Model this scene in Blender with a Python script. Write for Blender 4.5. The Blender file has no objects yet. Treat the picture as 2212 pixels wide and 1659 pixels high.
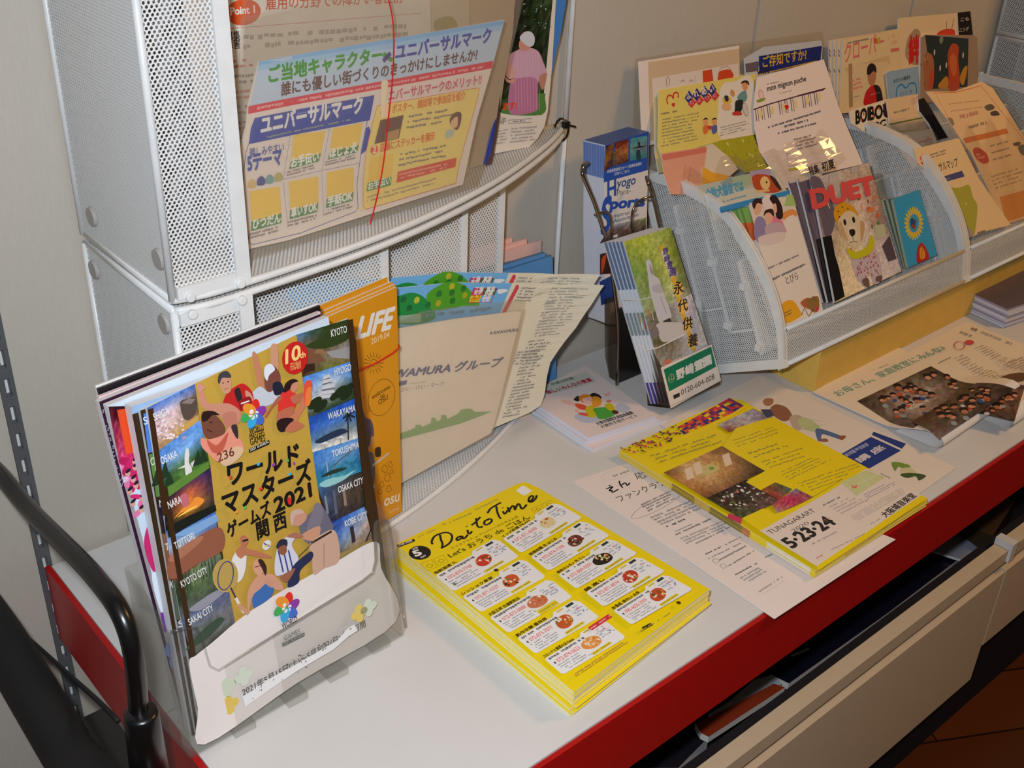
import bpy, math, random
from mathutils import Vector as V3, Matrix
from mathutils.geometry import tessellate_polygon
random.seed(7)
SC = bpy.context.scene
COL = SC.collection
# ---------------------------------------------------------------- camera, world, lights, exposure
FPX, PPX, PPY = 2437.2, 1106.0, 829.5            # focal length in photo pixels, principal point
CAM = V3((-0.2582, -0.4760, 0.7553))
YAW, PITCH, ROLL = 0.7339, 0.5170, -0.0433
_f = V3((math.sin(YAW)*math.cos(PITCH), math.cos(YAW)*math.cos(PITCH), -math.sin(PITCH)))
_r0 = V3((math.cos(YAW), -math.sin(YAW), 0)); _d0 = _f.cross(_r0)
CR = math.cos(ROLL)*_r0 + math.sin(ROLL)*_d0
CD = -math.sin(ROLL)*_r0 + math.cos(ROLL)*_d0
cam = bpy.data.cameras.new('camera'); co = bpy.data.objects.new('camera', cam); COL.objects.link(co)
cam.sensor_width = 36.0; cam.lens = FPX/2212*36.0; cam.clip_start = 0.02
co.matrix_world = Matrix(((CR.x, -CD.x, -_f.x, CAM.x), (CR.y, -CD.y, -_f.y, CAM.y), (CR.z, -CD.z, -_f.z, CAM.z), (0, 0, 0, 1)))
SC.camera = co
SC.view_settings.view_transform = 'Standard'; SC.view_settings.look = 'None'
SC.view_settings.gamma = 1.0; SC.view_settings.exposure = -0.08
SC.cycles.transparent_max_bounces = 40
SC.cycles.max_bounces = 10

wd = bpy.data.worlds.new('room_light'); SC.world = wd; wd.use_nodes = True
wd.node_tree.nodes['Background'].inputs[0].default_value = (1.0, 0.86, 0.70, 1)
wd.node_tree.nodes['Background'].inputs[1].default_value = 0.07

def area(name, loc, target, size, power, colour, size_y=None):
    l = bpy.data.lights.new(name, 'AREA'); l.energy = power; l.color = colour
    l.shape = 'RECTANGLE'; l.size = size; l.size_y = size_y or size
    o = bpy.data.objects.new(name, l); COL.objects.link(o); o.location = loc
    o.rotation_euler = (V3(target)-V3(loc)).to_track_quat('-Z', 'Y').to_euler()
    return o
area('camera_flash', CAM - 0.045*CR - 0.05*CD + 0.01*_f, (0.62, 0.22, 0.0), 0.034, 11.2, (0.82, 0.887, 1.0), 0.02)
area('ceiling_lamp', (1.9, -0.75, 1.75), (0.8, 0.25, 0.0), 0.3, 14.5, (1.0, 0.54, 0.17))
area('ceiling_panel', (-0.2, -0.5, 2.0), (0.5, 0.3, 0.0), 1.2, 1.0, (1.0, 0.90, 0.78))

# ---------------------------------------------------------------- helpers
def lin(c):
    r = []
    for v in c[:3]:
        v = max(0.0, min(1.0, v/255.0)); r.append(v/12.92 if v <= 0.04045 else ((v+0.055)/1.055)**2.4)
    return (r[0], r[1], r[2], 1.0)

def ray(px):
    d = _f + CR*((px[0]-PPX)/FPX) + CD*((px[1]-PPY)/FPX)
    return CAM, d

class PL:
    """a page plane: origin, right, up and outward directions; disp bends the page"""
    def __init__(s, A, h, n, disp=None):
        s.A = V3(A); s.h = V3(h).normalized(); s.n = V3(n).normalized(); s.up = s.n.cross(s.h); s.disp = disp
    def w(s, q, k=0.0):
        x, y = q[0], q[1]; z = k + (q[2] if len(q) > 2 else 0.0)
        if s.disp: z += s.disp(x, y)
        return s.A + s.h*x + s.up*y + s.n*z
    def loc(s, px):
        o, d = ray(px); z = 0.0
        for i in range(6 if s.disp else 1):
            t = ((s.A + s.n*z - o).dot(s.n))/d.dot(s.n); X = o + d*t - s.A
            q = (X.dot(s.h), X.dot(s.up))
            if s.disp: z = s.disp(*q)
        return q
    def off(s, k):
        p = PL(s.A + s.n*k, s.h, s.n, s.disp); return p

def standing(x, y, z, lean=0.0, yaw=0.0, disp=None):
    a, b = math.radians(lean), math.radians(yaw)
    h = V3((math.cos(b), math.sin(b), 0)); back = V3((-math.sin(b), math.cos(b), 0))
    up = V3((0, 0, 1))*math.cos(a) + back*math.sin(a)
    return PL((x, y, z), h, h.cross(up), disp)
def lying(z, yaw=0.0, x=0, y=0, disp=None):
    b = math.radians(yaw)
    return PL((x, y, z), (math.cos(b), math.sin(b), 0), (0, 0, 1), disp)
def at(px, axis, val):
    o, d = ray(px); t = (val-o[axis])/d[axis]; return o + d*t
def Z(x0, y0, k):                                  # enlarged view of the photograph -> photo pixels
    return lambda *a: [(x0+a[i]*k, y0+a[i+1]*k) for i in range(0, len(a), 2)]
C1 = Z(0, 0, .33755); C2 = Z(480, 0, .35262); C3 = Z(1220, 0, .25316); C4 = Z(1740, 0, .21338); C5 = Z(1220, 270, .37966)
C6 = Z(1680, 300, .30142); C7 = Z(200, 600, .30741); C8 = Z(200, 1050, .36707); D1 = Z(160, 400, .31646); D2 = Z(820, 500, .39186)
D3 = Z(840, 1020, .3255); D4 = Z(1240, 840, .37071); D5 = Z(1120, 760, .14467); D6 = Z(1740, 660, .26517); D7 = Z(0, 600, .6383)
D8 = Z(1300, 1060, .4123); E1 = Z(1380, 320, .31348); E2 = Z(1700, 100, .36158); E3 = Z(1220, 240, .19288); E4 = Z(1220, 540, .22905)
PX = Z(0, 0, 1.0)

# ---------------------------------------------------------------- materials
MATS = {}
def nodes(name):
    m = bpy.data.materials.new(name); m.use_nodes = True; nt = m.node_tree
    return m, nt, nt.nodes['Principled BSDF'], nt.nodes['Material Output']
def N(nt, t, **k):
    n = nt.nodes.new(t)
    for a, v in k.items(): setattr(n, a, v)
    return n
def setsock(n, **k):
    for a, v in k.items(): n.inputs[a.replace('_', ' ')].default_value = v

def mat_ink(name, rough, spec, noise=0.0, scale=400.0):
    m, nt, p, o = nodes(name)
    a = N(nt, 'ShaderNodeVertexColor'); a.layer_name = 'Col'
    src = a.outputs[0]
    g = N(nt, 'ShaderNodeTexNoise'); setsock(g, Scale=scale, Detail=6.0, Roughness=0.7)
    tc = N(nt, 'ShaderNodeTexCoord'); nt.links.new(tc.outputs['Object'], g.inputs['Vector'])
    mr = N(nt, 'ShaderNodeMapRange'); setsock(mr, From_Min=0.25, From_Max=0.75, To_Min=1-noise, To_Max=1+noise)
    nt.links.new(g.outputs['Fac'], mr.inputs['Value'])
    mx = N(nt, 'ShaderNodeVectorMath', operation='SCALE')
    nt.links.new(src, mx.inputs[0]); nt.links.new(mr.outputs[0], mx.inputs['Scale'])
    nt.links.new(mx.outputs[0], p.inputs['Base Color'])
    setsock(p, Roughness=rough); p.inputs['Specular IOR Level'].default_value = spec
    MATS[name] = m; return m
mat_ink('paper_matt', 0.75, 0.18, 0.02)
mat_ink('paper_gloss', 0.38, 0.30, 0.02)
mat_ink('photo_print', 0.38, 0.30, 0.45, 260.0)

def mat_plain(name, col, rough=0.5, spec=0.4, metal=0.0, noise=0.04, scale=60.0, bump=0.0, stretch=None):
    m, nt, p, o = nodes(name)
    tc = N(nt, 'ShaderNodeTexCoord'); g = N(nt, 'ShaderNodeTexNoise'); setsock(g, Scale=scale, Detail=5.0)
    src = tc.outputs['Object']
    if stretch:
        mp = N(nt, 'ShaderNodeMapping'); mp.inputs['Scale'].default_value = stretch
        nt.links.new(src, mp.inputs['Vector']); src = mp.outputs[0]
    nt.links.new(src, g.inputs['Vector'])
    r = N(nt, 'ShaderNodeValToRGB'); c = lin(col)
    r.color_ramp.elements[0].position = .3; r.color_ramp.elements[1].position = .7
    r.color_ramp.elements[0].color = tuple(v*(1-noise) for v in c[:3])+(1,)
    r.color_ramp.elements[1].color = tuple(min(1, v*(1+noise)) for v in c[:3])+(1,)
    nt.links.new(g.outputs['Fac'], r.inputs[0]); nt.links.new(r.outputs[0], p.inputs['Base Color'])
    setsock(p, Roughness=rough, Metallic=metal); p.inputs['Specular IOR Level'].default_value = spec
    if bump:
        b = N(nt, 'ShaderNodeBump'); setsock(b, Strength=bump, Distance=0.0005)
        nt.links.new(g.outputs['Fac'], b.inputs['Height']); nt.links.new(b.outputs[0], p.inputs['Normal'])
    MATS[name] = m; return m
mat_plain('white_enamel', (226, 226, 222), 0.35, 0.5)
mat_plain('shelf_white', (214, 211, 206), 0.42, 0.4, noise=0.02, scale=14)
mat_plain('shelf_red', (176, 12, 14), 0.4, 0.4)
mat_plain('beige_metal', (206, 186, 156), 0.45, 0.4, noise=0.02)
mat_plain('yellow_card', (222, 182, 86), 0.6, 0.25)
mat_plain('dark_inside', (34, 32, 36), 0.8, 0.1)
mat_plain('black_plastic', (16, 15, 15), 0.28, 0.5)
mat_plain('black_rubber', (22, 21, 21), 0.6, 0.3, bump=.3, scale=900)
mat_plain('chrome_wire', (150, 140, 128), 0.18, 0.5, metal=1.0)
mat_plain('black_wire', (40, 34, 30), 0.3, 0.5, metal=0.6)
mat_plain('rail_steel', (98, 100, 100), 0.45, 0.4, metal=0.15)
mat_plain('rubber_grey', (168, 162, 156), 0.7, 0.2)
mat_plain('red_rubber', (205, 30, 26), 0.5, 0.3)
mat_plain('wall_fabric', (194, 185, 170), 0.85, 0.12, noise=0.05, scale=1.0, bump=0.5, stretch=(1500, 1500, 40))
mat_plain('clear_tape', (225, 225, 222), 0.2, 0.5)

def mat_floor():
    m, nt, p, o = nodes('wood_floor')
    tc = N(nt, 'ShaderNodeTexCoord'); mp = N(nt, 'ShaderNodeMapping'); mp.inputs['Rotation'].default_value = (0, 0, .5)
    nt.links.new(tc.outputs['Object'], mp.inputs['Vector'])
    b = N(nt, 'ShaderNodeTexBrick'); setsock(b, Scale=1.0, Mortar_Size=0.002, Brick_Width=0.9, Row_Height=0.12)
    b.inputs['Color1'].default_value = lin((96, 46, 16)); b.inputs['Color2'].default_value = lin((78, 36, 12)); b.inputs['Mortar'].default_value = lin((30, 14, 6))
    nt.links.new(mp.outputs[0], b.inputs['Vector'])
    nt.links.new(b.outputs[0], p.inputs['Base Color']); setsock(p, Roughness=0.28)
    MATS['wood_floor'] = m
mat_floor()

def mat_mesh(name, col, pitch=0.0040, rad=0.00134):
    """perforated sheet metal: staggered round holes cut by the panel's own UVs (metres)"""
    m, nt, p, o = nodes(name)
    uv = N(nt, 'ShaderNodeUVMap'); sp = N(nt, 'ShaderNodeSeparateXYZ'); nt.links.new(uv.outputs[0], sp.inputs[0])
    def M(op, a, b=None):
        n = N(nt, 'ShaderNodeMath', operation=op)
        for i, v in enumerate((a, b)):
            if v is None: continue
            if isinstance(v, (int, float)): n.inputs[i].default_value = v
            else: nt.links.new(v, n.inputs[i])
        return n.outputs[0]
    ph = pitch*1.5
    def d(ox, oy):
        fx = M('SUBTRACT', M('FRACT', M('ADD', M('DIVIDE', sp.outputs[0], pitch), ox)), .5)
        fy = M('SUBTRACT', M('FRACT', M('ADD', M('DIVIDE', sp.outputs[1], ph), oy)), .5)
        fx = M('MULTIPLY', fx, pitch); fy = M('MULTIPLY', fy, ph)
        return M('ADD', M('MULTIPLY', fx, fx), M('MULTIPLY', fy, fy))
    hole = M('LESS_THAN', M('MINIMUM', d(0, 0), d(.5, .5)), rad*rad)
    tr = N(nt, 'ShaderNodeBsdfTransparent'); mx = N(nt, 'ShaderNodeMixShader')
    nt.links.new(hole, mx.inputs[0]); nt.links.new(p.outputs[0], mx.inputs[1]); nt.links.new(tr.outputs[0], mx.inputs[2])
    nt.links.new(mx.outputs[0], o.inputs['Surface'])
    p.inputs['Base Color'].default_value = lin(col); setsock(p, Roughness=0.4)
    MATS[name] = m
mat_mesh('perforated_white', (226, 226, 222))
mat_mesh('perforated_tight', (228, 228, 225), 0.0038, 0.00118)
mat_mesh('perforated_fine', (222, 224, 222), 0.0034, 0.00128)

def mat_clear(name, tint, haze, hazecol, rough=0.08, gloss=1.0):
    m, nt, p, o = nodes(name); nt.nodes.remove(p)
    tr = N(nt, 'ShaderNodeBsdfTransparent'); tr.inputs[0].default_value = tuple(tint)+(1,)
    df = N(nt, 'ShaderNodeBsdfDiffuse'); df.inputs[0].default_value = lin(hazecol)
    tl = N(nt, 'ShaderNodeBsdfTranslucent'); tl.inputs[0].default_value = lin(hazecol)
    m0 = N(nt, 'ShaderNodeMixShader'); m0.inputs[0].default_value = 0.5
    nt.links.new(df.outputs[0], m0.inputs[1]); nt.links.new(tl.outputs[0], m0.inputs[2])
    m1 = N(nt, 'ShaderNodeMixShader'); nt.links.new(tr.outputs[0], m1.inputs[1]); nt.links.new(m0.outputs[0], m1.inputs[2])
    tc = N(nt, 'ShaderNodeTexCoord'); g = N(nt, 'ShaderNodeTexNoise'); setsock(g, Scale=25.0, Detail=3.0)
    nt.links.new(tc.outputs['Object'], g.inputs['Vector'])
    mr = N(nt, 'ShaderNodeMapRange'); setsock(mr, From_Min=0.3, From_Max=0.7, To_Min=haze*.85, To_Max=haze*1.15)
    nt.links.new(g.outputs['Fac'], mr.inputs['Value']); nt.links.new(mr.outputs[0], m1.inputs[0])
    gl = N(nt, 'ShaderNodeBsdfGlossy'); setsock(gl, Roughness=rough)
    fr = N(nt, 'ShaderNodeLayerWeight'); fr.inputs['Blend'].default_value = .5
    pw = N(nt, 'ShaderNodeMath', operation='POWER'); pw.inputs[1].default_value = 5.0; nt.links.new(fr.outputs['Facing'], pw.inputs[0])
    mm = N(nt, 'ShaderNodeMath', operation='MULTIPLY_ADD'); mm.inputs[1].default_value = .7*gloss; mm.inputs[2].default_value = .035*gloss
    nt.links.new(pw.outputs[0], mm.inputs[0])
    m2 = N(nt, 'ShaderNodeMixShader'); nt.links.new(mm.outputs[0], m2.inputs[0])
    nt.links.new(m1.outputs[0], m2.inputs[1]); nt.links.new(gl.outputs[0], m2.inputs[2])
    nt.links.new(m2.outputs[0], o.inputs['Surface']); MATS[name] = m
mat_clear('clear_acrylic', (.95, .95, .94), 0.06, (200, 198, 190))
mat_clear('grey_acrylic', (.86, .86, .85), 0.10, (180, 178, 172))
mat_clear('smoke_acrylic', (.62, .58, .54), 0.10, (120, 108, 96))
mat_clear('clear_film', (.99, .985, .975), 0.03, (230, 220, 205), 0.035, .8)
mat_clear('frosted_file', (.98, .97, .95), 0.14, (238, 228, 214), 0.3, .5)
mat_clear('sleeve_file', (.98, .97, .95), 0.10, (220, 208, 192), 0.2, .7)

# ---------------------------------------------------------------- objects
def tag(o, label=None, cat=None, group=None, kind=None):
    if label: o['label'] = label
    if cat: o['category'] = cat
    if group: o['group'] = group
    if kind: o['kind'] = kind
    return o
def thing(name, loc, label, cat, group=None):
    o = bpy.data.objects.new(name, None); COL.objects.link(o); o.location = loc; o.empty_display_size = .02
    return tag(o, label, cat, group)

class MB:
    """mesh builder: faces with a colour and a material each"""
    def __init__(s): s.v = []; s.f = []; s.c = []; s.m = []; s.ml = []; s.uv = []; s.e = 0; s.pl = None; s.ink = 'paper_gloss'
    def mi(s, m):
        if m not in s.ml: s.ml.append(m)
        return s.ml.index(m)
    def face(s, pts, mat, col=None, uv=None):
        i = len(s.v); s.v += [tuple(p) for p in pts]; s.f.append(tuple(range(i, i+len(pts)))); s.m.append(s.mi(mat))
        if col is None: col = (255, 255, 255)
        s.c.append([lin(c) for c in col] if isinstance(col[0], (tuple, list)) else [lin(col)]*len(pts)); s.uv.append(uv)
    def tris(s, verts, tr, mat, col):
        i = len(s.v); s.v += [tuple(p) for p in verts]; c = lin(col); k = s.mi(mat)
        for t in tr: s.f.append((i+t[0], i+t[1], i+t[2])); s.m.append(k); s.c.append([c]*3); s.uv.append(None)
    # --- solids
    def box(s, o, a, b, c, mat, col=None):
        o, a, b, c = V3(o), V3(a), V3(b), V3(c)
        if a.cross(b).dot(c) < 0: a, b = b, a
        P = [o, o+a, o+a+b, o+b, o+c, o+a+c, o+a+b+c, o+b+c]
        for q in ((3, 2, 1, 0), (4, 5, 6, 7), (0, 1, 5, 4), (1, 2, 6, 5), (2, 3, 7, 6), (3, 0, 4, 7)): s.face([P[i] for i in q], mat, col)
        return s
    def cuboid(s, x0, x1, y0, y1, z0, z1, mat, col=None): return s.box((x0, y0, z0), (x1-x0, 0, 0), (0, y1-y0, 0), (0, 0, z1-z0), mat, col)
    def tube(s, pts, r, mat, n=8, closed=False, col=None, cap=True):
        pts = [V3(p) for p in pts]; rings = []; L = len(pts); up = None
        i0 = len(s.v)
        for i, p in enumerate(pts):
            a = pts[(i-1) % L] if (closed or i > 0) else p; b = pts[(i+1) % L] if (closed or i < L-1) else p
            t = (b-a).normalized()
            if up is None:
                up = t.orthogonal().normalized()
            else:
                up = (up - t*up.dot(t)); up = up.normalized() if up.length > 1e-6 else t.orthogonal().normalized()
            q = t.cross(up); rr = r[i] if isinstance(r, (list, tuple)) else r
            s.v += [tuple(p + (up*math.cos(2*math.pi*k/n) + q*math.sin(2*math.pi*k/n))*rr) for k in range(n)]
        k = s.mi(mat); c = lin(col or (255, 255, 255))
        for i in range(L if closed else L-1):
            for j in range(n):
                s.f.append((i0+i*n+j, i0+i*n+(j+1) % n, i0+((i+1) % L)*n+(j+1) % n, i0+((i+1) % L)*n+j)); s.m.append(k); s.c.append([c]*4); s.uv.append(None)
        if cap and not closed:
            for f in (tuple(i0+j for j in reversed(range(n))), tuple(i0+(L-1)*n+j for j in range(n))):
                s.f.append(f); s.m.append(k); s.c.append([c]*n); s.uv.append(None)
        return s
    def prism(s, P, d, mat, col=None, uvs=None, ecol=None, emat=None):
        """planar polygon P (world points) extruded by vector d"""
        P = [V3(p) for p in P]; d = V3(d); n = V3((0, 0, 0))
        for i in range(len(P)): n += (P[i]).cross(P[(i+1) % len(P)])
        if n.dot(d) > 0: P = P[::-1]; uvs = uvs[::-1] if uvs else None
        Q = [p+d for p in P]
        s.face(P, mat, col, uvs); s.face(Q[::-1], mat, col, uvs[::-1] if uvs else None)
        for i in range(len(P)):
            j = (i+1) % len(P)
            s.face([P[j], P[i], Q[i], Q[j]], emat or mat, ecol or col, [(0.001, 0.001)]*4 if uvs else None)
        return s
    # --- a sheet or booklet: outline in page coordinates, thickness goes behind the page
    def sheet(s, pl, out, t, col=(236, 232, 224), ecol=None, mat=None, emat=None, bcol=None):
        s.pl = pl; s.e = 0; mat = mat or s.ink
        ecol = ecol or (232, 230, 224)
        if pl.disp: out = dens(out, .010)
        T = tri2(out, .008 if pl.disp else None)
        s.tris([pl.w(q) for q in T[0]], T[1], mat, col)
        s.tris([pl.w(q, -t) for q in T[0]], [t_[::-1] for t_ in T[1]], mat, bcol or ecol)
        L = len(out); ccw = sum(out[i][0]*out[(i+1) % L][1]-out[(i+1) % L][0]*out[i][1] for i in range(L)) > 0
        for i in range(L):
            a, b = out[i], out[(i+1) % L]
            if not ccw: a, b = b, a
            s.face([pl.w(a, -t), pl.w(b, -t), pl.w(b), pl.w(a)], emat or mat, ecol)
        return s
    def _k(s): s.e += 1; return s.e*(2.4e-5 if s.pl.disp else 1.4e-5) + (6e-5 if s.pl.disp else 2e-5)
    def L(s, p): return s.pl.loc(p)
    def lpoly(s, q, col, mat=None):
        T = tri2(q, .008 if s.pl.disp else None); k = s._k()
        s.tris([s.pl.w(a, k) for a in T[0]], T[1], mat or s.ink, col); return s
    def poly(s, px, col, mat=None): return s.lpoly([s.L(p) for p in px], col, mat)
    def sm(s, px, col, mat=None): return s.lpoly(smooth([s.L(p) for p in px]), col, mat)
    def ell(s, px, rx, ry, col, rot=0.0, mat=None, n=20):
        c = s.L(px) if not isinstance(px, V3) else (px.x, px.y); a = math.radians(rot); q = []
        for i in range(n):
            x, y = rx*.001*math.cos(6.2832*i/n), ry*.001*math.sin(6.2832*i/n)
            q.append((c[0]+x*math.cos(a)-y*math.sin(a), c[1]+x*math.sin(a)+y*math.cos(a)))
        return s.lpoly(q, col, mat)
    def line(s, px, wmm, col, closed=False, smth=False):
        q = [s.L(p) for p in px]
        if smth: q = smooth(q, closed)
        if closed: q = q+[q[0]]
        w = wmm*.0005; l, r = [], []
        for i in range(len(q)):
            a = q[max(0, i-1)]; b = q[min(len(q)-1, i+1)]; dx, dy = b[0]-a[0], b[1]-a[1]; m = math.hypot(dx, dy) or 1
            l.append((q[i][0]-dy/m*w, q[i][1]+dx/m*w)); r.append((q[i][0]+dy/m*w, q[i][1]-dx/m*w))
        k = s._k()
        for i in range(len(q)-1): s.face([s.pl.w(a, k) for a in (r[i], r[i+1], l[i+1], l[i])], s.ink, col)
        return s
    def txt(s, t, p0, p1, col, h=None, bold=0.0, sk=0.0, pt=None):
        """text whose baseline runs from photo point p0 to p1; h = em height in mm (else proportional)"""
        g = glyphs(t)
        if not g: return s
        a, b = s.L(p0), s.L(p1); dx, dy = b[0]-a[0], b[1]-a[1]; W = g[3]-g[2]; k = s._k()
        m = math.hypot(dx, dy); ux, uy = dx/m, dy/m
        if pt: c = s.L(pt); vy = (c[0]-a[0], c[1]-a[1]); eh = 1/0.75
        else:
            e = h*.001 if h else m/W; vy = (-uy*e, ux*e); eh = 1.0
        if s.pl.disp: k += 4e-5
        sh = [(0, 0)]+([(bold*math.cos(i*1.0472), bold*math.sin(i*1.0472)) for i in range(6)] if bold else [])
        for i, (bx, by) in enumerate(sh):              # heavy type is the outline struck several times, a hair apart
            pts = []
            for x, y in g[0]:
                f = (x+bx-g[2])/W*m + sk*y*math.hypot(*vy)
                pts.append((a[0]+ux*f+vy[0]*(y+by)*eh, a[1]+uy*f+vy[1]*(y+by)*eh))
            s.tris([s.pl.w(q, k+i*2.5e-6) for q in pts], g[1], s.ink, col)
        return s
    def greek(s, p0, p1, p2, rows, col, fill=.55, cover=.85, ragged=.3, wf=1.0):
        """rows of illegible small print inside the parallelogram p0 (top left), p1 (top right), p2 (bottom left)"""
        a, b, c = s.L(p0), s.L(p1), s.L(p2); k = s._k(); rh = 1.0/rows
        if sum(col) < 480: col = tuple(v*.72+200*.28 for v in col)
        U = V3((b[0]-a[0], b[1]-a[1], 0)); D = V3((c[0]-a[0], c[1]-a[1], 0)); H = D.length/rows; W = U.length
        for r in range(rows):
            x = 0.0; end = 1.0-random.random()*ragged
            while x < end:
                w = H/W*random.uniform(.35, 1.0)*wf; y0 = r*rh + rh*(1-fill)*.5*random.uniform(.6, 1.2); y1 = y0+rh*fill*random.uniform(.7, 1.05)
                if random.random() < cover:
                    q = [V3((a[0], a[1], 0))+U*xx+D*yy for xx, yy in ((x, y1), (min(x+w*.8, 1), y1), (min(x+w*.8, 1), y0), (x, y0))]
                    s.face([s.pl.w((p.x, p.y), k) for p in q], s.ink, col)
                x += w
        return s
    def photo(s, px, grid, n=(16, 16), jit=14, mat='photo_print'):
        """a printed picture: px = TL,TR,BR,BL; grid = rows of colours, blended, with grain"""
        A, B, C, D = [V3((*s.L(p), 0)) for p in px]; k = s._k(); R = len(grid); Q = len(grid[0]); nx, ny = n
        def colr(u, v):
            x, y = u*(Q-1), v*(R-1); i, j = min(int(x), Q-2) if Q > 1 else 0, min(int(y), R-2) if R > 1 else 0
            fx, fy = x-i, y-j; i2, j2 = min(i+1, Q-1), min(j+1, R-1)
            return [grid[j][i][c]*(1-fx)*(1-fy)+grid[j][i2][c]*fx*(1-fy)+grid[j2][i][c]*(1-fx)*fy+grid[j2][i2][c]*fx*fy for c in range(3)]
        i0 = len(s.v); cs = []
        for j in range(ny+1):
            for i in range(nx+1):
                u, v = i/nx, j/ny; p = (A*(1-u)+B*u)*(1-v)+(D*(1-u)+C*u)*v
                s.v.append(tuple(s.pl.w((p.x, p.y), k))); g = random.uniform(-jit, jit)
                cs.append(lin([c+g+random.uniform(-jit, jit)*.4 for c in colr(u, v)]))
        mk = s.mi(mat)
        for j in range(ny):
            for i in range(nx):
                a = j*(nx+1)+i; q = (a+nx+1, a+nx+2, a+1, a)
                s.f.append(tuple(i0+t for t in q)); s.m.append(mk); s.c.append([cs[t] for t in q]); s.uv.append(None)
        return s
    # --- finish
    def make(s, name, parent=None, label=None, cat=None, group=None, kind=None, smooth_=False, origin=None):
        me = bpy.data.meshes.new(name)
        O = V3(origin) if origin is not None else None
        if O is None:
            xs = [v[0] for v in s.v]; ys = [v[1] for v in s.v]; zs = [v[2] for v in s.v]
            O = V3(((min(xs)+max(xs))/2, (min(ys)+max(ys))/2, min(zs)))
        me.from_pydata([(v[0]-O.x, v[1]-O.y, v[2]-O.z) for v in s.v], [], s.f)
        for m in s.ml: me.materials.append(MATS[m])
        me.polygons.foreach_set('material_index', s.m)
        ca = me.color_attributes.new('Col', 'FLOAT_COLOR', 'CORNER'); flat = []
        for c in s.c:
            for q in c: flat += q
        ca.data.foreach_set('color', flat)
        if any(u is not None for u in s.uv):
            ul = me.uv_layers.new(name='UVMap'); flat = []
            for f, u in zip(s.f, s.uv):
                for i in range(len(f)): flat += (u[i] if u else (0.001, 0.001))
            ul.data.foreach_set('uv', flat)
        if smooth_: me.polygons.foreach_set('use_smooth', [True]*len(s.f))
        me.update()
        o = bpy.data.objects.new(name, me); COL.objects.link(o)
        if parent:
            o.parent = parent
            q = V3((0, 0, 0)); pp = parent
            while pp: q += V3(pp.location); pp = pp.parent
            o.location = O-q
        else: o.location = O
        return tag(o, label, cat, group, kind)

def dens(q, step):
    r = []
    for i in range(len(q)):
        a, b = q[i], q[(i+1) % len(q)]; n = max(1, int(math.hypot(b[0]-a[0], b[1]-a[1])/step))
        r += [(a[0]+(b[0]-a[0])*k/n, a[1]+(b[1]-a[1])*k/n) for k in range(n)]
    return r
def tri2(q, step=None):
    """triangulate a 2-D polygon (counter-clockwise triangles); optionally split to follow a bend"""
    P = [V3((a[0], a[1], 0)) for a in q]; T = [tuple(t) for t in tessellate_polygon([P])]
    v = [(a[0], a[1]) for a in q]
    def ccw(t):
        a, b, c = v[t[0]], v[t[1]], v[t[2]]
        return t if (b[0]-a[0])*(c[1]-a[1])-(c[0]-a[0])*(b[1]-a[1]) > 0 else (t[0], t[2], t[1])
    T = [ccw(t) for t in T]
    if step:
        mid = {}
        for _ in range(7):
            out = []; ch = False
            for t in T:
                e = [math.hypot(v[t[i]][0]-v[t[(i+1) % 3]][0], v[t[i]][1]-v[t[(i+1) % 3]][1]) for i in range(3)]
                i = e.index(max(e))
                if e[i] > step*1.6:
                    a, b, c = t[i], t[(i+1) % 3], t[(i+2) % 3]; key = (min(a, b), max(a, b))
                    if key not in mid: v.append(((v[a][0]+v[b][0])/2, (v[a][1]+v[b][1])/2)); mid[key] = len(v)-1
                    m = mid[key]; out += [(a, m, c), (m, b, c)]; ch = True
                else: out.append(t)
            T = out
            if not ch: break
    return v, T
def smooth(q, closed=True, n=5):
    L = len(q); r = []
    for i in range(L if closed else L-1):
        if closed: p0, p1, p2, p3 = q[(i-1) % L], q[i], q[(i+1) % L], q[(i+2) % L]
        else: p0, p1, p2, p3 = q[max(0, i-1)], q[i], q[i+1], q[min(L-1, i+2)]
        for k in range(n):
            t = k/n
            r.append(tuple(.5*(2*p1[c]+(p2[c]-p0[c])*t+(2*p0[c]-5*p1[c]+4*p2[c]-p3[c])*t*t+(3*p1[c]-p0[c]-3*p2[c]+p3[c])*t**3) for c in range(len(p1))))
    if not closed: r.append(tuple(q[-1]))
    return r
_G = {}
def glyphs(t, bold=0.0):
    key = (t, bold)
    if key not in _G:
        c = bpy.data.curves.new('lettering', 'FONT'); c.body = t; c.resolution_u = 3; c.fill_mode = 'FRONT'
        o = bpy.data.objects.new('lettering', c); COL.objects.link(o); bpy.context.view_layer.update()
        m = o.evaluated_get(bpy.context.evaluated_depsgraph_get()).to_mesh(); m.calc_loop_triangles()
        v = [(a.co.x, a.co.y) for a in m.vertices]; T = []
        for l in m.loop_triangles:
            a, b, d = l.vertices; A, B, D_ = v[a], v[b], v[d]
            T.append((a, b, d) if (B[0]-A[0])*(D_[1]-A[1])-(D_[0]-A[0])*(B[1]-A[1]) > 0 else (a, d, b))
        _G[key] = (v, T, min(a[0] for a in v), max(a[0] for a in v)) if v else None
        bpy.data.objects.remove(o); bpy.data.curves.remove(c)
    return _G[key]
WALL = 0.520; FLOOR = -0.56
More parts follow.
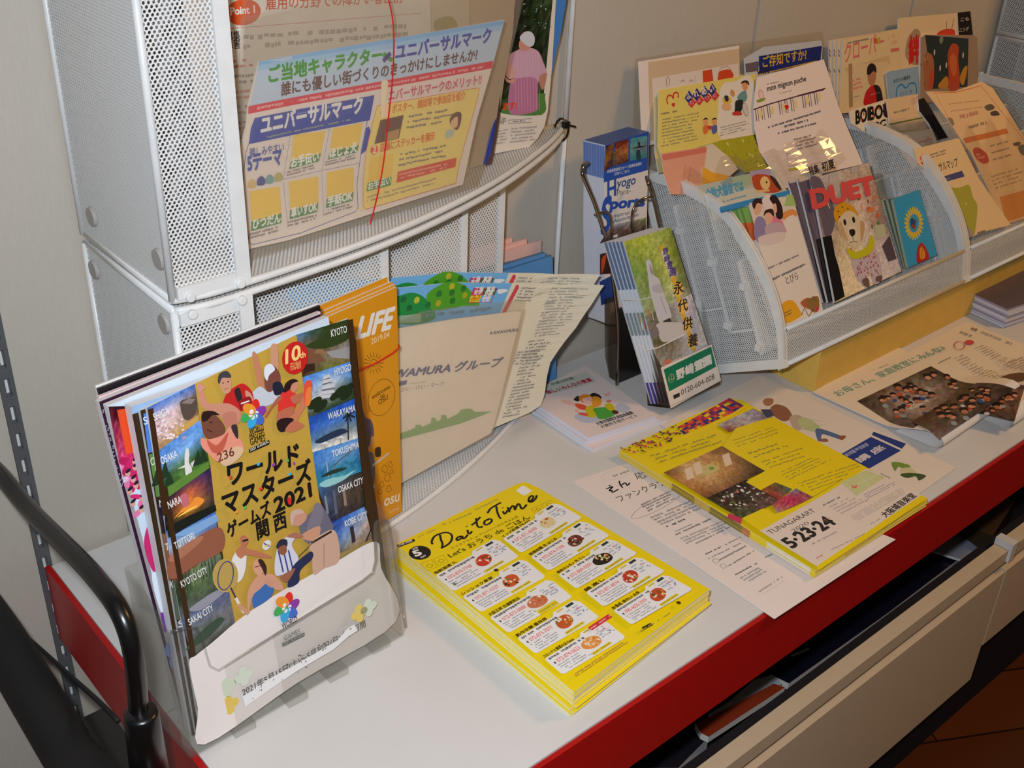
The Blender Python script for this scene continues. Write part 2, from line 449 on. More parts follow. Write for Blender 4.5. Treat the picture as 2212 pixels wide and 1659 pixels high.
# ================================================================ the setting
def seam_wall():
    for i, (a, b) in enumerate(((-0.9, -0.0068), (0.0068, 1.0680), (1.0735, 1.4715), (1.4770, 2.7))):
        m = MB(); m.cuboid(a, b, WALL, WALL+.02, FLOOR, 1.3, 'wall_fabric'); tag(m.make('wall_back'), kind='structure')
    m = MB(); m.cuboid(-0.9, 2.7, WALL+.021, WALL+.03, FLOOR, 1.3, 'dark_inside'); tag(m.make('wall_back'), kind='structure')
seam_wall()
m = MB(); m.cuboid(-1.6, 3.2, -1.6, WALL+.03, FLOOR-.02, FLOOR, 'wood_floor'); tag(m.make('floor'), kind='structure')
# slotted steel upright at the end of the shelf
m = MB(); y0 = WALL-.004
z = FLOOR
for side in (-1, 1): m.cuboid(-.0065 if side < 0 else .0024, -.0024 if side < 0 else .0065, y0, WALL+.02, FLOOR, 1.3, 'rail_steel')
zz = FLOOR
while zz < 1.28:
    m.cuboid(-.0024, .0024, y0, WALL+.02, zz, zz+.011, 'rail_steel'); zz += .030
m.cuboid(-.0024, .0024, WALL+.004, WALL+.02, FLOOR, 1.3, 'white_enamel')  # white backing: its colour stands in for lit steel reflecting behind the slots
tag(m.make('trim_1'), kind='structure')

# ---------------------------------------------------------------- shelf
XR = 2.30
sh = thing('display_shelf', (1.15, .26, -.09), 'long white display shelf with a red edge band along the beige wall', 'shelf')
m = MB(); m.cuboid(.004, XR, .004, WALL-.010, -.022, 0, 'shelf_white'); m.make('shelf_top', sh)
m = MB(); m.cuboid(0, XR, -.002, .003, -.085, -.001, 'shelf_red'); tag(m.make('front_edge', sh), 'red front edge band')
m = MB(); m.cuboid(-.002, .0035, .0035, WALL-.006, -.098, -.001, 'shelf_red'); tag(m.make('end_edge', sh), 'red side edge band')
# lower shelf behind a beige front board
lo = thing('lower_shelf', (1.3, .25, FLOOR), 'beige lower shelf bin with a stepped front board below the red edge', 'shelf')
def fasc(x0, x1, zt, zb):
    m = MB(); y = .014
    m.cuboid(x0, x1, y-.020, y, zt-.022, zt, 'beige_metal')           # top lip
    m.cuboid(x0, x1, y-.011, y, zt-.040, zt-.0222, 'beige_metal')      # groove
    m.cuboid(x0, x1, y-.022, y, zb, zt-.0402, 'beige_metal')           # board
    return m
fasc(.462, 1.115, -.195, -.44).make('front_board', lo)
fasc(1.119, XR, -.195, -.375).make('front_board', lo)
m = MB(); m.cuboid(1.109, 1.124, -.010, .016, -.215, -.185, 'shelf_white'); m.make('joint_clip', lo)
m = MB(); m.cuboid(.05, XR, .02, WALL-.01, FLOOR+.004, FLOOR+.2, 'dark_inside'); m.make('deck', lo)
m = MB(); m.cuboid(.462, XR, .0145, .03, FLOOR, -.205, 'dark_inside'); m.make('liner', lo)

# things lying in the lower shelf
def flatbook(name, px, z, t, col, label, cat='book', ecol=(225, 222, 214), deco=None):
    pl = lying(z); m = MB(); m.sheet(pl, [pl.loc(q) for q in px], t, col, ecol)
    if deco: deco(m)
    return m.make(name, None, label, cat)
ZL = FLOOR+.2
def _b(m): m.poly(D8(1000, 870, 1090, 830, 1085, 822, 990, 862), (200, 205, 215))
flatbook('picture_book', D8(880, 960, 1250, 560, 1700, 300, 1880, 350, 1500, 640, 980, 1010), ZL+.03, .03, (16, 17, 34), 'dark navy book lying behind the beige front board', deco=_b)
flatbook('document_sheet', D8(1690, 300, 1880, 130, 2060, 230, 1880, 360), ZL+.04, .004, (150, 156, 172), 'pale blue-grey folder lying at the right end of the lower shelf', 'folder')
flatbook('leather_pouch', D8(1890, 140, 2100, 20, 2160, 60, 2050, 235, 1990, 215), ZL+.075, .03, (82, 58, 34), 'brown glossy pouch lying far right inside the lower shelf', 'pouch', (60, 44, 28))
flatbook('paper_pad', D8(660, 1110, 800, 990, 900, 965, 940, 1010, 600, 1180, 560, 1170), ZL+.045, .006, (176, 184, 198), 'white paper pad lying beside the orange-brown magazine in the lower shelf', 'paper')
flatbook('magazine', D8(490, 1220, 700, 1120, 900, 1010, 960, 1030, 560, 1290, 520, 1270), ZL+.07, .01, (140, 52, 26), 'orange-brown magazine lying at the left of the lower shelf', 'magazine')
flatbook('catalogue', D8(190, 1453, 300, 1320, 520, 1230, 560, 1290, 400, 1453), ZL+.04, .02, (30, 28, 34), 'black catalogue lying at the left end of the lower shelf', 'book')

# ---------------------------------------------------------------- yellow carton under the wire racks
m = MB(); m.prism([(.945, .244, .0005), (.945, .36, .0005), (.945, .36, .006), (.945, .250, .0635), (.945, .244, .0655)], (1.0, 0, 0), 'yellow_card')
o = m.make('carton', None, 'long yellow carton that props up the fronts of the mesh racks', 'box')
bv = o.modifiers.new('b', 'BEVEL'); bv.width = .004; bv.segments = 2

# ================================================================ standing mesh racks
def panel_uv(P, a, b):
    a, b = V3(a), V3(b); return [(V3(p).dot(a), V3(p).dot(b)) for p in P]
def mesh_panel(m, P, th, mat='perforated_white'):
    P = [V3(p) for p in P]; n = (P[1]-P[0]).cross(P[2]-P[1]).normalized(); a = (P[1]-P[0]).normalized(); b = n.cross(a)
    m.prism(P, n*th, mat, uvs=panel_uv(P, a, b), emat='white_enamel')
def arc_rack(x0, z0, hgt, label, mir=1, divs=((.366, .340), (.411, .478), (.453, .568)), feet=True, strips=True, mat='perforated_white'):
    """quarter-round literature rack stood on its end: the rubber-footed base is the upright left panel"""
    r = thing('mesh_rack', (x0+.3*mir, .44, z0), label, 'rack', 'mesh racks stood on end')
    X = lambda x: x0+mir*(x-.092)
    arc = [(.092, .334), (.120, .329), (.150, .330), (.20, .334), (.28, .343), (.36, .359), (.44, .382), (.51, .408), (.58, .440), (.65, .477), (.705, WALL-.006)]
    arc = smooth(arc, False, 3); R = .0034
    z1 = z0+hgt
    zb, zt = z0+R, z1-R
    for nm, z in (('floor_panel', zb), ('top_panel', zt)):
        m = MB(); P = [(X(x), y, z) for x, y in arc]+[(X(.092), WALL-.006, z)]
        uv = [(p[0], p[1]) for p in P]; m.prism(P, (0, 0, .0008), mat, uvs=uv, emat='white_enamel'); m.make(nm, r)
    m = MB(); P = [(X(.092), WALL-.006, zb), (X(.092), .334, zb), (X(.092), .334, zt), (X(.092), WALL-.006, zt)]; mesh_panel(m, P, .0008*mir, 'perforated_tight' if feet else mat); base = m.make('base_panel', r)
    # frame rods
    m = MB()
    for z in (zb, zt):
        m.tube([(X(x), y, z) for x, y in arc], R, 'white_enamel')
        m.tube([(X(.092), .334, z), (X(.092), WALL-.006, z), (X(.705), WALL-.006, z)], R, 'white_enamel')
    for x, y in ((.092, WALL-.006), (.705, WALL-.006), (.092, .334)): m.tube([(X(x), y, zb), (X(x), y, zt)], R, 'white_enamel')
    m.make('frame', r, smooth_=True)
    # front lip: mesh with a flat border
    if strips:
        m = MB(); P = [(X(.094), .331, zb), (X(.150), .331, zb), (X(.150), .331, zt), (X(.094), .331, zt)]; mesh_panel(m, P, .0008, mat); m.make('front_lip', r)
        m = MB(); t = .0025
        for a, b, c, d in ((.148, .161, zb, zt), (.094, .1478, zb+.002, zb+.0125), (.094, .1478, zt-.0125, zt-.002)):
            xa, xb = sorted((X(a), X(b))); m.cuboid(xa, xb, .329-t, .3325, c, d, 'white_enamel')
        for zc in (zb+.003, zt-.003):
            for xc in (.104, .150): m.tube([(X(xc), .3285, zc), (X(xc)+.0001, .323, zc)], .0045, 'white_enamel')
        o = m.make('lip_border', r); bv = o.modifiers.new('b', 'BEVEL'); bv.width = .0012; bv.segments = 2
    for y, xe in divs:
        m = MB(); P = [(X(.094), y+.014, zb+.001), (X(xe), y+.014, zb+.001), (X(xe), y+.014, zt-.001), (X(.094), y+.014, zt-.001)]
        mesh_panel(m, P, .0008, mat); d = m.make('divider', r)
        m = MB(); xa, xb = sorted((X(xe-.009), X(xe))); m.cuboid(xa, xb, y+.0125, y+.0165, zb+.002, zt-.002, 'white_enamel'); m.make('divider_edge', d)
    if feet:
        for y, z in ((.482, z0+.030), (.348, z0+.036), (.497, z1-.024), (.353, z1-.022)):
            m = MB(); q = [(X(.092)-.0035*mir, y, z), (X(.092)-.0006*mir, y, z)]; m.tube(q, [.0085, .0095], 'rubber_grey', 20); m.make('rubber_foot', r)
    return r
arc_rack(.092, .0005, .338, 'lower white mesh rack of the left pair, stood on the shelf')
arc_rack(.092, .3415, .345, 'upper white mesh rack of the left pair, stacked on another rack', divs=((.478, .60),))
for z0, nm in ((.0005, 'lower mesh rack at the far right corner behind the tan flyer'), (.331, 'upper mesh rack at the far right corner of the photo')):
    arc_rack(1.775, z0, .330, nm, feet=False, strips=False, mat='perforated_fine')
# cable tie that joins the pair
m = MB(); c = at((1212, 276), 1, .507)
ring = [c+V3((math.cos(a)*.010, -.001+math.sin(a)*.006, -.002+math.cos(a)*.005+math.sin(a)*.011)) for a in [i*6.2832/14 for i in range(14)]]
m.tube(ring, .0013, 'black_plastic', 6, True)
h = at((1222, 269), 1, .498); m.cuboid(h.x-.004, h.x+.004, h.y-.003, h.y+.003, h.z-.004, h.z+.004, 'black_plastic')
e = at((1243, 274), 1, .495); m.tube([h, e], .0014, 'black_plastic', 6)
m.make('cable_tie', None, 'black cable tie joining the two mesh racks at their right ends', 'cable tie')

# ================================================================ leaning quarter-round racks
RB = V3((0, .887, -.462)); RU = V3((0, .462, .887)); RF = V3((.845, .234, .0785))
def RK(x, d, u): return V3((x, RF.y, RF.z)) + RB*d + RU*u
def rplane(d, ex=0.0):                             # page plane parallel to the dividers, d behind the front lip
    a = math.degrees(math.atan2(.462, .887))
    return standing(.845, RF.y+.887*d, RF.z-.462*d, a)
def lean_rack(xa, xb, label):
    r = thing('mesh_rack', (xa, .3, .0), label, 'rack', 'mesh racks leaning on the yellow carton')
    prof = smooth([(0, 0), (-.013, .055), (-.010, .11), (.005, .16), (.034, .214), (.09, .258), (.14, .284), (.164, .298)], False, 4)
    for x in (xa+.004, xb-.004):
        m = MB(); P = [RK(x, d, u) for d, u in prof]+[RK(x, .164, 0)]
        uv = [(q[0], q[1]) for q in prof]+[(.164, 0)]; m.prism(P, (.0008, 0, 0), 'perforated_fine', uvs=uv, emat='white_enamel'); sp = m.make('side_panel', r)
        m = MB(); t = .0042
        inner = [(d+.010*(1 if u < .2 else .5), u-.002-(.012 if u > .12 else .004)) for d, u in prof]
        for i in range(len(prof)-1):
            P = [RK(x-t, *prof[i]), RK(x-t, *prof[i+1]), RK(x-t, *inner[i+1]), RK(x-t, *inner[i])]
            m.prism(P, (2*t, 0, 0), 'white_enamel')
        t2 = t+.0005; m.prism([RK(x-t2, -.002, -.003), RK(x-t2, 0.164, -.003), RK(x-t2, 0.164, .010), RK(x-t2, -.002, .010)], (2*t2, 0, 0), 'white_enamel')
        t2 = t+.0003; m.prism([RK(x-t2, .156, .0102), RK(x-t2, .1638, .0102), RK(x-t2, .1638, .298), RK(x-t2, .156, .296)], (2*t2, 0, 0), 'white_enamel')
        m.make('side_frame', sp)
    a, b = xa+.009, xb-.009
    def pan(nm, q, mat='perforated_fine'):
        m = MB(); P = [RK(a, *q[0]), RK(b, *q[0]), RK(b, *q[1]), RK(a, *q[1])]; mesh_panel(m, P, .0008, mat); return m.make(nm, r)
    pan('base_panel', ((0, .001), (.160, .001))); pan('front_lip', ((0, .002), (-.012, .046)))
    pan('back_panel', ((.160, .012), (.160, .290)))
    m = MB(); m.tube([RK(a, -.012, .046), RK(b, -.012, .046)], .003, 'white_enamel', 8); m.tube([RK(a, -.002, .001), RK(b, -.002, .001)], .003, 'white_enamel', 8); m.make('lip_rod', r, smooth_=True)
    for d, ub, ut, df in ((.037, .016, .140, 0), (.080, .050, .178, .038), (.122, .084, .228, .081)):
        dv = pan('divider', ((d, ub), (d, ut)))
        if df: pan('tier_floor', ((df, ub), (d, ub)))
        m = MB()
        for xe in (xa+.0062, xb-.0092):
            m.box(RK(xe, d-.0016, ub), (.003, 0, 0), RB*.0032, RU*(ut-ub), 'white_enamel')
            if df: m.box(RK(xe, df, ub-.0014), (.003, 0, 0), RB*(d-df), RU*.0028, 'white_enamel')
        m.make('divider_flange', dv)
        m = MB(); m.tube([RK(a, d, ut), RK(b, d, ut)], .0022, 'white_enamel', 8)
        for uu in (ub+.012, ut-.030):
            m.cuboid(xa+.0005, xa+.012, RK(0, d, uu).y-.006, RK(0, d, uu).y+.002, RK(0, d, uu).z-.005, RK(0, d, uu).z+.004, 'white_enamel')
        m.make('divider_rod', dv)
    return r
lean_rack(.845, 1.2905, 'white mesh rack with rounded side panels leaning behind the standing brochure holder')
lean_rack(1.2925, 1.745, 'white mesh rack at the right holding the tan leaflets and film sleeve')
SKIN = (214, 160, 128); HAIR = (38, 28, 24); WHITE = (238, 236, 230); BLK = (24, 22, 22)
def rectpx(pl, TL, BL, w, h=None):
    """upright rectangle of width w (and height h) whose left edge follows two photo points"""
    a, b = pl.loc(TL), pl.loc(BL); dx, dy = b[0]-a[0], b[1]-a[1]; m = math.hypot(dx, dy); h = h or m
    dx, dy = dx/m, dy/m; r = (-dy, dx)
    return [a, (a[0]+r[0]*w, a[1]+r[1]*w), (a[0]+r[0]*w+dx*h, a[1]+r[1]*w+dy*h), (a[0]+dx*h, a[1]+dy*h)]
def quad(pl, px): return [pl.loc(p) for p in px]

# ================================================================ clear holder with the games magazines
PH = standing(.009, .192, .012, 9, 5.9)
def wmg(m, full=True):
    """cover of the games magazine: gold middle, ten place pictures, athletes, white foot"""
    GOLD = (198, 160, 66); BR = (62, 40, 20)
    m.poly(PX(421, 829, 640, 723, 661, 821, 676, 981, 690, 1077, 729, 1210, 640, 1275, 570, 1310, 508, 1346, 494, 1274, 465, 1101, 454, 1003, 432, 907), GOLD)
    L = [((318, 881), (421, 829)), ((334, 980), (432, 907)), ((352, 1076), (454, 1003)), ((358, 1147), (465, 1101)), ((376, 1256), (473, 1186)), ((391, 1340), (494, 1274)), ((417, 1419), (508, 1344))]
    G = [[[(60, 104, 190), (92, 138, 214), (70, 110, 196)], [(216, 186, 190), (226, 200, 204), (120, 100, 84)], [(226, 190, 190), (218, 186, 170), (110, 84, 60)], [(160, 120, 70), (190, 150, 80), (184, 140, 80)]],
         [[(70, 120, 190), (86, 140, 214), (110, 160, 224)], [(100, 150, 216), (130, 176, 228), (110, 160, 220)], [(40, 70, 40), (90, 130, 60), (40, 70, 40)], [(60, 104, 40), (84, 130, 50), (90, 134, 60)]],
         [[(40, 30, 70), (60, 40, 84), (40, 32, 80)], [(44, 26, 50), (226, 110, 60), (60, 40, 80)], [(30, 24, 30), (236, 150, 50), (70, 50, 50)], [(22, 28, 20), (40, 40, 24), (40, 50, 50)]],
         [[(60, 110, 190), (90, 140, 204), (60, 110, 190)], [(176, 190, 206), (130, 160, 200), (90, 130, 190)], [(150, 90, 60), (170, 110, 80), (130, 84, 66)], [(120, 72, 50), (140, 88, 62), (110, 70, 54)]],
         [[(60, 66, 46), (110, 130, 90), (120, 130, 110)], [(50, 60, 40), (90, 110, 70), (84, 96, 70)], [(110, 116, 120), (90, 96, 90), (70, 80, 60)]],
         [[(90, 104, 140), (100, 110, 150), (90, 100, 140)], [(120, 124, 120), (110, 116, 110), (120, 116, 120)], [(96, 100, 92), (84, 90, 80), (110, 108, 104)]]]
    for i in range(6): m.photo([L[i][0], L[i][1], L[i+1][1], L[i+1][0]], G[i], (14, 12), 10)
    R = [((640, 723), (753, 689)), ((653, 815), (756, 781)), ((666, 903), (765, 861)), ((675, 977), (773, 946)), ((686, 1053), (781, 1018)), ((714, 1129), (787, 1094)), ((729, 1210), (806, 1167))]
    H = [[[(80, 130, 180), (50, 70, 34), (46, 60, 30)], [(120, 84, 52), (60, 70, 40), (90, 80, 50)], [(110, 76, 50), (130, 110, 90), (160, 156, 150)], [(70, 50, 34), (110, 120, 50), (120, 90, 40)]],
         [[(70, 130, 210), (90, 150, 224), (84, 140, 216)], [(110, 160, 220), (210, 214, 216), (100, 150, 210)], [(180, 176, 170), (150, 150, 140), (60, 80, 50)], [(60, 70, 50), (40, 60, 36), (50, 70, 44)]],
         [[(30, 70, 160), (34, 80, 180), (40, 90, 190)], [(50, 100, 190), (70, 120, 200), (60, 110, 190)], [(90, 130, 170), (110, 130, 140), (120, 140, 150)], [(226, 216, 200), (236, 226, 210), (230, 222, 206)]],
         [[(60, 120, 200), (90, 150, 214), (100, 150, 210)], [(70, 130, 204), (110, 160, 210), (90, 140, 190)], [(40, 110, 160), (60, 140, 170), (40, 110, 150)], [(50, 140, 150), (90, 180, 190), (40, 120, 160)]],
         [[(60, 100, 150), (70, 80, 90), (60, 50, 44)], [(60, 76, 110), (84, 70, 60), (70, 56, 46)], [(40, 46, 70), (60, 50, 50), (50, 44, 44)]],
         [[(30, 60, 150), (60, 110, 196), (110, 160, 214)], [(70, 120, 190), (150, 170, 200), (200, 170, 150)], [(110, 90, 60), (170, 130, 70), (120, 96, 80)]]]
    for i in range(6): m.photo([R[i][0], R[i][1], R[i+1][1], R[i+1][0]], H[i], (14, 12), 10)
    # places drawn inside the pictures
    m.poly(C7(1480, 590, 1500, 490, 1550, 490, 1640, 590, 1570, 600), (122, 84, 60)); m.poly(C7(1555, 530, 1590, 470, 1650, 540), (150, 110, 76)); m.sm(C7(1500, 480, 1600, 420, 1700, 330, 1790, 330, 1800, 420, 1720, 470, 1600, 500), (52, 66, 30)); m.poly(C7(1640, 520, 1800, 490, 1805, 570, 1680, 560), (156, 152, 150)); m.poly(C7(1480, 610, 1560, 600, 1560, 650, 1485, 670), (60, 38, 26))
    for i, (x, y, w) in enumerate(((1640, 690, 50), (1640, 720, 66), (1650, 760, 90), (1640, 800, 110), (1610, 830, 150))):
        m.poly(C7(x-w*.5, y+26, x-w*.3, y, x+w*.45, y-14, x+w*.62, y+8), (206, 206, 208)); m.poly(C7(x-w*.45, y+36, x-w*.45, y+26, x+w*.55, y+8, x+w*.55, y+18), (110, 112, 120))
    for x, y, r in ((1740, 800, 4), (1700, 830, 3), (1800, 770, 3), (1560, 880, 4), (1600, 900, 4), (1780, 820, 3.6)): m.ell(C7(x, y)[0], r*2.0, r*1.1, (34, 48, 28), 15)
    m.line(C7(1790, 950, 1795, 1140), 1.4, (40, 34, 30)); [m.line(C7(1795, 960, 1795+a, 960+b), 1.6, (30, 40, 34)) for a, b in ((-50, -10), (-40, 30), (40, -20), (46, 20), (10, -40), (-20, 50), (20, 50))]
    m.sm(C7(1560, 1150, 1640, 1100, 1740, 1060, 1790, 1080, 1700, 1120, 1600, 1160), (40, 56, 80)); [m.line(C7(a, b, a, b+60), .5, (120, 100, 80)) for a, b in ((1630, 1150), (1740, 1110))]; [m.poly(C7(a-34, b+20, a, b, a+34, b+12), (236, 230, 220)) for a, b in ((1630, 1150), (1740, 1110))]
    m.line(C7(1650, 1400, 1720, 1290, 1860, 1180), 1.6, (120, 130, 140)); m.line(C7(1640, 1290, 1655, 1400), 1.2, (170, 176, 180)); m.line(C7(1690, 1320, 1830, 1200), .7, (60, 70, 90)); m.sm(C7(1600, 1400, 1680, 1350, 1780, 1330, 1760, 1350, 1680, 1380), (40, 60, 50)); m.sm(C7(1590, 1450, 1660, 1410, 1760, 1390, 1840, 1350, 1760, 1420, 1640, 1470), (150, 206, 206))
    for x0, y0, x1, y1, w, c in ((1630, 1530, 1650, 1659, 2.4, (130, 140, 150)), (1690, 1490, 1710, 1659, 3, (96, 100, 120)), (1760, 1480, 1775, 1600, 3, (150, 130, 110)), (1850, 1450, 1870, 1580, 4, (84, 66, 50))): m.line(C7(x0, y0, x1, y1), w, c)
    m.line(C8(1520, 235, 1535, 330), 4.2, (50, 40, 50)); m.line(C8(1600, 340, 1640, 240), 1.4, (30, 24, 34)); m.poly(C8(1440, 400, 1640, 310, 1650, 325, 1445, 430), (160, 140, 80))
    m.sm(C7(610, 880, 650, 850, 720, 840, 730, 900, 700, 980, 640, 990), (90, 76, 66)); m.poly(C7(620, 880, 670, 845, 720, 850, 690, 885), (140, 126, 116)); m.poly(C7(600, 1060, 740, 960, 745, 1000, 640, 1080), (206, 160, 84))
    for i in range(60): m.ell(C7(random.uniform(420, 640), random.uniform(990, 1130))[0], random.uniform(.6, 1.8), random.uniform(.5, 1.3), random.choice([(236, 214, 216), (226, 196, 200), (240, 226, 226), (190, 150, 150)]), n=7)
    m.sm(C7(640, 1230, 660, 1190, 672, 1230, 668, 1290, 690, 1340, 680, 1400, 650, 1390, 640, 1330), (226, 222, 218)); m.poly(C7(590, 1340, 640, 1310, 640, 1330), (220, 216, 212)); m.poly(C7(680, 1300, 740, 1250, 690, 1330), (220, 216, 212))
    for x, y, h in ((440, 1400, 90), (500, 1350, 110), (530, 1400, 60), (730, 1260, 80), (770, 1240, 70)): m.poly(C7(x-34, y+60, x, y-h*.7, x+34, y+40), (36, 58, 36))
    m.poly(C7(500, 1555, 480, 1490, 800, 1290, 815, 1330), (96, 136, 56))
    m.sm(C8(470, 190, 520, 150, 600, 130, 650, 80, 600, 60, 570, 100, 520, 130), (244, 150, 60)); m.sm(C8(490, 180, 560, 145, 610, 110, 560, 130), (252, 206, 90)); m.sm(C8(505, 60, 545, 40, 560, 100, 530, 120), (200, 110, 120))
    m.poly(C8(430, 240, 560, 170, 715, 105, 722, 140, 560, 230, 440, 300), (28, 32, 26)); m.poly(C8(440, 300, 560, 240, 720, 160, 735, 200, 600, 280), (130, 170, 214)); m.sm(C8(440, 440, 600, 300, 745, 240, 760, 370, 600, 460, 460, 545), (150, 92, 68)); m.sm(C8(440, 420, 600, 300, 640, 310, 500, 430), (176, 116, 88))
    for i in range(14): m.line(C8(500+i*19, 520-i*10, 512+i*19, 640-i*14), .8, random.choice([(60, 76, 44), (120, 136, 90), (140, 150, 110), (50, 60, 40)]))
    m.sm(C8(560, 720, 700, 620, 790, 590, 780, 610, 640, 720), (150, 150, 160)); m.sm(C8(540, 960, 620, 860, 730, 770, 760, 790, 650, 900), (60, 80, 60))
    for a in (m.line(C7(395, 915, 500, 1659), 4.5, BR), m.line(C8(415, 0, 590, 1020), 4.5, BR), m.line(C7(1797, 292, 1935, 1659), 6.5, BR), m.line(C8(1612, 0, 1655, 325), 6, BR)): pass
    # white foot
    m.sm(C8(560, 1040, 600, 990, 700, 910, 840, 790, 980, 690, 1100, 615, 1280, 515, 1440, 430, 1660, 322, 1690, 480, 1778, 790, 1200, 1150, 650, 1515, 610, 1300), (236, 228, 222))
    if not full: return
    # athletes
    SK2 = (206, 150, 118); SK3 = (150, 96, 72)
    m.sm(C7(1110, 540, 1140, 530, 1180, 660, 1210, 830, 1250, 870, 1190, 870, 1150, 760), (196, 132, 96)); m.sm(C7(1240, 480, 1285, 470, 1295, 590, 1290, 650, 1250, 640), SK2)
    m.sm(C7(1200, 640, 1230, 600, 1280, 630, 1310, 700, 1290, 820, 1240, 840, 1200, 760), (126, 74, 62)); m.sm(C7(1195, 680, 1200, 620, 1240, 600, 1270, 640, 1230, 680, 1215, 720), (226, 230, 236)); m.sm(C7(1080, 860, 1160, 760, 1230, 800, 1300, 760, 1320, 830, 1200, 900), (200, 206, 214)); m.sm(C7(1255, 740, 1310, 730, 1330, 800, 1270, 820), (36, 38, 56))
    m.sm(C7(905, 890, 930, 810, 990, 760, 1050, 740, 1110, 800, 1120, 900, 1060, 930, 960, 920), (196, 40, 38)); m.sm(C7(880, 720, 900, 680, 950, 690, 965, 760, 950, 800, 915, 810, 890, 770), SK2); m.sm(C7(868, 720, 880, 670, 930, 650, 960, 680, 950, 700, 900, 700, 880, 740), (70, 66, 70)); m.sm(C7(985, 790, 1020, 770, 1040, 850, 1010, 870), (50, 40, 44)); m.sm(C7(1060, 790, 1100, 810, 1120, 870, 1080, 870), (206, 150, 124)); m.sm(C7(1020, 860, 1090, 830, 1110, 880, 1090, 920, 1030, 920), (150, 30, 36)); m.line(C7(1030, 880, 1090, 860), 1.2, WHITE)
    m.ell(C7(905, 735)[0], .8, .5, BLK); m.ell(C7(940, 725)[0], .8, .5, BLK); m.line(C7(915, 780, 945, 772), .5, (150, 80, 70))
    m.sm(C7(725, 750, 750, 745, 790, 860, 830, 880, 950, 880, 1030, 940, 1020, 1010, 960, 1020, 900, 980, 820, 940, 760, 900, 735, 840), (206, 142, 118)); [m.line(C7(735+a, 790-a*.3, 728+a*1.1, 735+abs(a-15)), 1.7, (212, 150, 126)) for a in (0, 14, 28, 40)]
    m.sm(C7(750, 960, 790, 930, 850, 960, 900, 1010, 920, 1070, 880, 1140, 820, 1130, 770, 1100), (120, 74, 58)); m.sm(C7(755, 1000, 765, 940, 830, 930, 880, 960, 830, 960, 790, 1000), (46, 30, 26)); m.sm(C7(900, 960, 990, 940, 1000, 1040, 950, 1080), (196, 124, 104)); m.sm(C7(750, 1120, 800, 1130, 900, 1100, 960, 1040, 1020, 1120, 1050, 1200, 960, 1260, 880, 1290, 800, 1230, 755, 1180), (232, 150, 126)); m.sm(C7(790, 1130, 860, 1170, 940, 1080, 900, 1210, 830, 1220), (198, 96, 74))
    m.sm(C7(880, 1250, 990, 1180, 1050, 1200, 1010, 1270, 920, 1320), (222, 186, 150)); m.txt('236', C7(870, 1290)[0], C7(985, 1240)[0], (120, 64, 50), bold=.02); m.sm(C7(960, 1040, 1000, 1030, 1010, 1120, 990, 1110), (60, 50, 50)); m.ell(C7(820, 1010)[0], 1, .6, BLK); m.line(C7(790, 1060, 830, 1080), .8, (70, 36, 30))
    m.sm(C7(1290, 880, 1320, 800, 1400, 790, 1420, 880, 1360, 980, 1300, 1000), (226, 56, 50)); m.sm(C7(1290, 940, 1400, 900, 1380, 980, 1290, 1010), (190, 110, 80)); m.sm(C7(1200, 960, 1290, 830, 1320, 840, 1260, 900, 1210, 975), (176, 100, 74)); m.sm(C7(1380, 830, 1480, 800, 1500, 830, 1410, 880), (190, 112, 84)); m.sm(C7(1300, 1010, 1400, 950, 1470, 830, 1500, 860, 1440, 970, 1380, 1060, 1310, 1050), (206, 128, 92)); m.sm(C7(1280, 1010, 1330, 980, 1400, 990, 1340, 1070, 1295, 1070), (44, 28, 30)); m.sm(C7(1340, 1060, 1400, 1000, 1475, 1030, 1440, 1060, 1380, 1080), (196, 116, 84))
    m.sm(C7(1365, 730, 1400, 706, 1430, 740, 1425, 780, 1390, 800), (206, 140, 112)); m.sm(C7(1330, 800, 1340, 740, 1390, 705, 1430, 720, 1390, 740, 1370, 780), (48, 28, 24)); m.sm(C7(1475, 740, 1515, 715, 1530, 760, 1510, 880, 1475, 880), (230, 84, 60)); m.sm(C7(1490, 780, 1525, 770, 1515, 880, 1480, 890), (236, 130, 60))
    m.sm(C8(1200, 210, 1240, 180, 1330, 110, 1390, 200, 1400, 250, 1290, 330, 1230, 310), (110, 106, 122)); m.sm(C8(1280, 150, 1300, 95, 1340, 110, 1340, 190, 1290, 280, 1250, 250), (128, 122, 134)); m.sm(C8(1220, 280, 1300, 235, 1330, 240, 1310, 310, 1240, 310), (206, 152, 122)); m.sm(C8(1150, 170, 1180, 130, 1240, 150, 1245, 190, 1200, 230, 1165, 220), (206, 150, 124)); m.sm(C8(1150, 180, 1165, 140, 1210, 130, 1230, 150, 1180, 170, 1165, 230), (206, 176, 160)); m.sm(C8(1270, 330, 1400, 250, 1440, 340, 1435, 440, 1350, 480, 1290, 515, 1280, 420), (206, 168, 146)); m.line(C8(1350, 330, 1350, 470), .7, (160, 120, 100)); m.line(C8(1275, 330, 1395, 260), 2.2, (50, 34, 30)); m.line(C8(1290, 320, 1130, 480), .9, (90, 80, 60))
    m.sm(C8(810, 420, 850, 360, 890, 370, 890, 470, 860, 550, 800, 560, 805, 480), (232, 226, 222)); m.sm(C8(830, 380, 870, 340, 900, 360, 1030, 400, 1020, 420, 900, 400, 860, 420), (190, 120, 88)); m.sm(C8(855, 300, 880, 282, 905, 310, 895, 340, 870, 350), (186, 116, 86)); m.line(C8(870, 318, 904, 308), 1.6, BLK); m.ell(C8(1013, 340)[0], 4.4, 4.4, (226, 224, 222)); m.line(C8(995, 330, 1028, 348), 1.2, (70, 80, 150)); m.line(C8(1000, 350, 1030, 335), 1.2, (226, 190, 70))
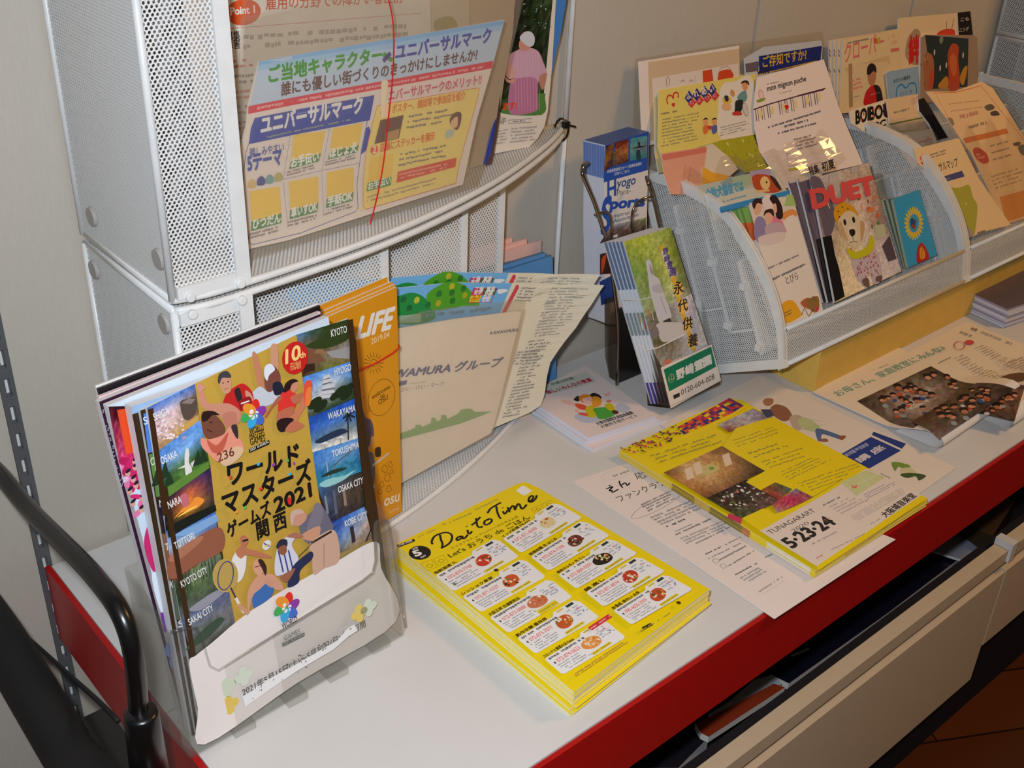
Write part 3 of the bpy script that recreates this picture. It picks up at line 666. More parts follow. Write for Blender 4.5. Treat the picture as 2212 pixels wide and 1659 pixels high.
    m.sm(C8(1060, 500, 1070, 380, 1130, 290, 1190, 280, 1160, 340, 1200, 420, 1170, 480, 1090, 520), (214, 214, 226)); [m.line(C8(a, 370, a+30, 500), 1.5, (60, 70, 140)) for a in (1080, 1110, 1140)]; m.sm(C8(1068, 350, 1090, 310, 1130, 310, 1130, 350, 1090, 370), (40, 44, 66)); m.sm(C8(1080, 360, 1120, 340, 1130, 380, 1100, 400), (150, 90, 66)); m.sm(C8(1130, 290, 1180, 265, 1230, 290, 1180, 300), (176, 116, 90)); m.sm(C8(1170, 460, 1250, 390, 1280, 380, 1280, 420, 1210, 490, 1200, 560, 1140, 590, 1140, 540), (40, 46, 80)); m.sm(C8(1090, 530, 1150, 490, 1180, 480, 1130, 560), (160, 100, 76))
    m.ell(C8(770, 520)[0], 11.5, 16, (196, 168, 90), 10); m.ell(C8(770, 520)[0], 10.6, 15, (190, 158, 84), 10); m.line(C8(800, 590, 850, 690), 1.4, (60, 50, 70)); m.line(C8(830, 650, 880, 740), 2.4, (226, 222, 220))
    m.line([C8(770+46*math.cos(t), 520+82*math.sin(t)-20*math.cos(t))[0] for t in [i*.3142 for i in range(20)]], 1.1, (70, 76, 130), True)
    m.sm(C8(930, 590, 980, 540, 1050, 560, 1040, 640, 960, 700, 930, 700), (60, 110, 176)); m.sm(C8(900, 620, 940, 540, 990, 510, 1060, 520, 1115, 600, 1060, 600, 1020, 560, 970, 600, 930, 640, 905, 740), (212, 156, 128)); m.sm(C8(930, 460, 950, 425, 985, 430, 1000, 480, 970, 520, 940, 500), (216, 160, 130)); m.sm(C8(960, 430, 985, 425, 1010, 470, 1005, 520, 985, 480), (60, 36, 28)); m.line(C8(845, 690, 905, 745), 3.2, (206, 150, 122)); m.line(C8(940, 470, 975, 460), .8, (120, 50, 46)); m.sm(C8(1000, 560, 1020, 540, 1050, 560, 1040, 590), (206, 150, 122))
    # lettering
    for t, a, b, c, d in (('SHIGA', 420, 1000, 528, 950), ('OSAKA', 470, 1305, 585, 1250), ('NARA', 520, 1615, 612, 1570)): m.txt(t, C7(a, b)[0], C7(c, d)[0], WHITE, bold=.012, h=9)
    for t, a, b, c, d in (('TOTTORI', 475, 365, 590, 300), ('KYOTO CITY', 513, 590, 665, 500), ('SAKAI CITY', 557, 812, 700, 722), ('KOBE CITY', 1472, 235, 1603, 175)): m.txt(t, C8(a, b)[0], C8(c, d)[0], WHITE, bold=.012, h=9)
    for t, a, b, c, d in (('KYOTO', 1660, 410, 1770, 378), ('HYOGO', 1685, 680, 1800, 645), ('WAKAYAMA', 1638, 992, 1830, 930), ('TOKUSHIMA', 1668, 1255, 1855, 1185), ('OSAKA CITY', 1710, 1505, 1885, 1435)): m.txt(t, C7(a, b)[0], C7(c, d)[0], WHITE, bold=.012, h=9)
    m.ell(C7(1405, 557)[0], 13, 14, (200, 36, 34)); m.txt('10', C7(1340, 600)[0], C7(1440, 560)[0], (244, 214, 130), bold=.03, h=17, sk=.2); m.txt('th', C7(1440, 560)[0], C7(1478, 548)[0], (244, 214, 130), bold=.02)
    for i, t in enumerate(('WORLD', 'MASTERS', 'GAMES')): m.txt(t, C7(1372, 610+i*18)[0], C7(1446, 592+i*18)[0], (240, 200, 120), h=3.0)
    def flower(Cf, x, y, s):
        for i, c in enumerate(((224, 44, 40), (140, 60, 160), (70, 110, 200), (60, 170, 220), (70, 170, 90), (236, 150, 50))):
            a = 1.3-i*1.047; m.ell(Cf(x+s*math.cos(a), y-s*1.15*math.sin(a))[0], s*.21*.8 if Cf is C7 else s*.25*.8, s*.13*.8 if Cf is C7 else s*.16*.8, c, math.degrees(a)); m.ell(Cf(x+s*.5*math.cos(a), y-s*.55*math.sin(a))[0], s*.05, s*.05, (240, 236, 230), n=8)
    flower(C7, 1113, 950, 42); flower(C8, 1127, 705, 38)
    for i, t in enumerate(('WORLD', 'MASTERS', 'GAMES')): m.txt(t, C7(1082+i*3, 1092+i*38)[0], C7(1182+i*6, 1060+i*38)[0], BLK, h=8)
    m.poly(C7(1078, 1195, 1220, 1130, 1222, 1160, 1080, 1222), BLK); m.txt('2021 KANSAI', C7(1088, 1212)[0], C7(1216, 1152)[0], WHITE, bold=.01)
    m.txt('WORLD', C8(1100, 832)[0], C8(1190, 785)[0], BLK, h=8, bold=.01); m.txt('GAMES', C8(1112, 900)[0], C8(1205, 855)[0], (110, 110, 106), h=7); m.poly(C8(1100, 915, 1230, 850, 1232, 872, 1102, 936), (84, 84, 82)); m.txt('2021 KANSAI', C8(1106, 930)[0], C8(1226, 870)[0], (190, 190, 186))
    for t, p0, p1, h in (('ワールド', (935, 1445), (1430, 1290), 34), ('マスターズ', (905, 1650), (1520, 1400), 34)): m.txt(t, C7(*p0)[0], C7(*p1)[0], BLK, bold=.035, h=h*.66)
    m.txt('ゲームズ', C8(785, 292)[0], C8(1035, 150)[0], BLK, bold=.035, h=15); m.txt('2021', C8(1060, 148)[0], C8(1272, 50)[0], BLK, bold=.035, h=19); m.ell(C8(1140, 82)[0], 2.2, 4.2, (220, 40, 40)); m.txt('関 西', C8(955, 300)[0], C8(1125, 225)[0], BLK, bold=.03, h=18)
    for (x0, y0, x1, y1), c in (((940, 1400, 960, 1390), (226, 60, 50)), ((1140, 1310, 1150, 1290), (70, 180, 220)), ((1240, 1310, 1262, 1300), (150, 70, 170)), ((1340, 1280, 1358, 1270), (90, 190, 80)), ((1360, 1380, 1372, 1360), (60, 180, 220)), ((1150, 1480, 1172, 1465), (230, 70, 50)), ((980, 1640, 1000, 1630), (236, 160, 60)), ((1040, 1610, 1060, 1600), (90, 190, 80)), ((1388, 1300, 1400, 1290), (150, 70, 170))): m.line(C7(x0, y0, x1, y1), 2.6, c)
    m.txt('2021年5月15日(土)〜5月30日(日)の16日間', C8(868, 1222)[0], C8(1590, 815)[0], (96, 94, 92), bold=.016, h=8.5)

def games_mag(pl, out, label, full, group):
    m = MB(); m.ink = 'paper_gloss'; m.sheet(pl, out, .0034, (60, 40, 20), (222, 222, 220)); m.pl = PH if full else pl
    if full: m.pl = pl; wmg(m)
    return m.make('magazine', None, label, 'magazine', group)
G1 = quad(PH, PX(318, 881, 753, 689, 852, 1344, 437, 1600))
games_mag(PH, G1, 'gold-covered sports magazine in the clear holder, topmost of its copies', True, 'sports games magazines in the clear holder')
P2 = PH.off(-.0042); o2 = rectpx(P2, (303, 887), (424, 1585), .207)
m = MB(); m.sheet(P2, o2, .0034, (60, 40, 20), (222, 222, 220))
for i, (a, b, c, d, col) in enumerate(((318, 890, 328, 975, (80, 130, 206)), (330, 978, 346, 1070, (96, 140, 70)), (348, 1076, 360, 1145, (40, 30, 50)), (358, 1150, 372, 1250, (140, 90, 66)), (376, 1256, 388, 1336, (90, 100, 80)), (391, 1340, 404, 1415, (100, 104, 110)))): m.poly([(a-8, b+4), (a+6, b), (c+6, d), (c-8, d+4)], col)
for t, x, y in (('S', 311, 918), ('O', 326, 1006), ('N', 345, 1096), ('T', 357, 1190), ('KY', 367, 1270), ('S', 385, 1356)): m.txt(t, (x, y), (x+9 if len(t) == 1 else x+14, y-3), WHITE, h=9)
m.make('magazine', None, 'second gold sports magazine, its left margin showing beside the topmost copy', 'magazine', 'sports games magazines in the clear holder')
P3 = PH.off(-.0084); m = MB(); m.sheet(P3, rectpx(P3, (284, 879), (415, 1588), .209), .011, (150, 184, 222), (226, 228, 230))
m.line(PX(292, 893, 420, 1585), 5, (60, 40, 20)); m.make('magazine', None, 'thick magazine with a pale blue left edge behind the gold covers', 'magazine')
P4 = PH.off(-.021); m = MB(); m.sheet(P4, rectpx(P4, (232, 877), (420, 1590), .21), .007, (206, 220, 232), (228, 226, 222))
m.photo(C7(110, 905, 290, 900, 400, 1420, 215, 1440), [[(60, 14, 24), (40, 16, 22), (30, 14, 18)], [(150, 40, 70), (190, 40, 60), (160, 60, 60)], [(206, 60, 110), (214, 50, 104), (180, 60, 80)], [(214, 226, 236), (200, 60, 110), (190, 40, 90)]], (12, 18), 26)
m.poly(C7(172, 930, 285, 908, 350, 1220, 235, 1240), (232, 78, 30))
for i in range(26):
    x, y = random.uniform(0, 1), random.uniform(0, 1); q = C7(200+x*150+y*70, 1250+y*430)[0]; m.ell(q, random.uniform(2, 4.5), random.uniform(3, 6), random.choice([(206, 36, 100), (214, 40, 110), (190, 30, 84), (230, 120, 160)]), random.uniform(0, 180), n=10)
for i in range(9):
    x, y = random.uniform(0, 1), i/9; q = C7(215+x*110+y*70, 1290+y*380); m.ell(q[0], 2.2, 2.6, (216, 164, 140), n=10); m.ell((q[0][0]+1, q[0][1]-6), 2.6, 1.4, (36, 26, 40), 20, n=10)
m.sm(C8(300, 330, 340, 200, 400, 250, 420, 400, 400, 520, 340, 480), (206, 40, 110)); [m.ell(C8(a, b)[0], 2.8, 5, (40, 40, 46), n=12) for a, b in ((375, 450), (400, 500))]
m.sm(C8(345, 520, 420, 540, 460, 720, 400, 740), (226, 232, 240)); m.poly(C8(395, 745, 470, 725, 500, 800, 440, 870, 415, 850), (120, 60, 150)); m.txt('S', C8(445, 800)[0], C8(470, 790)[0], WHITE)
for a, b in ((475, 950), (500, 1020), (540, 1110)): m.ell(C8(a, b)[0], 8, 9, (96, 130, 196), n=18)
m.ell(C8(555, 1250)[0], 6, 7, (130, 90, 160)); m.sm(C8(540, 1290, 590, 1280, 625, 1440, 590, 1470), (222, 212, 176))
m.make('magazine', None, 'red and pink magazine with riders on its cover, behind the blue-edged one', 'magazine')
P5 = PH.off(-.030); m = MB(); m.sheet(P5, rectpx(P5, (214, 868), (405, 1590), .21), .006, (56, 26, 50), (226, 222, 220))
for i in range(40): yy = 930+i*14; q = C7(45+.2466*(yy-870)+random.uniform(6, 40), yy)[0]; m.ell(q, .6, .6, (190, 180, 200), n=6)
m.make('magazine', None, 'dark purple magazine with white specks at the left of the clear holder', 'magazine')
P6 = PH.off(-.038); m = MB(); m.sheet(P6, rectpx(P6, (213, 858), (398, 1580), .212), .004, (236, 206, 210), (232, 214, 214)); m.make('magazine', None, 'pale pink booklet between the purple and black magazines in the clear holder', 'booklet')
P7 = PH.off(-.044); m = MB(); m.sheet(P7, rectpx(P7, (212, 840), (395, 1570), .213), .003, (26, 22, 26), (40, 36, 40)); m.sheet(P7.off(-.0032), rectpx(P7, (211, 836), (395, 1570), .213), .002, WHITE); m.make('magazine', None, 'black-edged magazine at the very back of the clear holder', 'magazine')

# the holder itself
PF = standing(-.003, .189, .001, 9, 3.0)
hd = thing('brochure_holder', (.1, .22, 0), 'clear acrylic brochure holder full of magazines at the left end of the shelf', 'brochure holder')
F = C8(610, 1612, 560, 1580, 530, 1510, 480, 1160, 440, 880, 470, 855, 560, 835, 610, 838, 640, 880, 665, 980, 690, 1060, 740, 1085, 1150, 830, 1590, 560, 1650, 510, 1668, 440, 1660, 260, 1668, 215, 1700, 195, 1740, 215, 1768, 340, 1842, 830, 1832, 880, 1790, 912)
m = MB(); PFo = PF.off(.003); m.sheet(PF, [PF.loc(p) for p in F], .0025, mat='clear_acrylic'); m.make('front_wall', hd)
m = MB(); q = [PF.w(PF.loc(p)) for p in C8(460, 858, 560, 835, 610, 838, 640, 880, 665, 980, 690, 1060, 740, 1085, 1150, 830, 1590, 560, 1650, 510, 1668, 440, 1660, 260, 1668, 215, 1700, 195, 1740, 215, 1768, 340, 1842, 830)]; m.tube(q, .0014, 'grey_acrylic', 8); m.make('rim', hd, smooth_=True)
back = -PF.n; yb = V3((-math.sin(math.radians(3)), math.cos(math.radians(3)), 0))
def hw(px): return PF.w(PF.loc(px))
fl_b, fl_t, fr_b, fr_t = hw(C8(575, 1590)[0]), hw(C8(440, 880)[0]), hw(C8(1815, 895)[0]), hw(C8(1745, 225)[0])
D_ = .062
fl_b.z = .0015; fr_b.z = .0015
for nm, b, t in (('side_wall', fl_b, fl_t), ('side_wall', fr_b, fr_t)):
    m = MB(); top = [t + yb*(D_*k) + V3((0, 0, .028*math.sin(k*1.57))) for k in (0, .3, .6, 1)]
    m.prism([b]+top+[b+yb*(D_*.95)], (.0025, 0, 0), 'clear_acrylic'); m.make(nm, hd)
m = MB(); m.prism([fl_b+yb*.058, fr_b+yb*.058, fr_t+yb*D_+V3((0, 0, .03)), fl_t+yb*D_+V3((0, 0, .03))], yb*.0025, 'clear_acrylic'); m.make('back_wall', hd)
m = MB(); m.prism([fl_b, fr_b, fr_b+yb*.058, fl_b+yb*.058], (0, 0, .003), 'clear_acrylic'); m.make('base', hd)
for p in (C8(890, 1440), C8(1440, 1120), C8(1200, 1265), C8(1690, 955)):
    m = MB(); g = at(p[0], 2, 0.0); m.cuboid(g.x-.010, g.x+.010, g.y-.004, g.y+.014, .0002, .008, 'clear_acrylic'); m.make('foot_rib', hd)
# worn stickers on its front wall
def sticker(name, col, px, label):
    m = MB(); pl = PF.off(.0003); m.pl = pl; c = pl.loc(px); q = []
    for i in range(32):
        a = i*6.2832/32; r = .0095*(.62+.38*abs(math.cos(2*a))); q.append((c[0]+r*math.cos(a), c[1]+r*math.sin(a)))
    m.sheet(pl, q, .0002, col, col, 'paper_matt'); m.make(name, hd)
    tag(COL.objects[-1], label)
sticker('clover_sticker', (226, 196, 96), C8(805, 1290)[0], 'yellow clover sticker'); sticker('clover_sticker', (226, 200, 110), C8(1570, 750)[0], 'yellow clover sticker')
sticker('clover_sticker', (206, 216, 190), C8(790, 1185)[0], 'pale green clover sticker'); sticker('clover_sticker', (208, 218, 196), C8(1625, 715)[0], 'pale green clover sticker'); sticker('clover_sticker', (212, 220, 200), C8(890, 1120)[0], 'pale green clover sticker')
m = MB(); pl = PF.off(.0004); q = C8(880, 1228, 1000, 1155, 1180, 1060, 1440, 910, 1500, 840, 1540, 815, 1560, 850, 1500, 890, 1420, 960, 1200, 1090, 1040, 1200, 900, 1298)
m.sheet(pl, [pl.loc(p) for p in q], .0002, (236, 234, 232), mat='paper_matt')
for i in range(26):
    t = random.random(); x = 900+t*640; y = 1250-t*400+random.uniform(-60, 40); m.ell(C8(x, y)[0], random.uniform(.4, 1.2), random.uniform(.3, .9), (90, 88, 86), random.uniform(0, 90), n=6)
tag(m.make('torn_label', hd), 'torn white paper label')

# ---------------------------------------------------------------- orange booklets in the lower rack
def life(pl, out, top):
    m = MB(); OR = (224, 152, 26); m.sheet(pl, out, .0022, OR, (226, 222, 214))
    if top:
        m.txt('LIFE', C7(1855, 430)[0], C7(2090, 355)[0], WHITE, bold=.045, h=34, sk=.25, pt=C7(1870, 270)[0]); m.txt('2019.04', C7(1958, 470)[0], C7(2086, 415)[0], (244, 226, 190), h=9.5)
        m.line([C7(1975+26*math.cos(t), 600+26*math.sin(t))[0] for t in [i*.45 for i in range(14)]], .5, (70, 50, 20), True)
        for i in range(16):
            a = i*.3927; m.line([C7(1975+36*math.cos(a), 600+40*math.sin(a))[0], C7(1975+70*math.cos(a), 600+78*math.sin(a))[0]], .5, (70, 50, 20))
        bub = [C7(2030+92*math.cos(t)-20*math.sin(t), 840+130*math.sin(t))[0] for t in [i*.3307 for i in range(19)]]; m.line(bub, .45, (80, 56, 20), True); m.line(C7(1960, 930, 1925, 950, 1950, 905), .45, (80, 56, 20))
        m.txt('welcome', C7(1962, 855)[0], C7(2090, 775)[0], (70, 48, 20), h=7.5); m.txt('to', C7(2020, 850)[0], C7(2050, 835)[0], (70, 48, 20), h=7.5); m.txt('OSU', C7(2012, 895)[0], C7(2076, 850)[0], (70, 48, 20), h=9)
        m.line(C7(1875, 830, 1885, 800), .5, (80, 56, 20)); m.line(C7(1895, 850, 1915, 830), .5, (80, 56, 20))
        m.sm(C7(1880, 870, 1875, 1000, 1890, 1200, 1960, 1190, 1975, 1080, 1955, 1000, 1915, 975), (92, 78, 104)); m.sm(C7(1870, 870, 1885, 860, 1895, 900, 1885, 950, 1870, 950), (190, 136, 100)); m.sm(C7(1955, 1120, 1975, 1120, 1965, 1190, 1920, 1230, 1905, 1215, 1945, 1180), (206, 150, 110)); m.sm(C7(1895, 1235, 1960, 1225, 1980, 1300, 1975, 1450, 1940, 1450, 1935, 1330, 1900, 1290), (96, 104, 150)); m.sm(C7(1925, 1455, 1975, 1450, 1975, 1485, 1930, 1480), (226, 222, 216)); m.line(C7(1965, 1320, 2080, 1230), 3, (206, 190, 170)); m.line(C7(1985, 1310, 1990, 1490), .7, (206, 190, 170)); m.sm(C7(1985, 1200, 2020, 1190, 2022, 1250, 1988, 1255), (60, 40, 24))
        for cx, cy, r in ((2050, 1340, 18), (2090, 1310, 14), (2070, 1400, 20), (2030, 1450, 14), (2080, 1480, 16), (2020, 1500, 12), (2100, 1360, 10)): m.line([C7(cx+r*math.cos(t)*(1+.3*math.sin(3*t)), cy+r*1.5*math.sin(t))[0] for t in [i*.57 for i in range(11)]], .45, (90, 60, 20), True)
        m.txt('osu', C7(2045, 1605)[0], C7(2150, 1565)[0], (244, 220, 180), bold=.03, h=19); m.txt('LIFE', C7(2085, 1650)[0], C7(2150, 1628)[0], (240, 212, 170), h=4.5)
    return m
PLF = standing(.238, .3435, .0048, 2.5, 8)
for i, (dx, dz) in enumerate(((0, 0), (-3, -6), (-9, -12), (-20, -22))):
    pl = PLF.off(-.0026*i) if i else PLF
    a = pl.loc((857+dx, 620+dz)); b = pl.loc((868, 1105)); w = .172
    out = [(a[0]-w+.004*i, a[1]-.004), a, (b[0]-.002*i, max(b[1], .001)), (b[0]-w, max(b[1], .001))]
    m = life(pl, out, i == 0)
    m.make('booklet', None, ('orange booklet standing in front of the mesh rack, the frontmost of the orange copies', 'orange booklet just behind the front orange one, its edge a little higher', 'third orange booklet from the front, beside the mesh divider', 'rearmost orange booklet, its top corner standing highest')[i], 'booklet', 'orange booklets')
m = MB(); pl = PLF; a = [pl.w(pl.loc(p), .0014) for p in C7(1560, 770, 1700, 715, 1850, 660, 2000, 590, 2100, 530, 2146, 492)]
e = a[-1]; bk = [e+V3((.0022, .003, .001)), e+V3((.0024, .010, .003)), e+V3((-.002, .0135, .004))]
m.tube(a+bk, .0009, 'red_rubber', 6, cap=True); m.make('rubber_band', None, 'red rubber band around the orange booklets', 'rubber band')
F1 = Z(480, 180, .2411); F2 = Z(760, 60, .26523); TS = Z(820, 560, .22904); F4 = Z(840, 1030, .2230); F5 = Z(1160, 1040, .22905); F6 = Z(1240, 980, .21698)
# ================================================================ upper left rack: posters and sleeve
pl = standing(.2, .43, .3472, 1.5, 0)
m = MB(); a = pl.loc((424, 250)); b = pl.loc((930, 0)); m.sheet(pl, [(a[0], 0), (b[0], 0), (b[0], .33), (a[0], .33)], .0006, (232, 226, 214), mat='paper_matt')
m.ell(C2(130, 75)[0], 17, 11, (222, 90, 40)); m.txt('Point 1', C2(52, 92)[0], C2(200, 78)[0], WHITE, bold=.03); m.txt('雇用の分野での障がい者差別', C2(268, 55)[0], C2(1100, 10)[0], (214, 84, 50), bold=.02, h=13)
m.line(C2(10, 178, 1220, 80), .4, (206, 90, 60)); m.txt('募集', C2(28, 250)[0], C2(110, 240)[0], (70, 64, 60), bold=.02, h=9); m.txt('障害', C2(28, 300)[0], C2(110, 292)[0], (70, 64, 60), bold=.02, h=9)
m.greek(C2(130, 205)[0], C2(1180, 130)[0], C2(130, 320)[0], 2, (168, 158, 146), .5, wf=1.0); m.line(C2(10, 350, 60, 330), .5, (206, 90, 60))
for i in range(6): m.greek(C2(30, 360+i*95)[0], C2(190, 350+i*95)[0], C2(30, 430+i*95)[0], 2, ((206, 90, 60), (120, 116, 108))[i % 2], .5)
m.poly(C2(50, 1395, 700, 1300, 700, 1360, 50, 1455), (40, 120, 74)); m.make('poster', None, 'white notice with an orange oval heading at the back of the upper mesh rack', 'poster')
pl = standing(.2, .436, .3472, 1.5, 0); m = MB(); a = pl.loc((760, 0)); b = pl.loc((1014, 0)); m.sheet(pl, [(a[0], 0), (b[0], 0), (b[0], .33), (a[0], .33)], .0006, (216, 200, 176), mat='paper_matt'); m.sm(C2(1300, 130, 1400, 100, 1440, 170, 1320, 200), (170, 160, 90)); m.make('poster', None, 'plain tan sheet standing behind the orange-headed notice in the upper mesh rack', 'poster')
# photo flyer with the man in a pink shirt
bend = lambda x, y: -.35*max(0, x-.40)**2*10*.35
pl = standing(.2, .470, .3472, 1.0, 0); m = MB(); q = C2(1400, 990, 1650, 945, 1880, 900, 1935, 845, 1975, 770, 1995, 680, 2020, 420, 2045, 0, 2050, -300, 1500, -200)
m.sheet(pl, [pl.loc(p) for p in q], .0022, (226, 212, 194)); m.photo(C2(1800, -20, 2030, -60, 1958, 705, 1700, 690), [[(20, 30, 18), (40, 56, 30), (60, 80, 44)], [(24, 30, 18), (30, 40, 22), (40, 54, 30)], [(30, 36, 22), (26, 34, 18), (36, 44, 26)], [(60, 90, 40), (40, 60, 26), (70, 120, 50)]], (16, 22), 22)
for i in range(30): m.ell(C2(random.uniform(1840, 2030), random.uniform(0, 180))[0], random.uniform(.5, 1.6), random.uniform(.4, 1.2), random.choice([(120, 150, 130), (150, 170, 160), (60, 84, 40), (30, 44, 20)]), random.uniform(0, 90), n=7)
m.sm(C2(1740, 640, 1800, 600, 1960, 570, 1975, 600, 1960, 700, 1720, 695), (84, 130, 60))
m.sm(C2(1735, 400, 1755, 340, 1800, 310, 1860, 290, 1930, 310, 1965, 380, 1990, 460, 1955, 480, 1930, 520, 1925, 660, 1850, 690, 1760, 690, 1775, 560, 1790, 480, 1740, 470), (206, 160, 176)); m.sm(C2(1765, 500, 1800, 480, 1920, 480, 1930, 600, 1920, 680, 1760, 690), (186, 116, 146)); [m.line(C2(a, 330, a+8, 680), .3, (226, 190, 200)) for a in range(1790, 1940, 18)]
m.sm(C2(1735, 410, 1755, 380, 1790, 420, 1790, 470, 1750, 480), (212, 160, 150)); m.sm(C2(1940, 470, 1985, 450, 1970, 540, 1950, 540), (190, 130, 110)); m.sm(C2(1730, 470, 1760, 490, 1790, 480, 1780, 510, 1740, 500), (206, 150, 130))
m.sm(C2(1815, 270, 1830, 240, 1890, 250, 1880, 300, 1840, 310, 1820, 300), (206, 140, 120)); m.sm(C2(1820, 230, 1850, 195, 1890, 195, 1912, 230, 1905, 275, 1875, 285, 1840, 260), (206, 206, 208)); m.txt('ます!', C2(1715, 672)[0], C2(1800, 668)[0], (226, 70, 40), bold=.03, h=10)
m.txt('.jp', C2(1700, 750)[0], C2(1735, 745)[0], (90, 84, 80)); m.line(C2(1750, 735, 1895, 725, 1893, 748, 1750, 755), .4, (80, 76, 72), True); m.greek(C2(1765, 737)[0], C2(1880, 730)[0], C2(1765, 753)[0], 1, (90, 84, 80)); m.greek(C2(1680, 795)[0], C2(1755, 785)[0], C2(1670, 890)[0], 5, (150, 140, 130), .45); m.greek(C2(1770, 780)[0], C2(1930, 765)[0], C2(1760, 880)[0], 5, (150, 140, 130), .45)
m.make('flyer', None, 'flyer with a photo of a grey-haired man in a pink shirt in the upper rack', 'flyer')
pl = standing(.2, .476, .3472, 0, 0); m = MB(); m.sheet(pl, [pl.loc(p) for p in C2(1600, 900, 1900, 840, 1985, 640, 2030, 400, 2075, 200, 2108, 0, 2120, -200, 1700, -100)], .0015, (70, 130, 200)); m.make('flyer', None, 'blue sheet standing behind the photo of the pink-shirted man', 'flyer')
pl = standing(.3, .447, .3472, 2, 0); m = MB(); m.sheet(pl, [pl.loc(p) for p in C2(1380, 1070, 1605, 1005, 1650, 945, 1675, 830, 1690, 700, 1780, 200, 1800, -100, 1300, 0)], (.001), (196, 178, 150)); m.poly(C2(1595, 1010, 1640, 990, 1668, 830, 1680, 720, 1640, 800), (56, 80, 190)); m.poly(C2(1605, 1035, 1650, 1020, 1700, 720, 1705, 560, 1670, 800, 1640, 945), (84, 64, 66)); m.make('flyer', None, 'tan flyer with a blue corner showing right of the clear document sleeve', 'flyer')

# sleeve with its leaflet
def bow(x, y): return .003*math.sin(max(0, min(1, y/.24))*3.1416)*max(0, 1-x/.07)
PS = standing(.173, .367, .3472, 2.5, 5.2, bow); m = MB(); m.ink = 'paper_gloss'
q = C2(225, 375, 700, 298, 1730, 120, 1660, 390, 1560, 730, 1475, 1130) + F1(600, 1405, 195, 1495, 150, 1250, 122, 900, 140, 650, 215, 380, 230, 200)
m.sheet(PS, [PS.loc(p) for p in q], .0012, (236, 222, 210))
m.poly(C2(228, 376, 1730, 122, 1655, 400, 170, 650), (196, 214, 232)); m.poly(C2(226, 376, 1730, 122, 1722, 150, 220, 402), (140, 190, 236)); m.poly(C2(222, 400, 1722, 150, 1712, 185, 212, 436), (168, 204, 236))
m.txt('ご当地キャラクター', C2(285, 500)[0], C2(975, 372)[0], (70, 160, 50), bold=.045, h=15, sk=.12); m.line(C2(985, 330, 1040, 370), 4.2, (80, 160, 60)); m.line(C2(985, 375, 1030, 325), 4.2, (90, 60, 140)); m.txt('ユニバーサルマーク', C2(1060, 360)[0], C2(1640, 252)[0], (84, 78, 170), bold=.045, h=15.5, sk=.15)
m.txt('誰にも優しい街づくりのきっかけにしませんか?', C2(360, 582)[0], C2(1560, 362)[0], (110, 74, 66), bold=.03, h=12.5, sk=.12)
m.poly(C2(160, 650, 1660, 372, 1650, 418, 158, 698), (224, 70, 84)); m.greek(C2(215, 650)[0], C2(1600, 398)[0], C2(212, 680)[0], 1, (240, 170, 170), .6, ragged=.02)
m.poly(F1(290, 310, 1362, 105, 1320, 330, 235, 545, 255, 400), (68, 84, 170)); m.txt('ユニバーサルマーク', F1(345, 445)[0], F1(1250, 250)[0], WHITE, bold=.05, h=17, sk=.12); m.greek(F1(500, 300)[0], F1(1150, 165)[0], F1(495, 325)[0], 1, (150, 156, 200)); m.greek(F1(400, 470)[0], F1(1200, 300)[0], F1(395, 500)[0], 1, (140, 150, 120))
m.line(F1(235, 540, 210, 620, 190, 800, 185, 1000, 200, 1200, 240, 1420, 265, 1445, 700, 1340, 1190, 1150, 1215, 1120, 1205, 900, 1245, 600, 1300, 330), .6, (70, 84, 150)); m.poly(F1(1310, 385, 1350, 480, 1320, 570, 1240, 640, 1270, 470, 1285, 400), (68, 84, 170))
for pts in (F1(605, 470, 545, 860), F1(960, 400, 890, 780), F1(220, 920, 545, 860, 890, 780, 1220, 715), F1(545, 880, 585, 1290), F1(890, 790, 905, 1190)): m.line(pts, .35, (120, 116, 150))
m.txt('親しみやすい', F1(245, 660)[0], F1(550, 605)[0], (90, 96, 160), bold=.02, h=9); m.txt('5テーマ', F1(228, 780)[0], F1(530, 715)[0], (74, 90, 170), bold=.05, h=17)
for x, y, c in ((265, 890, (220, 190, 130)), (345, 865, (90, 90, 150)), (420, 850, (130, 170, 170)), (500, 830, (190, 180, 120))): m.sm(F1(x-36, y, x, y-36, x+36, y-8, x+30, y+40, x-30, y+48), c)
def theme(P, t, lab):
    m.poly(P, (242, 204, 100)); A, B, Cc, D = [V3((p[0], p[1], 0)) for p in P]
    g = lambda u, v: tuple(((A*(1-u)+B*u)*(1-v)+(D*(1-u)+Cc*u)*v)[:2])
    m.poly([g(.0, .80), g(1, .76), g(.97, 1.02), g(-.03, 1.06)], (96, 150, 96)); m.txt(t, g(.03, 1.0), g(.95, .97), (240, 240, 226), bold=.05, h=10, sk=.1)
    m.greek(g(-.1, 1.1), g(.95, 1.07), g(-.1, 1.28), 2, (126, 112, 104), .6, ragged=.2)
theme(F1(635, 460, 920, 425, 870, 690, 605, 750), 'お手伝い', 1); theme(F1(985, 405, 1255, 350, 1210, 610, 950, 665), 'ほじょ犬', 1); theme(F1(235, 965, 510, 920, 530, 1240, 260, 1300), 'ひつだん', 1); theme(F1(590, 880, 855, 830, 855, 1140, 605, 1195), '車いすOK', 1); theme(F1(930, 795, 1170, 750, 1170, 1040, 930, 1095), '手話OK', 1)
m.txt('ユニバーサルマークのメリット!!', F2(230, 600)[0], F2(1045, 450)[0], (216, 100, 110), bold=.03, h=11, sk=.1)
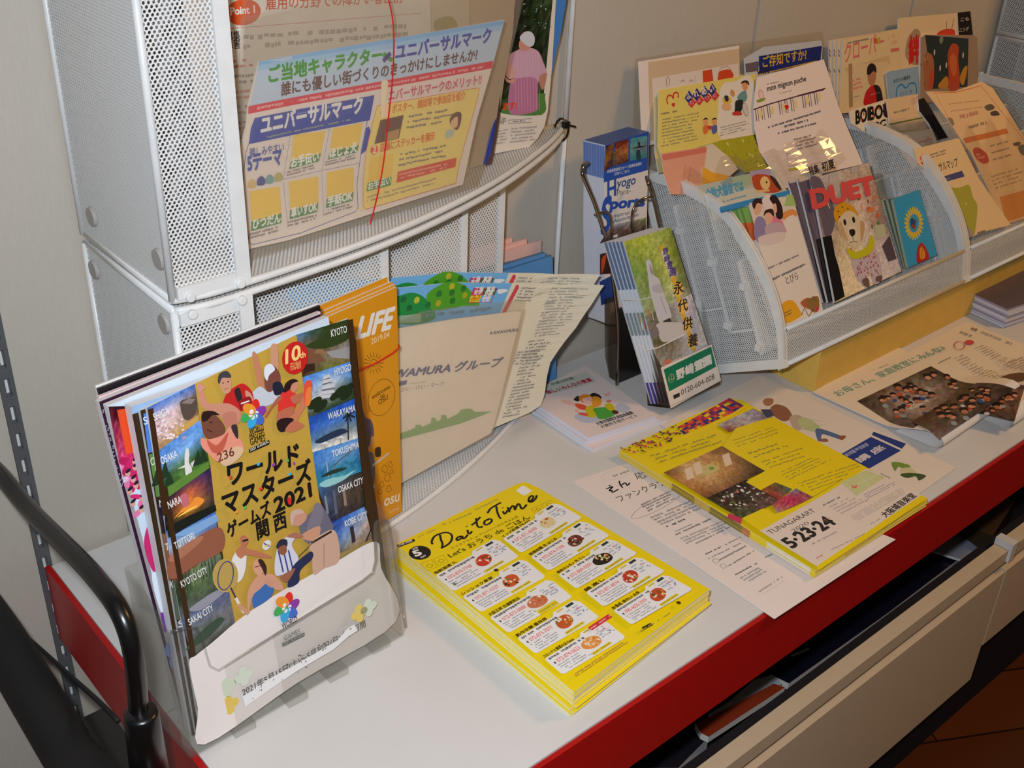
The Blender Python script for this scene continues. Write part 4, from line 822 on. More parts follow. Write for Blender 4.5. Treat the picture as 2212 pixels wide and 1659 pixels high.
m.sm(F2(200, 640, 230, 625, 1000, 490, 1030, 490, 1020, 560, 870, 1100, 840, 1260, 800, 1275, 110, 1475, 85, 1450, 85, 1250, 110, 1000, 160, 780), (242, 218, 130)); m.line(F2(200, 640, 230, 625, 1000, 490, 1030, 490, 1020, 560, 870, 1100, 840, 1260, 800, 1275, 110, 1475, 85, 1450, 85, 1250, 110, 1000, 160, 780), .5, (220, 80, 80), True)
for px, t in ((F2(255, 688)[0], '1'), (F2(175, 992)[0], '2')): m.ell(px, 4.6, 4.6, (224, 90, 66)); m.txt(t, (px[0]-4, px[1]+8), (px[0]+4, px[1]+7), (246, 226, 190), bold=.04)
m.txt('ポスター、雑誌等で参加店を紹介', F2(320, 690)[0], F2(915, 575)[0], (230, 130, 60), bold=.03, h=9, sk=.1); m.txt('店頭にステッカーを掲示', F2(220, 1005)[0], F2(665, 905)[0], (230, 120, 60), bold=.03, h=9, sk=.1)
m.poly(F2(225, 750, 415, 708, 375, 900, 175, 945), (118, 88, 72)); m.poly(F2(270, 850, 380, 820, 370, 900, 260, 920), (190, 150, 100)); m.greek(F2(460, 700)[0], F2(910, 625)[0], F2(430, 840)[0], 3, (130, 110, 90), .4, ragged=.45); m.greek(F2(390, 1010)[0], F2(810, 930)[0], F2(365, 1140)[0], 3, (130, 110, 90), .4, ragged=.4)
m.sm(F2(790, 740, 830, 690, 880, 690, 880, 760, 850, 830, 800, 790), (120, 84, 72)); m.sm(F2(800, 760, 850, 720, 850, 800, 810, 810), (230, 190, 150)); m.sm(F2(750, 890, 770, 830, 830, 830, 800, 890), (190, 200, 180)); m.poly(F2(365, 1170, 845, 1055, 835, 1130, 355, 1260), (224, 96, 76)); m.greek(F2(380, 1180)[0], F2(820, 1080)[0], F2(370, 1240)[0], 2, (240, 180, 150), .5); m.poly(F2(140, 1060, 330, 1020, 315, 1240, 120, 1290), (242, 204, 100)); m.poly(F2(120, 1260, 315, 1210, 310, 1280, 110, 1330), (110, 160, 100)); m.txt('お手伝い', F2(125, 1315)[0], F2(308, 1260)[0], (236, 236, 220), bold=.04, h=8); m.greek(F2(120, 1360)[0], F2(830, 1170)[0], F2(110, 1430)[0], 2, (170, 140, 100), .4)
m.make('leaflet', None, 'blue-headed leaflet of yellow squares inside the clear document sleeve', 'leaflet')
m = MB(); PS2 = PS.off(.0030); q = [(506, 577), (700, 512), (1033, 402), (1075, 230), (1117, 60), (1150, -80), (860, -60), (640, 8), (520, 39), (512, 200)]
m.sheet(PS2, [PS2.loc(p) for p in q], .0003, mat='sleeve_file'); PS3 = PS.off(-.0016); m.sheet(PS3, [PS3.loc(p) for p in [(506, 577), (700, 512), (1033, 402), (1117, 60), (1150, -150), (560, -120), (525, 0), (512, 200)]], .0003, mat='sleeve_file')
m.make('document_sleeve', None, 'hazy clear document sleeve holding the blue-headed leaflet in the upper rack', 'document sleeve')
m = MB(); PS4 = PS.off(.0042); e = [PS4.w(PS4.loc(p)) for p in smooth(C2(1012, -60, 1020, 0, 1040, 90, 1050, 200, 1050, 330, 1040, 520, 1020, 700, 990, 980, 950, 1200, 905, 1375), False, 3)]
m.tube(e, .0007, 'red_rubber', 6); m.make('rubber_band', None, 'long red rubber band hanging down the front of the clear document sleeve', 'rubber band')

# ================================================================ lower left rack
# frosted file
kb = lambda x, y: .002*math.sin(max(0, min(1, y/.2))*3.1416)
PK = standing(.369, .397, .0085, 2, 3.5, kb)
m = MB(); q = TS(-500, 760, 165, 655, 700, 565, 1300, 490, 1340, 500, 1240, 900, 1090, 1520, 1050, 1640) + D2(125, 1385) + [(640, 1170)]
q2 = [PK.off(-.001).loc(p) for p in q]; q2 = [(a, max(b, .0005)) for a, b in q2]
m.sheet(PK.off(-.001), q2, .0008, (244, 232, 216), mat='paper_matt')
m.txt('KAWAMURA グループ', TS(-50, 1140)[0], TS(1135, 1005)[0], (78, 88, 136), bold=.04, h=13, sk=.3); m.poly(TS(1040, 708, 1048, 685, 1065, 683, 1058, 706), (60, 66, 90)); m.txt('KAWAMURA', TS(1075, 707)[0], TS(1305, 678)[0], (60, 70, 110), bold=.03, h=5.5)
m.poly(TS(160, 1200, 190, 1150, 260, 1140, 250, 1180, 190, 1195), (96, 100, 130)); m.greek(TS(290, 1165)[0], TS(480, 1145)[0], TS(290, 1180)[0], 1, (170, 156, 140)); m.txt('・かい・けい・マーク', TS(165, 1255)[0], TS(600, 1190)[0], (130, 124, 124), h=6.5)
m.poly(TS(120, 1690, 190, 1640, 270, 1615, 330, 1590, 340, 1560, 385, 1560, 400, 1580, 480, 1545, 490, 1490, 530, 1500, 540, 1530, 575, 1510, 580, 1470, 620, 1465, 640, 1505, 740, 1455, 760, 1425, 800, 1410, 860, 1408, 900, 1440, 1060, 1435, 960, 1475, 760, 1550, 500, 1620, 200, 1700), (150, 186, 120))
m.make('paper_insert', None, 'beige cover sheet with blue lettering inside the frosted file', 'paper')
m = MB(); Po = PK.off(.0014); q = TS(-500, 740, 165, 645, 700, 555, 1355, 478, 1385, 470, 1330, 700, 1120, 1480, 1065, 1650) + D2(125, 1392) + [(640, 1172)]
f = lambda P, q: [(a, max(b, .0002)) for a, b in [P.loc(p) for p in q]]
m.sheet(Po, f(Po, q), .0004, mat='frosted_file'); Pb = PK.off(-.0032); q = TS(-500, 700, 165, 590, 400, 490, 800, 440, 1150, 400, 1385, 380, 1300, 800, 1120, 1480, 1065, 1650) + [(640, 1172)]
m.sheet(Pb, f(Pb, q), .0004, mat='frosted_file')
m.make('clear_file', None, 'frosted plastic file with a green treeline print in the lower rack', 'file folder')
# two landscape sheets with hills
def hills(pl, dx, dy, label):
    K = lambda *a: [(p[0]+dx, p[1]+dy) for p in TS(*a)]
    m = MB(); q = K(-900, 330, 0, 285, 150, 270, 700, 218, 1250, 225, 1700, 240, 2140, 255, 2000, 430, 1850, 650, 1700, 840, 1610, 975, 1580, 1100, 1555, 1280, 1520, 1380, 1420, 1445, 1080, 1590, 600, 1700)
    o = [pl.loc(p) for p in q]; o = [(a, max(b, .0012)) for a, b in o]; m.sheet(pl, o, .0006, (232, 224, 200), mat='paper_matt')
    m.poly(K(-895, 332, 150, 271, 700, 219, 1250, 226, 1140, 490, 1080, 700, 900, 1100, -300, 1100), (118, 186, 236))
    m.sm(K(130, 380, 200, 340, 300, 315, 400, 345, 490, 440, 520, 560, 300, 620, 60, 560), (36, 146, 70)); m.sm(K(440, 350, 520, 270, 640, 215, 740, 220, 830, 270, 900, 360, 940, 440, 800, 440, 660, 470, 500, 480), (84, 166, 44))
    for x, y, c in ((350, 385, (190, 200, 60)), (225, 380, (30, 110, 60)), (280, 460, (30, 110, 60)), (455, 430, (30, 120, 60)), (680, 255, (190, 190, 50)), (560, 325, (40, 126, 50)), (790, 275, (40, 126, 50)), (680, 315, (40, 126, 50)), (800, 340, (170, 180, 40)), (550, 415, (180, 180, 50)), (685, 390, (40, 126, 50))): m.ell(K(x, y)[0], 4.0, 4.0, c, n=12); m.line(K(x, y+18, x-2, y+32), .7, (180, 90, 50))
    m.poly(K(885, 270, 1110, 270, 1050, 405, 830, 410), (206, 60, 110)); m.poly(K(985, 275, 1105, 275, 1080, 335, 965, 338), (50, 110, 60)); m.poly(K(855, 340, 960, 338, 935, 402, 838, 404), (236, 206, 50)); m.poly(K(958, 340, 1075, 338, 1045, 400, 935, 402), (100, 176, 226))
    for t, x0, y0, x1, y1, c in (('工場', 892, 302, 970, 300, WHITE), ('見学', 880, 332, 955, 330, WHITE), ('農業', 1000, 302, 1080, 300, WHITE), ('体験', 985, 332, 1062, 330, WHITE), ('エコ', 868, 368, 935, 366, (206, 60, 40)), ('ツアー', 850, 398, 930, 396, (206, 60, 40)), ('出前', 970, 366, 1045, 364, WHITE), ('授業', 955, 396, 1030, 394, WHITE)): m.txt(t, K(x0, y0)[0], K(x1, y1)[0], c, bold=.03)
    m.sm(K(1110, 285, 1190, 280, 1200, 300, 1120, 325), (236, 238, 240)); m.greek(K(430, 500)[0], K(1130, 430)[0], K(420, 560)[0], 1, (70, 110, 140), .5); m.line(K(380, 500, 740, 450), .8, (110, 150, 170)); m.poly(K(165, 530, 390, 510, 380, 590, 165, 600), (150, 180, 150))
    for i in range(8): m.ell(K(1290-i*17, 265+i*32)[0], 3.2, 3.6, (214, 74, 84), n=12)
    m.greek(K(1340, 255)[0], K(1500, 262)[0], K(1260, 400)[0], 5, (110, 104, 96), .4, ragged=.2); m.greek(K(1620, 262)[0], K(2000, 275)[0], K(1440, 740)[0], 17, (150, 144, 130), .42, ragged=.45)
    m.greek(K(1400, 760)[0], K(1620, 740)[0], K(1150, 1500)[0], 24, (120, 114, 104), .4, ragged=.4); m.greek(K(1300, 860)[0], K(1550, 850)[0], K(1240, 1000)[0], 5, (130, 124, 112), .45)
    return m.make('leaflet', None, label, 'leaflet', 'landscape leaflets with green hills')
hb = lambda x, y: .05*max(0, (x-.22)/.12)**2*max(0, y/.17)
hills(standing(.36, .4125, .0048, 1, 1, hb), 0, 0, 'front leaflet with green hills and a curling cream text column')
hills(standing(.36, .4175, .0048, 1, 1, hb), -7, -22, 'rear leaflet with green hills, its top showing above the front one')
# blue booklets and pink ones
for i in range(4):
    pl = standing(.40, .4745+.0062*i, .0048, 0, 1.0-i*.5); m = MB(); h = .186+.005*i-(.004 if i == 3 else 0); w = .285-.009*i
    m.sheet(pl, [(0, 0), (w, 0), (w-.022, h-.012*(i > 1)), (0, h+.004)], .0054, (92, 150, 206), (78, 120, 160)); m.make('booklet', None, ('front sky-blue booklet standing at the right of the lower rack', 'second sky-blue booklet from the front in the lower rack', 'third sky-blue booklet from the front in the lower rack', 'rearmost sky-blue booklet in the lower rack')[i], 'booklet', 'sky-blue booklets')
for i in range(3):
    pl = standing(.38+.0*i, .5005+.0035*i, .0048, 0, 0); m = MB(); w = .283-.022*i; m.sheet(pl, [(0, 0), (w, 0), (w, .2+.006*i), (0, .2+.006*i)], .003, (236, 190, 176), (230, 176, 164))
    m.make('booklet', None, ('front pale pink booklet against the wall in the lower rack', 'middle pale pink booklet against the wall in the lower rack', 'rear pale pink booklet against the wall, standing tallest')[i], 'booklet', 'pale pink booklets')
# ================================================================ yellow restaurant leaflets
YEL = (240, 212, 16); CARD = (236, 234, 230)
def lerp(P):
    A, B, C_, D = [V3((p[0], p[1], 0)) for p in P]
    return lambda u, v: tuple(((A*(1-u)+B*u)*(1-v)+(D*(1-u)+C_*u)*v)[:2])
def strokes(m, Cf, L, w, col):
    for s in L: m.line(Cf(*s), w, col, smth=True)
ZT = .0305
PD = lying(ZT); m = MB(); m.ink = 'paper_gloss'
q = quad(PD, PX(855, 1176, 1115, 1046, 1135, 1041, 1160, 1052, 1533, 1273, 1240, 1495)); m.sheet(PD, q, .0005, YEL, (240, 236, 190))
# masthead
m.poly(F4(75, 660, 245, 600, 255, 625, 95, 685), BLK); m.txt('FOR FREE', F4(105, 672)[0], F4(232, 622)[0], WHITE, bold=.02)
m.ell(F4(300, 735)[0], 11.5, 11.5, BLK); m.txt('5', F4(262, 772)[0], F4(322, 752)[0], WHITE, bold=.05, h=13); m.txt('2020', F4(235, 712)[0], F4(285, 690)[0], WHITE, bold=.02, h=4); m.txt('MAY', F4(320, 790)[0], F4(368, 765)[0], WHITE, bold=.02, h=4)
strokes(m, F4, [(495, 560, 505, 610, 520, 650, 512, 692), (425, 655, 415, 630, 440, 580, 500, 550, 560, 540, 605, 560, 612, 600, 590, 640, 550, 670, 505, 692),
    (705, 575, 670, 585, 655, 605, 668, 615, 700, 595, 712, 572), (712, 572, 715, 598, 740, 590, 765, 560), (762, 515, 768, 545, 785, 552, 806, 528), (752, 478, 757, 484), (845, 400, 850, 440, 860, 480, 885, 490, 910, 480), (800, 470, 840, 440, 885, 390),
    (960, 415, 930, 430, 925, 460, 950, 465, 985, 445, 998, 420, 975, 408, 955, 420), (955, 355, 985, 310, 1040, 275, 1085, 250), (1040, 285, 1050, 340, 1070, 390, 1088, 408), (1105, 335, 1118, 360, 1135, 350, 1150, 325), (1100, 300, 1106, 304), (1150, 295, 1165, 335, 1172, 345), (1165, 330, 1190, 290, 1210, 285, 1222, 325), (1222, 320, 1245, 270, 1265, 268, 1285, 310, 1310, 300, 1335, 270), (1345, 240, 1375, 235, 1400, 200, 1385, 185, 1360, 205, 1355, 240, 1385, 245, 1420, 215, 1432, 180)], 2.4, BLK)
m.txt('テイクアウト or デリバリーのできるお店', F4(615, 705)[0], F4(1260, 390)[0], (90, 80, 10), h=4.2); m.txt("Let's おうち de ごはん", F4(600, 785)[0], F4(1375, 400)[0], (40, 34, 10), bold=.01, h=8.6)
m.greek(F4(275, 580)[0], F4(470, 490)[0], F4(285, 600)[0], 1, (170, 150, 20), .5); m.greek(F4(515, 460)[0], F4(810, 340)[0], F4(525, 480)[0], 1, (150, 132, 20), .5); m.greek(F4(825, 315)[0], F4(1070, 200)[0], F4(835, 335)[0], 1, (170, 150, 20), .5)
for P in (F4(310, 845, 410, 805, 470, 875, 370, 915), F4(430, 800, 525, 760, 578, 825, 478, 865), F4(1375, 315, 1465, 275, 1510, 320, 1420, 360), F4(1480, 270, 1565, 230, 1610, 265, 1525, 310)):
    m.line(P, .35, (110, 96, 10), True); g = lerp(P); m.line([g(.2, .6), g(.5, .3), g(.8, .6), g(.6, .8), g(.3, .7)], .5, (90, 80, 10))
m.poly(F4(1228, 140, 1300, 85, 1390, 140, 1310, 188), (240, 238, 232))
FOODS = [[(206, 60, 40), (236, 150, 60), (60, 80, 40), (180, 40, 40)], [(206, 90, 40), (236, 220, 180), (110, 120, 80), (60, 50, 40)], [(206, 120, 80), (190, 100, 60), (220, 150, 110)], [(200, 90, 40), (90, 130, 60), (220, 150, 70)], [(230, 150, 70), (240, 200, 150), (206, 120, 60)],
         [(226, 206, 150), (200, 90, 60), (210, 200, 130)], [(120, 50, 40), (90, 120, 60), (160, 100, 90), (60, 40, 40)], [(40, 34, 24), (190, 196, 90), (226, 110, 50), (240, 200, 150)], [(190, 60, 40), (230, 130, 60), (110, 140, 70), (240, 220, 190)], [(200, 80, 40), (140, 80, 40), (230, 170, 40), (110, 90, 40)]]
NAMES = ['海鮮酒場 久', 'シンショク食堂', '大阪王将 住道駅前店', '創作中華 香林房', 'コロッケと惣菜の店 Patata', 'インド料理 MILAN', '炭焼地鶏 先 はじめ', '焼肉ホルモン 天 てん', '鍋 高し', 'お食処 味わい 大手']
TEL = ['072-870-7768', '072-871-5337', '072-873-0888', '072-873-7077', '072-874-0623', '072-871-6008', '072-874-7398', '072-869-0291', '072-871-8974', '090-4655-2939']
TL1, TR1, BR1, BL1 = (305, 690), (735, 457), (865, 562), (430, 795)
S1 = (181, 141); TL2, TR2, BR2, BL2 = (755, 457), (1130, 228), (1285, 315), (878, 552); S2 = (182.5, 122)
for c in range(2):
    for r in range(5):
        i = c*5+r; b = (TL1, TR1, BR1, BL1) if c == 0 else (TL2, TR2, BR2, BL2); S_ = S1 if c == 0 else S2
        k = 1.0; P = [D3(p[0]+S_[0]*r+(-4*r if c == 0 and j in (1, 2) else 0), p[1]+S_[1]*r+(-4*r if c == 0 and j in (1, 2) else 0))[0] for j, p in enumerate(b)]
        g = lerp(P)
        m.poly([g(0, .08), g(.03, 0), g(.58, -.02), g(.63, -.17), g(.95, -.19), g(1, .02), g(1, .93), g(.97, 1), g(.03, 1), g(0, .93)], CARD)
        m.txt(NAMES[i], g(.02, -.04), g(.50 if len(NAMES[i]) > 6 else .36, -.05), (60, 50, 10), bold=.03, h=4.4 if len(NAMES[i]) < 11 else 4.0)
        m.greek(g(.04, .05), g(.62, .03), g(.05, .19), 1, (70, 64, 60), .7, ragged=.1); m.txt(TEL[i], g(.10, .44), g(.46, .42), (232, 90, 84), h=6.4, bold=.01); m.ell(g(.06, .38), .9, 1.6, (60, 56, 54), n=8)
        m.greek(g(.05, .50), g(.48, .48), g(.09, .94), 4, (150, 150, 152), .5); m.greek(g(.76, .05), g(.98, .03), g(.78, .55), 4, (160, 166, 176), .45, cover=.6); m.line([g(.80, .12), g(.86, .55)], .5, (150, 190, 214)); m.line([g(.78, .3), g(.97, .24)], .4, (170, 170, 180)); m.ell(g(.9, .2), 1.5, .9, (230, 120, 130), n=8); m.ell(g(.93, .4), 1.2, .8, (110, 110, 190), n=8)
        m.line([g(.66, -.09), g(.76, -.10)], 1.8, (206, 190, 40)); 
        if r in (0, 1, 3) or c: m.line([g(.81, -.08), g(.92, -.09)], 3.2, (46, 60, 50))
        cx, cy = (.63, .42); F = FOODS[i]
        if i in (2, 4, 7): m.sm([g(cx-.13, cy-.12), g(cx, cy-.26), g(cx+.12, cy-.1), g(cx+.10, cy+.2), g(cx-.03, cy+.28), g(cx-.14, cy+.12)], F[0])
        else: m.ell(g(cx, cy), 10.5, 7.6, F[0], 25)
        for j in range(20): a, rr = random.random()*6.28, random.random()**.5; m.ell(g(cx+.105*rr*math.cos(a), cy+.24*rr*math.sin(a)), random.uniform(.9, 2.5), random.uniform(.7, 1.7), random.choice(F+[(240, 226, 200)]), random.uniform(0, 180), n=7)
        m.line([g(.50, .90), g(.80, .86)], 3.4 if i not in (2,) else 7, (226, 204, 40)); m.greek(g(.51, .87), g(.79, .84), g(.51, .93), 1, (90, 80, 20), .6, ragged=.05)
m.line(D3(1330, 1070, 1465, 980), 5, (216, 50, 60)); m.greek(D3(1335, 1060)[0], D3(1460, 975)[0], D3(1340, 1078)[0], 1, (240, 200, 190), .5)
m.ell(D3(710, 678)[0], 2.4, 2.2, (60, 50, 10), n=12); m.ell(D3(1918, 895)[0], 2.4, 2.2, (70, 60, 10), n=12); m.line(D3(1680, 1068, 1740, 1036), 3.4, (40, 54, 30)); m.greek(D3(1220, 1368)[0], D3(1640, 1090)[0], D3(1240, 1390)[0], 2, (214, 150, 20), .5); m.greek(D3(1660, 1080)[0], D3(1900, 930)[0], D3(1668, 1092)[0], 1, (190, 150, 20), .5); m.ell(D3(435, 772)[0], 1.7, 1.7, (60, 150, 90), n=10)
top = m.make('flyer', None, 'yellow restaurant flyer with ten white boxes, topmost of the thick yellow stack', 'flyer', 'yellow restaurant flyers')
NS = 40; TH = (ZT-.0006)/NS
base = None
for i in range(NS):
    z = ZT-.0005-TH*(i+1)
    if base is None:
        m = MB(); pl = lying(TH); pd = lying(z+TH); m.sheet(lying(z+TH), [(a, b) for a, b in quad(PD, PX(855, 1176, 1135, 1041, 1533, 1273, 1240, 1495))], TH*.94, YEL, (240, 236, 196)); o = m.make('flyer', None, 'yellow flyer lying somewhere in the thick stack under its topmost sheet', 'flyer', 'yellow restaurant flyers'); base = o; z0 = o.location.z
    else:
        o = base.copy(); COL.objects.link(o)
    lower = i > 23
    o.location = (base.location.x+(random.uniform(-.0007, .0007)+(-.0035 if lower else 0) if i else 0), base.location.y+(random.uniform(-.0007, .0007)+(.0018 if lower else 0) if i else 0), z0-TH*i)
    o.rotation_euler.z = (random.uniform(-.004, .004)+(.012 if lower else 0)) if i else 0
    if i in (22, 23, 31): o.location.x += .0022; o.location.y -= .0026

# ================================================================ fan club sheet
PE = lying(.0011); m = MB(); m.ink = 'paper_matt'
m.sheet(PE, quad(PE, PX(1237, 1040, 1440, 972, 1935, 1165, 1673, 1337)), .0004, (234, 220, 210)); INK = (50, 46, 46)
strokes(m, F6, [(345, 315, 365, 322), (320, 350, 365, 335, 385, 330, 350, 370, 375, 365, 380, 385, 415, 370, 440, 355), (450, 270, 460, 310, 485, 340), (470, 315, 510, 290, 525, 315, 540, 310, 555, 290)], 1.9, BLK); m.txt('応', F6(625, 252)[0], F6(730, 235)[0], BLK, h=15); m.txt('ファンクラブ', F6(458, 478)[0], F6(930, 300)[0], INK, h=13)
m.line([F6(830+250*math.cos(t)-70*math.sin(t), 500+100*math.sin(t)-110*math.cos(t))[0] for t in [i*.2856 for i in range(23)]], .5, (120, 116, 114), True); m.line([F6(430+160*math.cos(t), 200-40*math.cos(t)+50*math.sin(t))[0] for t in [i*.2856 for i in range(23)]], .35, (190, 180, 174), True); m.greek(F6(380, 215)[0], F6(580, 145)[0], F6(390, 240)[0], 1, (150, 142, 138), .7)
for p0, p1, p2, n_, c in (((660, 500), (940, 370), (730, 590), 4, (120, 114, 112)), ((750, 630), (1180, 450), (880, 720), 4, (150, 144, 142)), ((910, 720), (1100, 640), (930, 745), 1, (70, 66, 64)), ((1000, 770), (1180, 690), (1010, 785), 1, (140, 134, 130)), ((1005, 800), (1375, 630), (1020, 822), 1, (80, 76, 74)), ((1050, 840), (1480, 660), (1130, 905), 3, (160, 154, 150)), ((1160, 910), (1550, 720), (1175, 930), 1, (110, 104, 102)), ((1290, 1000), (1470, 915), (1300, 1020), 1, (60, 56, 56)), ((1500, 900), (1660, 820), (1510, 920), 1, (130, 124, 120)), ((1330, 1040), (1700, 860), (1345, 1060), 1, (140, 134, 130)), ((1440, 1050), (1720, 900), (1455, 1075), 1, (110, 104, 102)), ((1530, 1110), (1780, 960), (1550, 1130), 1, (120, 114, 112)), ((1600, 1200), (1820, 1080), (1612, 1220), 1, (60, 56, 56)), ((1640, 1235), (1840, 1120), (1740, 1290), 3, (160, 154, 150)), ((1890, 1030), (1970, 990), (1900, 1050), 1, (70, 66, 66)), ((1830, 1370), (2080, 1210), (1850, 1390), 1, (150, 144, 140))): m.greek(F6(*p0)[0], F6(*p1)[0], F6(*p2)[0], n_, c, .6, ragged=.12)
for x, y in ((1410, 1065), (1485, 1115)): m.line(F6(x-36, y, x, y-22, x+40, y+8, x+2, y+32), .5, (110, 104, 104), True)
m.line(F6(1880, 1400, 2100, 1260), .3, (190, 180, 174))
m.make('notice', None, 'white fan club application sheet half under the yellow art flyers', 'notice')
m = MB(); PE2 = lying(.0005); m.sheet(PE2, quad(PE2, PX(1090, 1010, 1205, 1012, 1560, 1185, 1420, 1215)), .0003, (215, 212, 208)); m.make('paper', None, 'blank white sheet peeking out beside the fan club sheet', 'paper')

# ================================================================ lecture sheet with the walking man
PM = lying(.0024); m = MB(); m.ink = 'paper_matt'
c0, c1, c2 = PM.loc((2066, 1010)), PM.loc((1989, 1071)), PM.loc((1740, 856))
d = (c2[0]-c0[0], c2[1]-c0[1]); k = .297/math.hypot(*d); d = (d[0]*k, d[1]*k); e = (d[1]*.7071, -d[0]*.7071)
if e[0]*(c1[0]-c0[0])+e[1]*(c1[1]-c0[1]) < 0: e = (-e[0], -e[1])
m.sheet(PM, [c0, (c0[0]+d[0], c0[1]+d[1]), (c0[0]+d[0]+e[0], c0[1]+d[1]+e[1]), (c0[0]+e[0], c0[1]+e[1])], .0006, (228, 214, 198))
m.sm(D4(1100, 75, 1120, 55, 1160, 60, 1155, 90, 1120, 100), (170, 120, 84)); m.sm(D4(1145, 110, 1180, 90, 1240, 110, 1270, 160, 1230, 190, 1180, 170, 1150, 140), (150, 100, 74)); m.sm(D4(1255, 170, 1300, 150, 1340, 180, 1320, 240, 1280, 230), (196, 170, 150)); m.sm(D4(1310, 170, 1380, 180, 1430, 220, 1420, 250, 1350, 240, 1310, 210), (190, 196, 140)); m.sm(D4(1415, 230, 1560, 275, 1575, 290, 1550, 295, 1450, 265, 1440, 300, 1420, 300), (90, 110, 150)); m.sm(D4(1540, 275, 1585, 275, 1560, 300), (150, 90, 60)); m.sm(D4(1430, 295, 1470, 290, 1480, 308, 1440, 308), (150, 100, 80)); m.line(D4(1310, 160, 1440, 190), .4, (130, 110, 100)); m.line(D4(1320, 240, 1470, 205), .4, (150, 130, 120))
m.poly(D4(1745, 250, 1935, 320, 1910, 350, 1735, 268), (44, 62, 132)); m.poly(D4(1730, 280, 1905, 360, 1715, 468, 1550, 385), (44, 62, 132)); m.txt('講', D4(1668, 430)[0], D4(1730, 393)[0], (214, 206, 206), bold=.03, h=11); m.txt('座', D4(1752, 382)[0], D4(1814, 345)[0], (214, 206, 206), bold=.03, h=11); m.greek(D4(1570, 380)[0], D4(1720, 300)[0], D4(1595, 400)[0], 1, (150, 156, 190), .8)
m.sm(D4(1850, 430, 1900, 430, 1960, 450, 1930, 470, 1890, 455, 1870, 480), (120, 150, 60)); m.sm(D4(1900, 470, 1960, 460, 2000, 500, 1970, 520, 1920, 510), (206, 200, 150)); m.sm(D4(1960, 490, 2050, 505, 2010, 535, 1990, 510, 1940, 520, 1900, 500), (70, 90, 50)); m.line(D4(1740, 170, 1990, 240), .3, (170, 156, 140)); m.line(D4(1880, 410, 2020, 460), .3, (190, 176, 160)); m.greek(D4(1790, 490)[0], D4(1850, 520)[0], D4(1780, 500)[0], 1, (120, 110, 100))
m.make('notice', None, 'white lecture sheet with a walking man drawing and a dark blue title block', 'notice')

# ================================================================ yellow art event flyers
ZA = .0128; PA = lying(ZA); m = MB(); m.ink = 'paper_gloss'
QA = quad(PA, PX(1338, 973, 1577, 860, 1606, 866, 1624, 877, 2004, 1080, 1762, 1233)); m.sheet(PA, QA, .0005, YEL, (226, 206, 120))
m.poly(D4(265, 358, 700, 175, 910, 55, 945, 62, 985, 95, 1040, 98, 840, 210, 640, 290, 560, 300), (244, 214, 20))
A_, B_, C__, D_4 = D4(600, 225)[0], D4(905, 58)[0], D4(1000, 110)[0], D4(640, 268)[0]
g = lerp([A_, B_, C__, D_4])
for i in range(22):
    for j in range(5): m.poly([g(i/22, j/5), g((i+1)/22, j/5), g((i+1)/22, (j+1)/5), g(i/22, (j+1)/5)], random.choice([(206, 40, 60), (50, 56, 130), (240, 206, 30), (216, 60, 80), (60, 50, 110), (150, 40, 90), (226, 110, 40)]))
g = lerp(D4(270, 355, 600, 215, 640, 270, 390, 395))
for i in range(90): m.ell(g(random.random(), random.random()), random.uniform(1, 3), random.uniform(.8, 2), random.choice([(120, 60, 50), (50, 60, 40), (206, 60, 70), (60, 50, 90), (160, 130, 30), (210, 60, 100)]), random.uniform(0, 180), n=7)
m.poly(D4(990, 108, 1035, 98, 860, 205, 838, 205), (244, 214, 20))
m.photo(D4(835, 222, 1040, 125, 1155, 180, 900, 262), [[(170, 160, 160), (190, 186, 190), (150, 150, 160)], [(160, 70, 60), (190, 180, 180), (120, 110, 120)]], (14, 8), 30); m.poly(D4(1085, 130, 1140, 130, 1165, 165, 1120, 180), (70, 70, 100)); m.poly(D4(960, 235, 1030, 250, 1140, 185, 1100, 300), YEL)
m.poly(D4(940, 240, 1145, 178, 1690, 465, 1390, 640, 1000, 560, 1110, 490, 860, 350), (240, 212, 16))
for p0, p1, p2, n_ in (((435, 395), (820, 270), (510, 445), 3), ((910, 310), (1160, 225), (960, 355), 3), ((1000, 380), (1240, 300), (1060, 420), 2), ((1080, 430), (1350, 340), (1150, 480), 3), ((1180, 500), (1440, 380), (1260, 545), 4), ((1290, 560), (1640, 440), (1390, 610), 4)): m.greek(D4(*p0)[0], D4(*p1)[0], D4(*p2)[0], n_, (150, 130, 10), .32, ragged=.3)
m.photo(D4(520, 500, 860, 345, 1110, 490, 770, 652), [[(120, 80, 40), (206, 160, 100), (190, 140, 84), (120, 84, 44)], [(190, 130, 70), (226, 190, 130), (206, 160, 90), (150, 110, 60)], [(180, 120, 60), (206, 160, 100), (190, 140, 80), (110, 76, 44)], [(110, 70, 40), (150, 100, 60), (100, 70, 40), (60, 46, 30)]], (24, 14), 16)
m.poly(D4(720, 480, 800, 445, 850, 480, 770, 520), (206, 190, 120)); m.ell(D4(800, 475)[0], 3.4, 2.6, (120, 150, 70)); [m.poly(D4(x, y, x+40, y-16, x+60, y+50, x+20, y+66), (232, 206, 170)) for x, y in ((690, 450), (860, 400), (640, 480))]
m.photo(D4(768, 650, 1004, 540, 1200, 665, 970, 770), [[(60, 44, 28), (44, 36, 24), (50, 40, 28)], [(70, 60, 30), (60, 50, 40), (90, 60, 50)], [(80, 90, 40), (100, 80, 70), (110, 80, 80)]], (18, 14), 26)
m.poly(D4(1000, 555, 1110, 492, 1220, 560, 1090, 606), (240, 212, 16))
for i in range(46):
    u, v = random.random(), random.random(); m.ell(D4(800+200*u+150*v, 640-80*u+95*v)[0], random.uniform(1, 3), random.uniform(.8, 2.2), random.choice([(206, 200, 196), (190, 120, 110), (60, 50, 40), (120, 130, 60), (180, 150, 140), (226, 220, 214)]), random.uniform(0, 180), n=7)
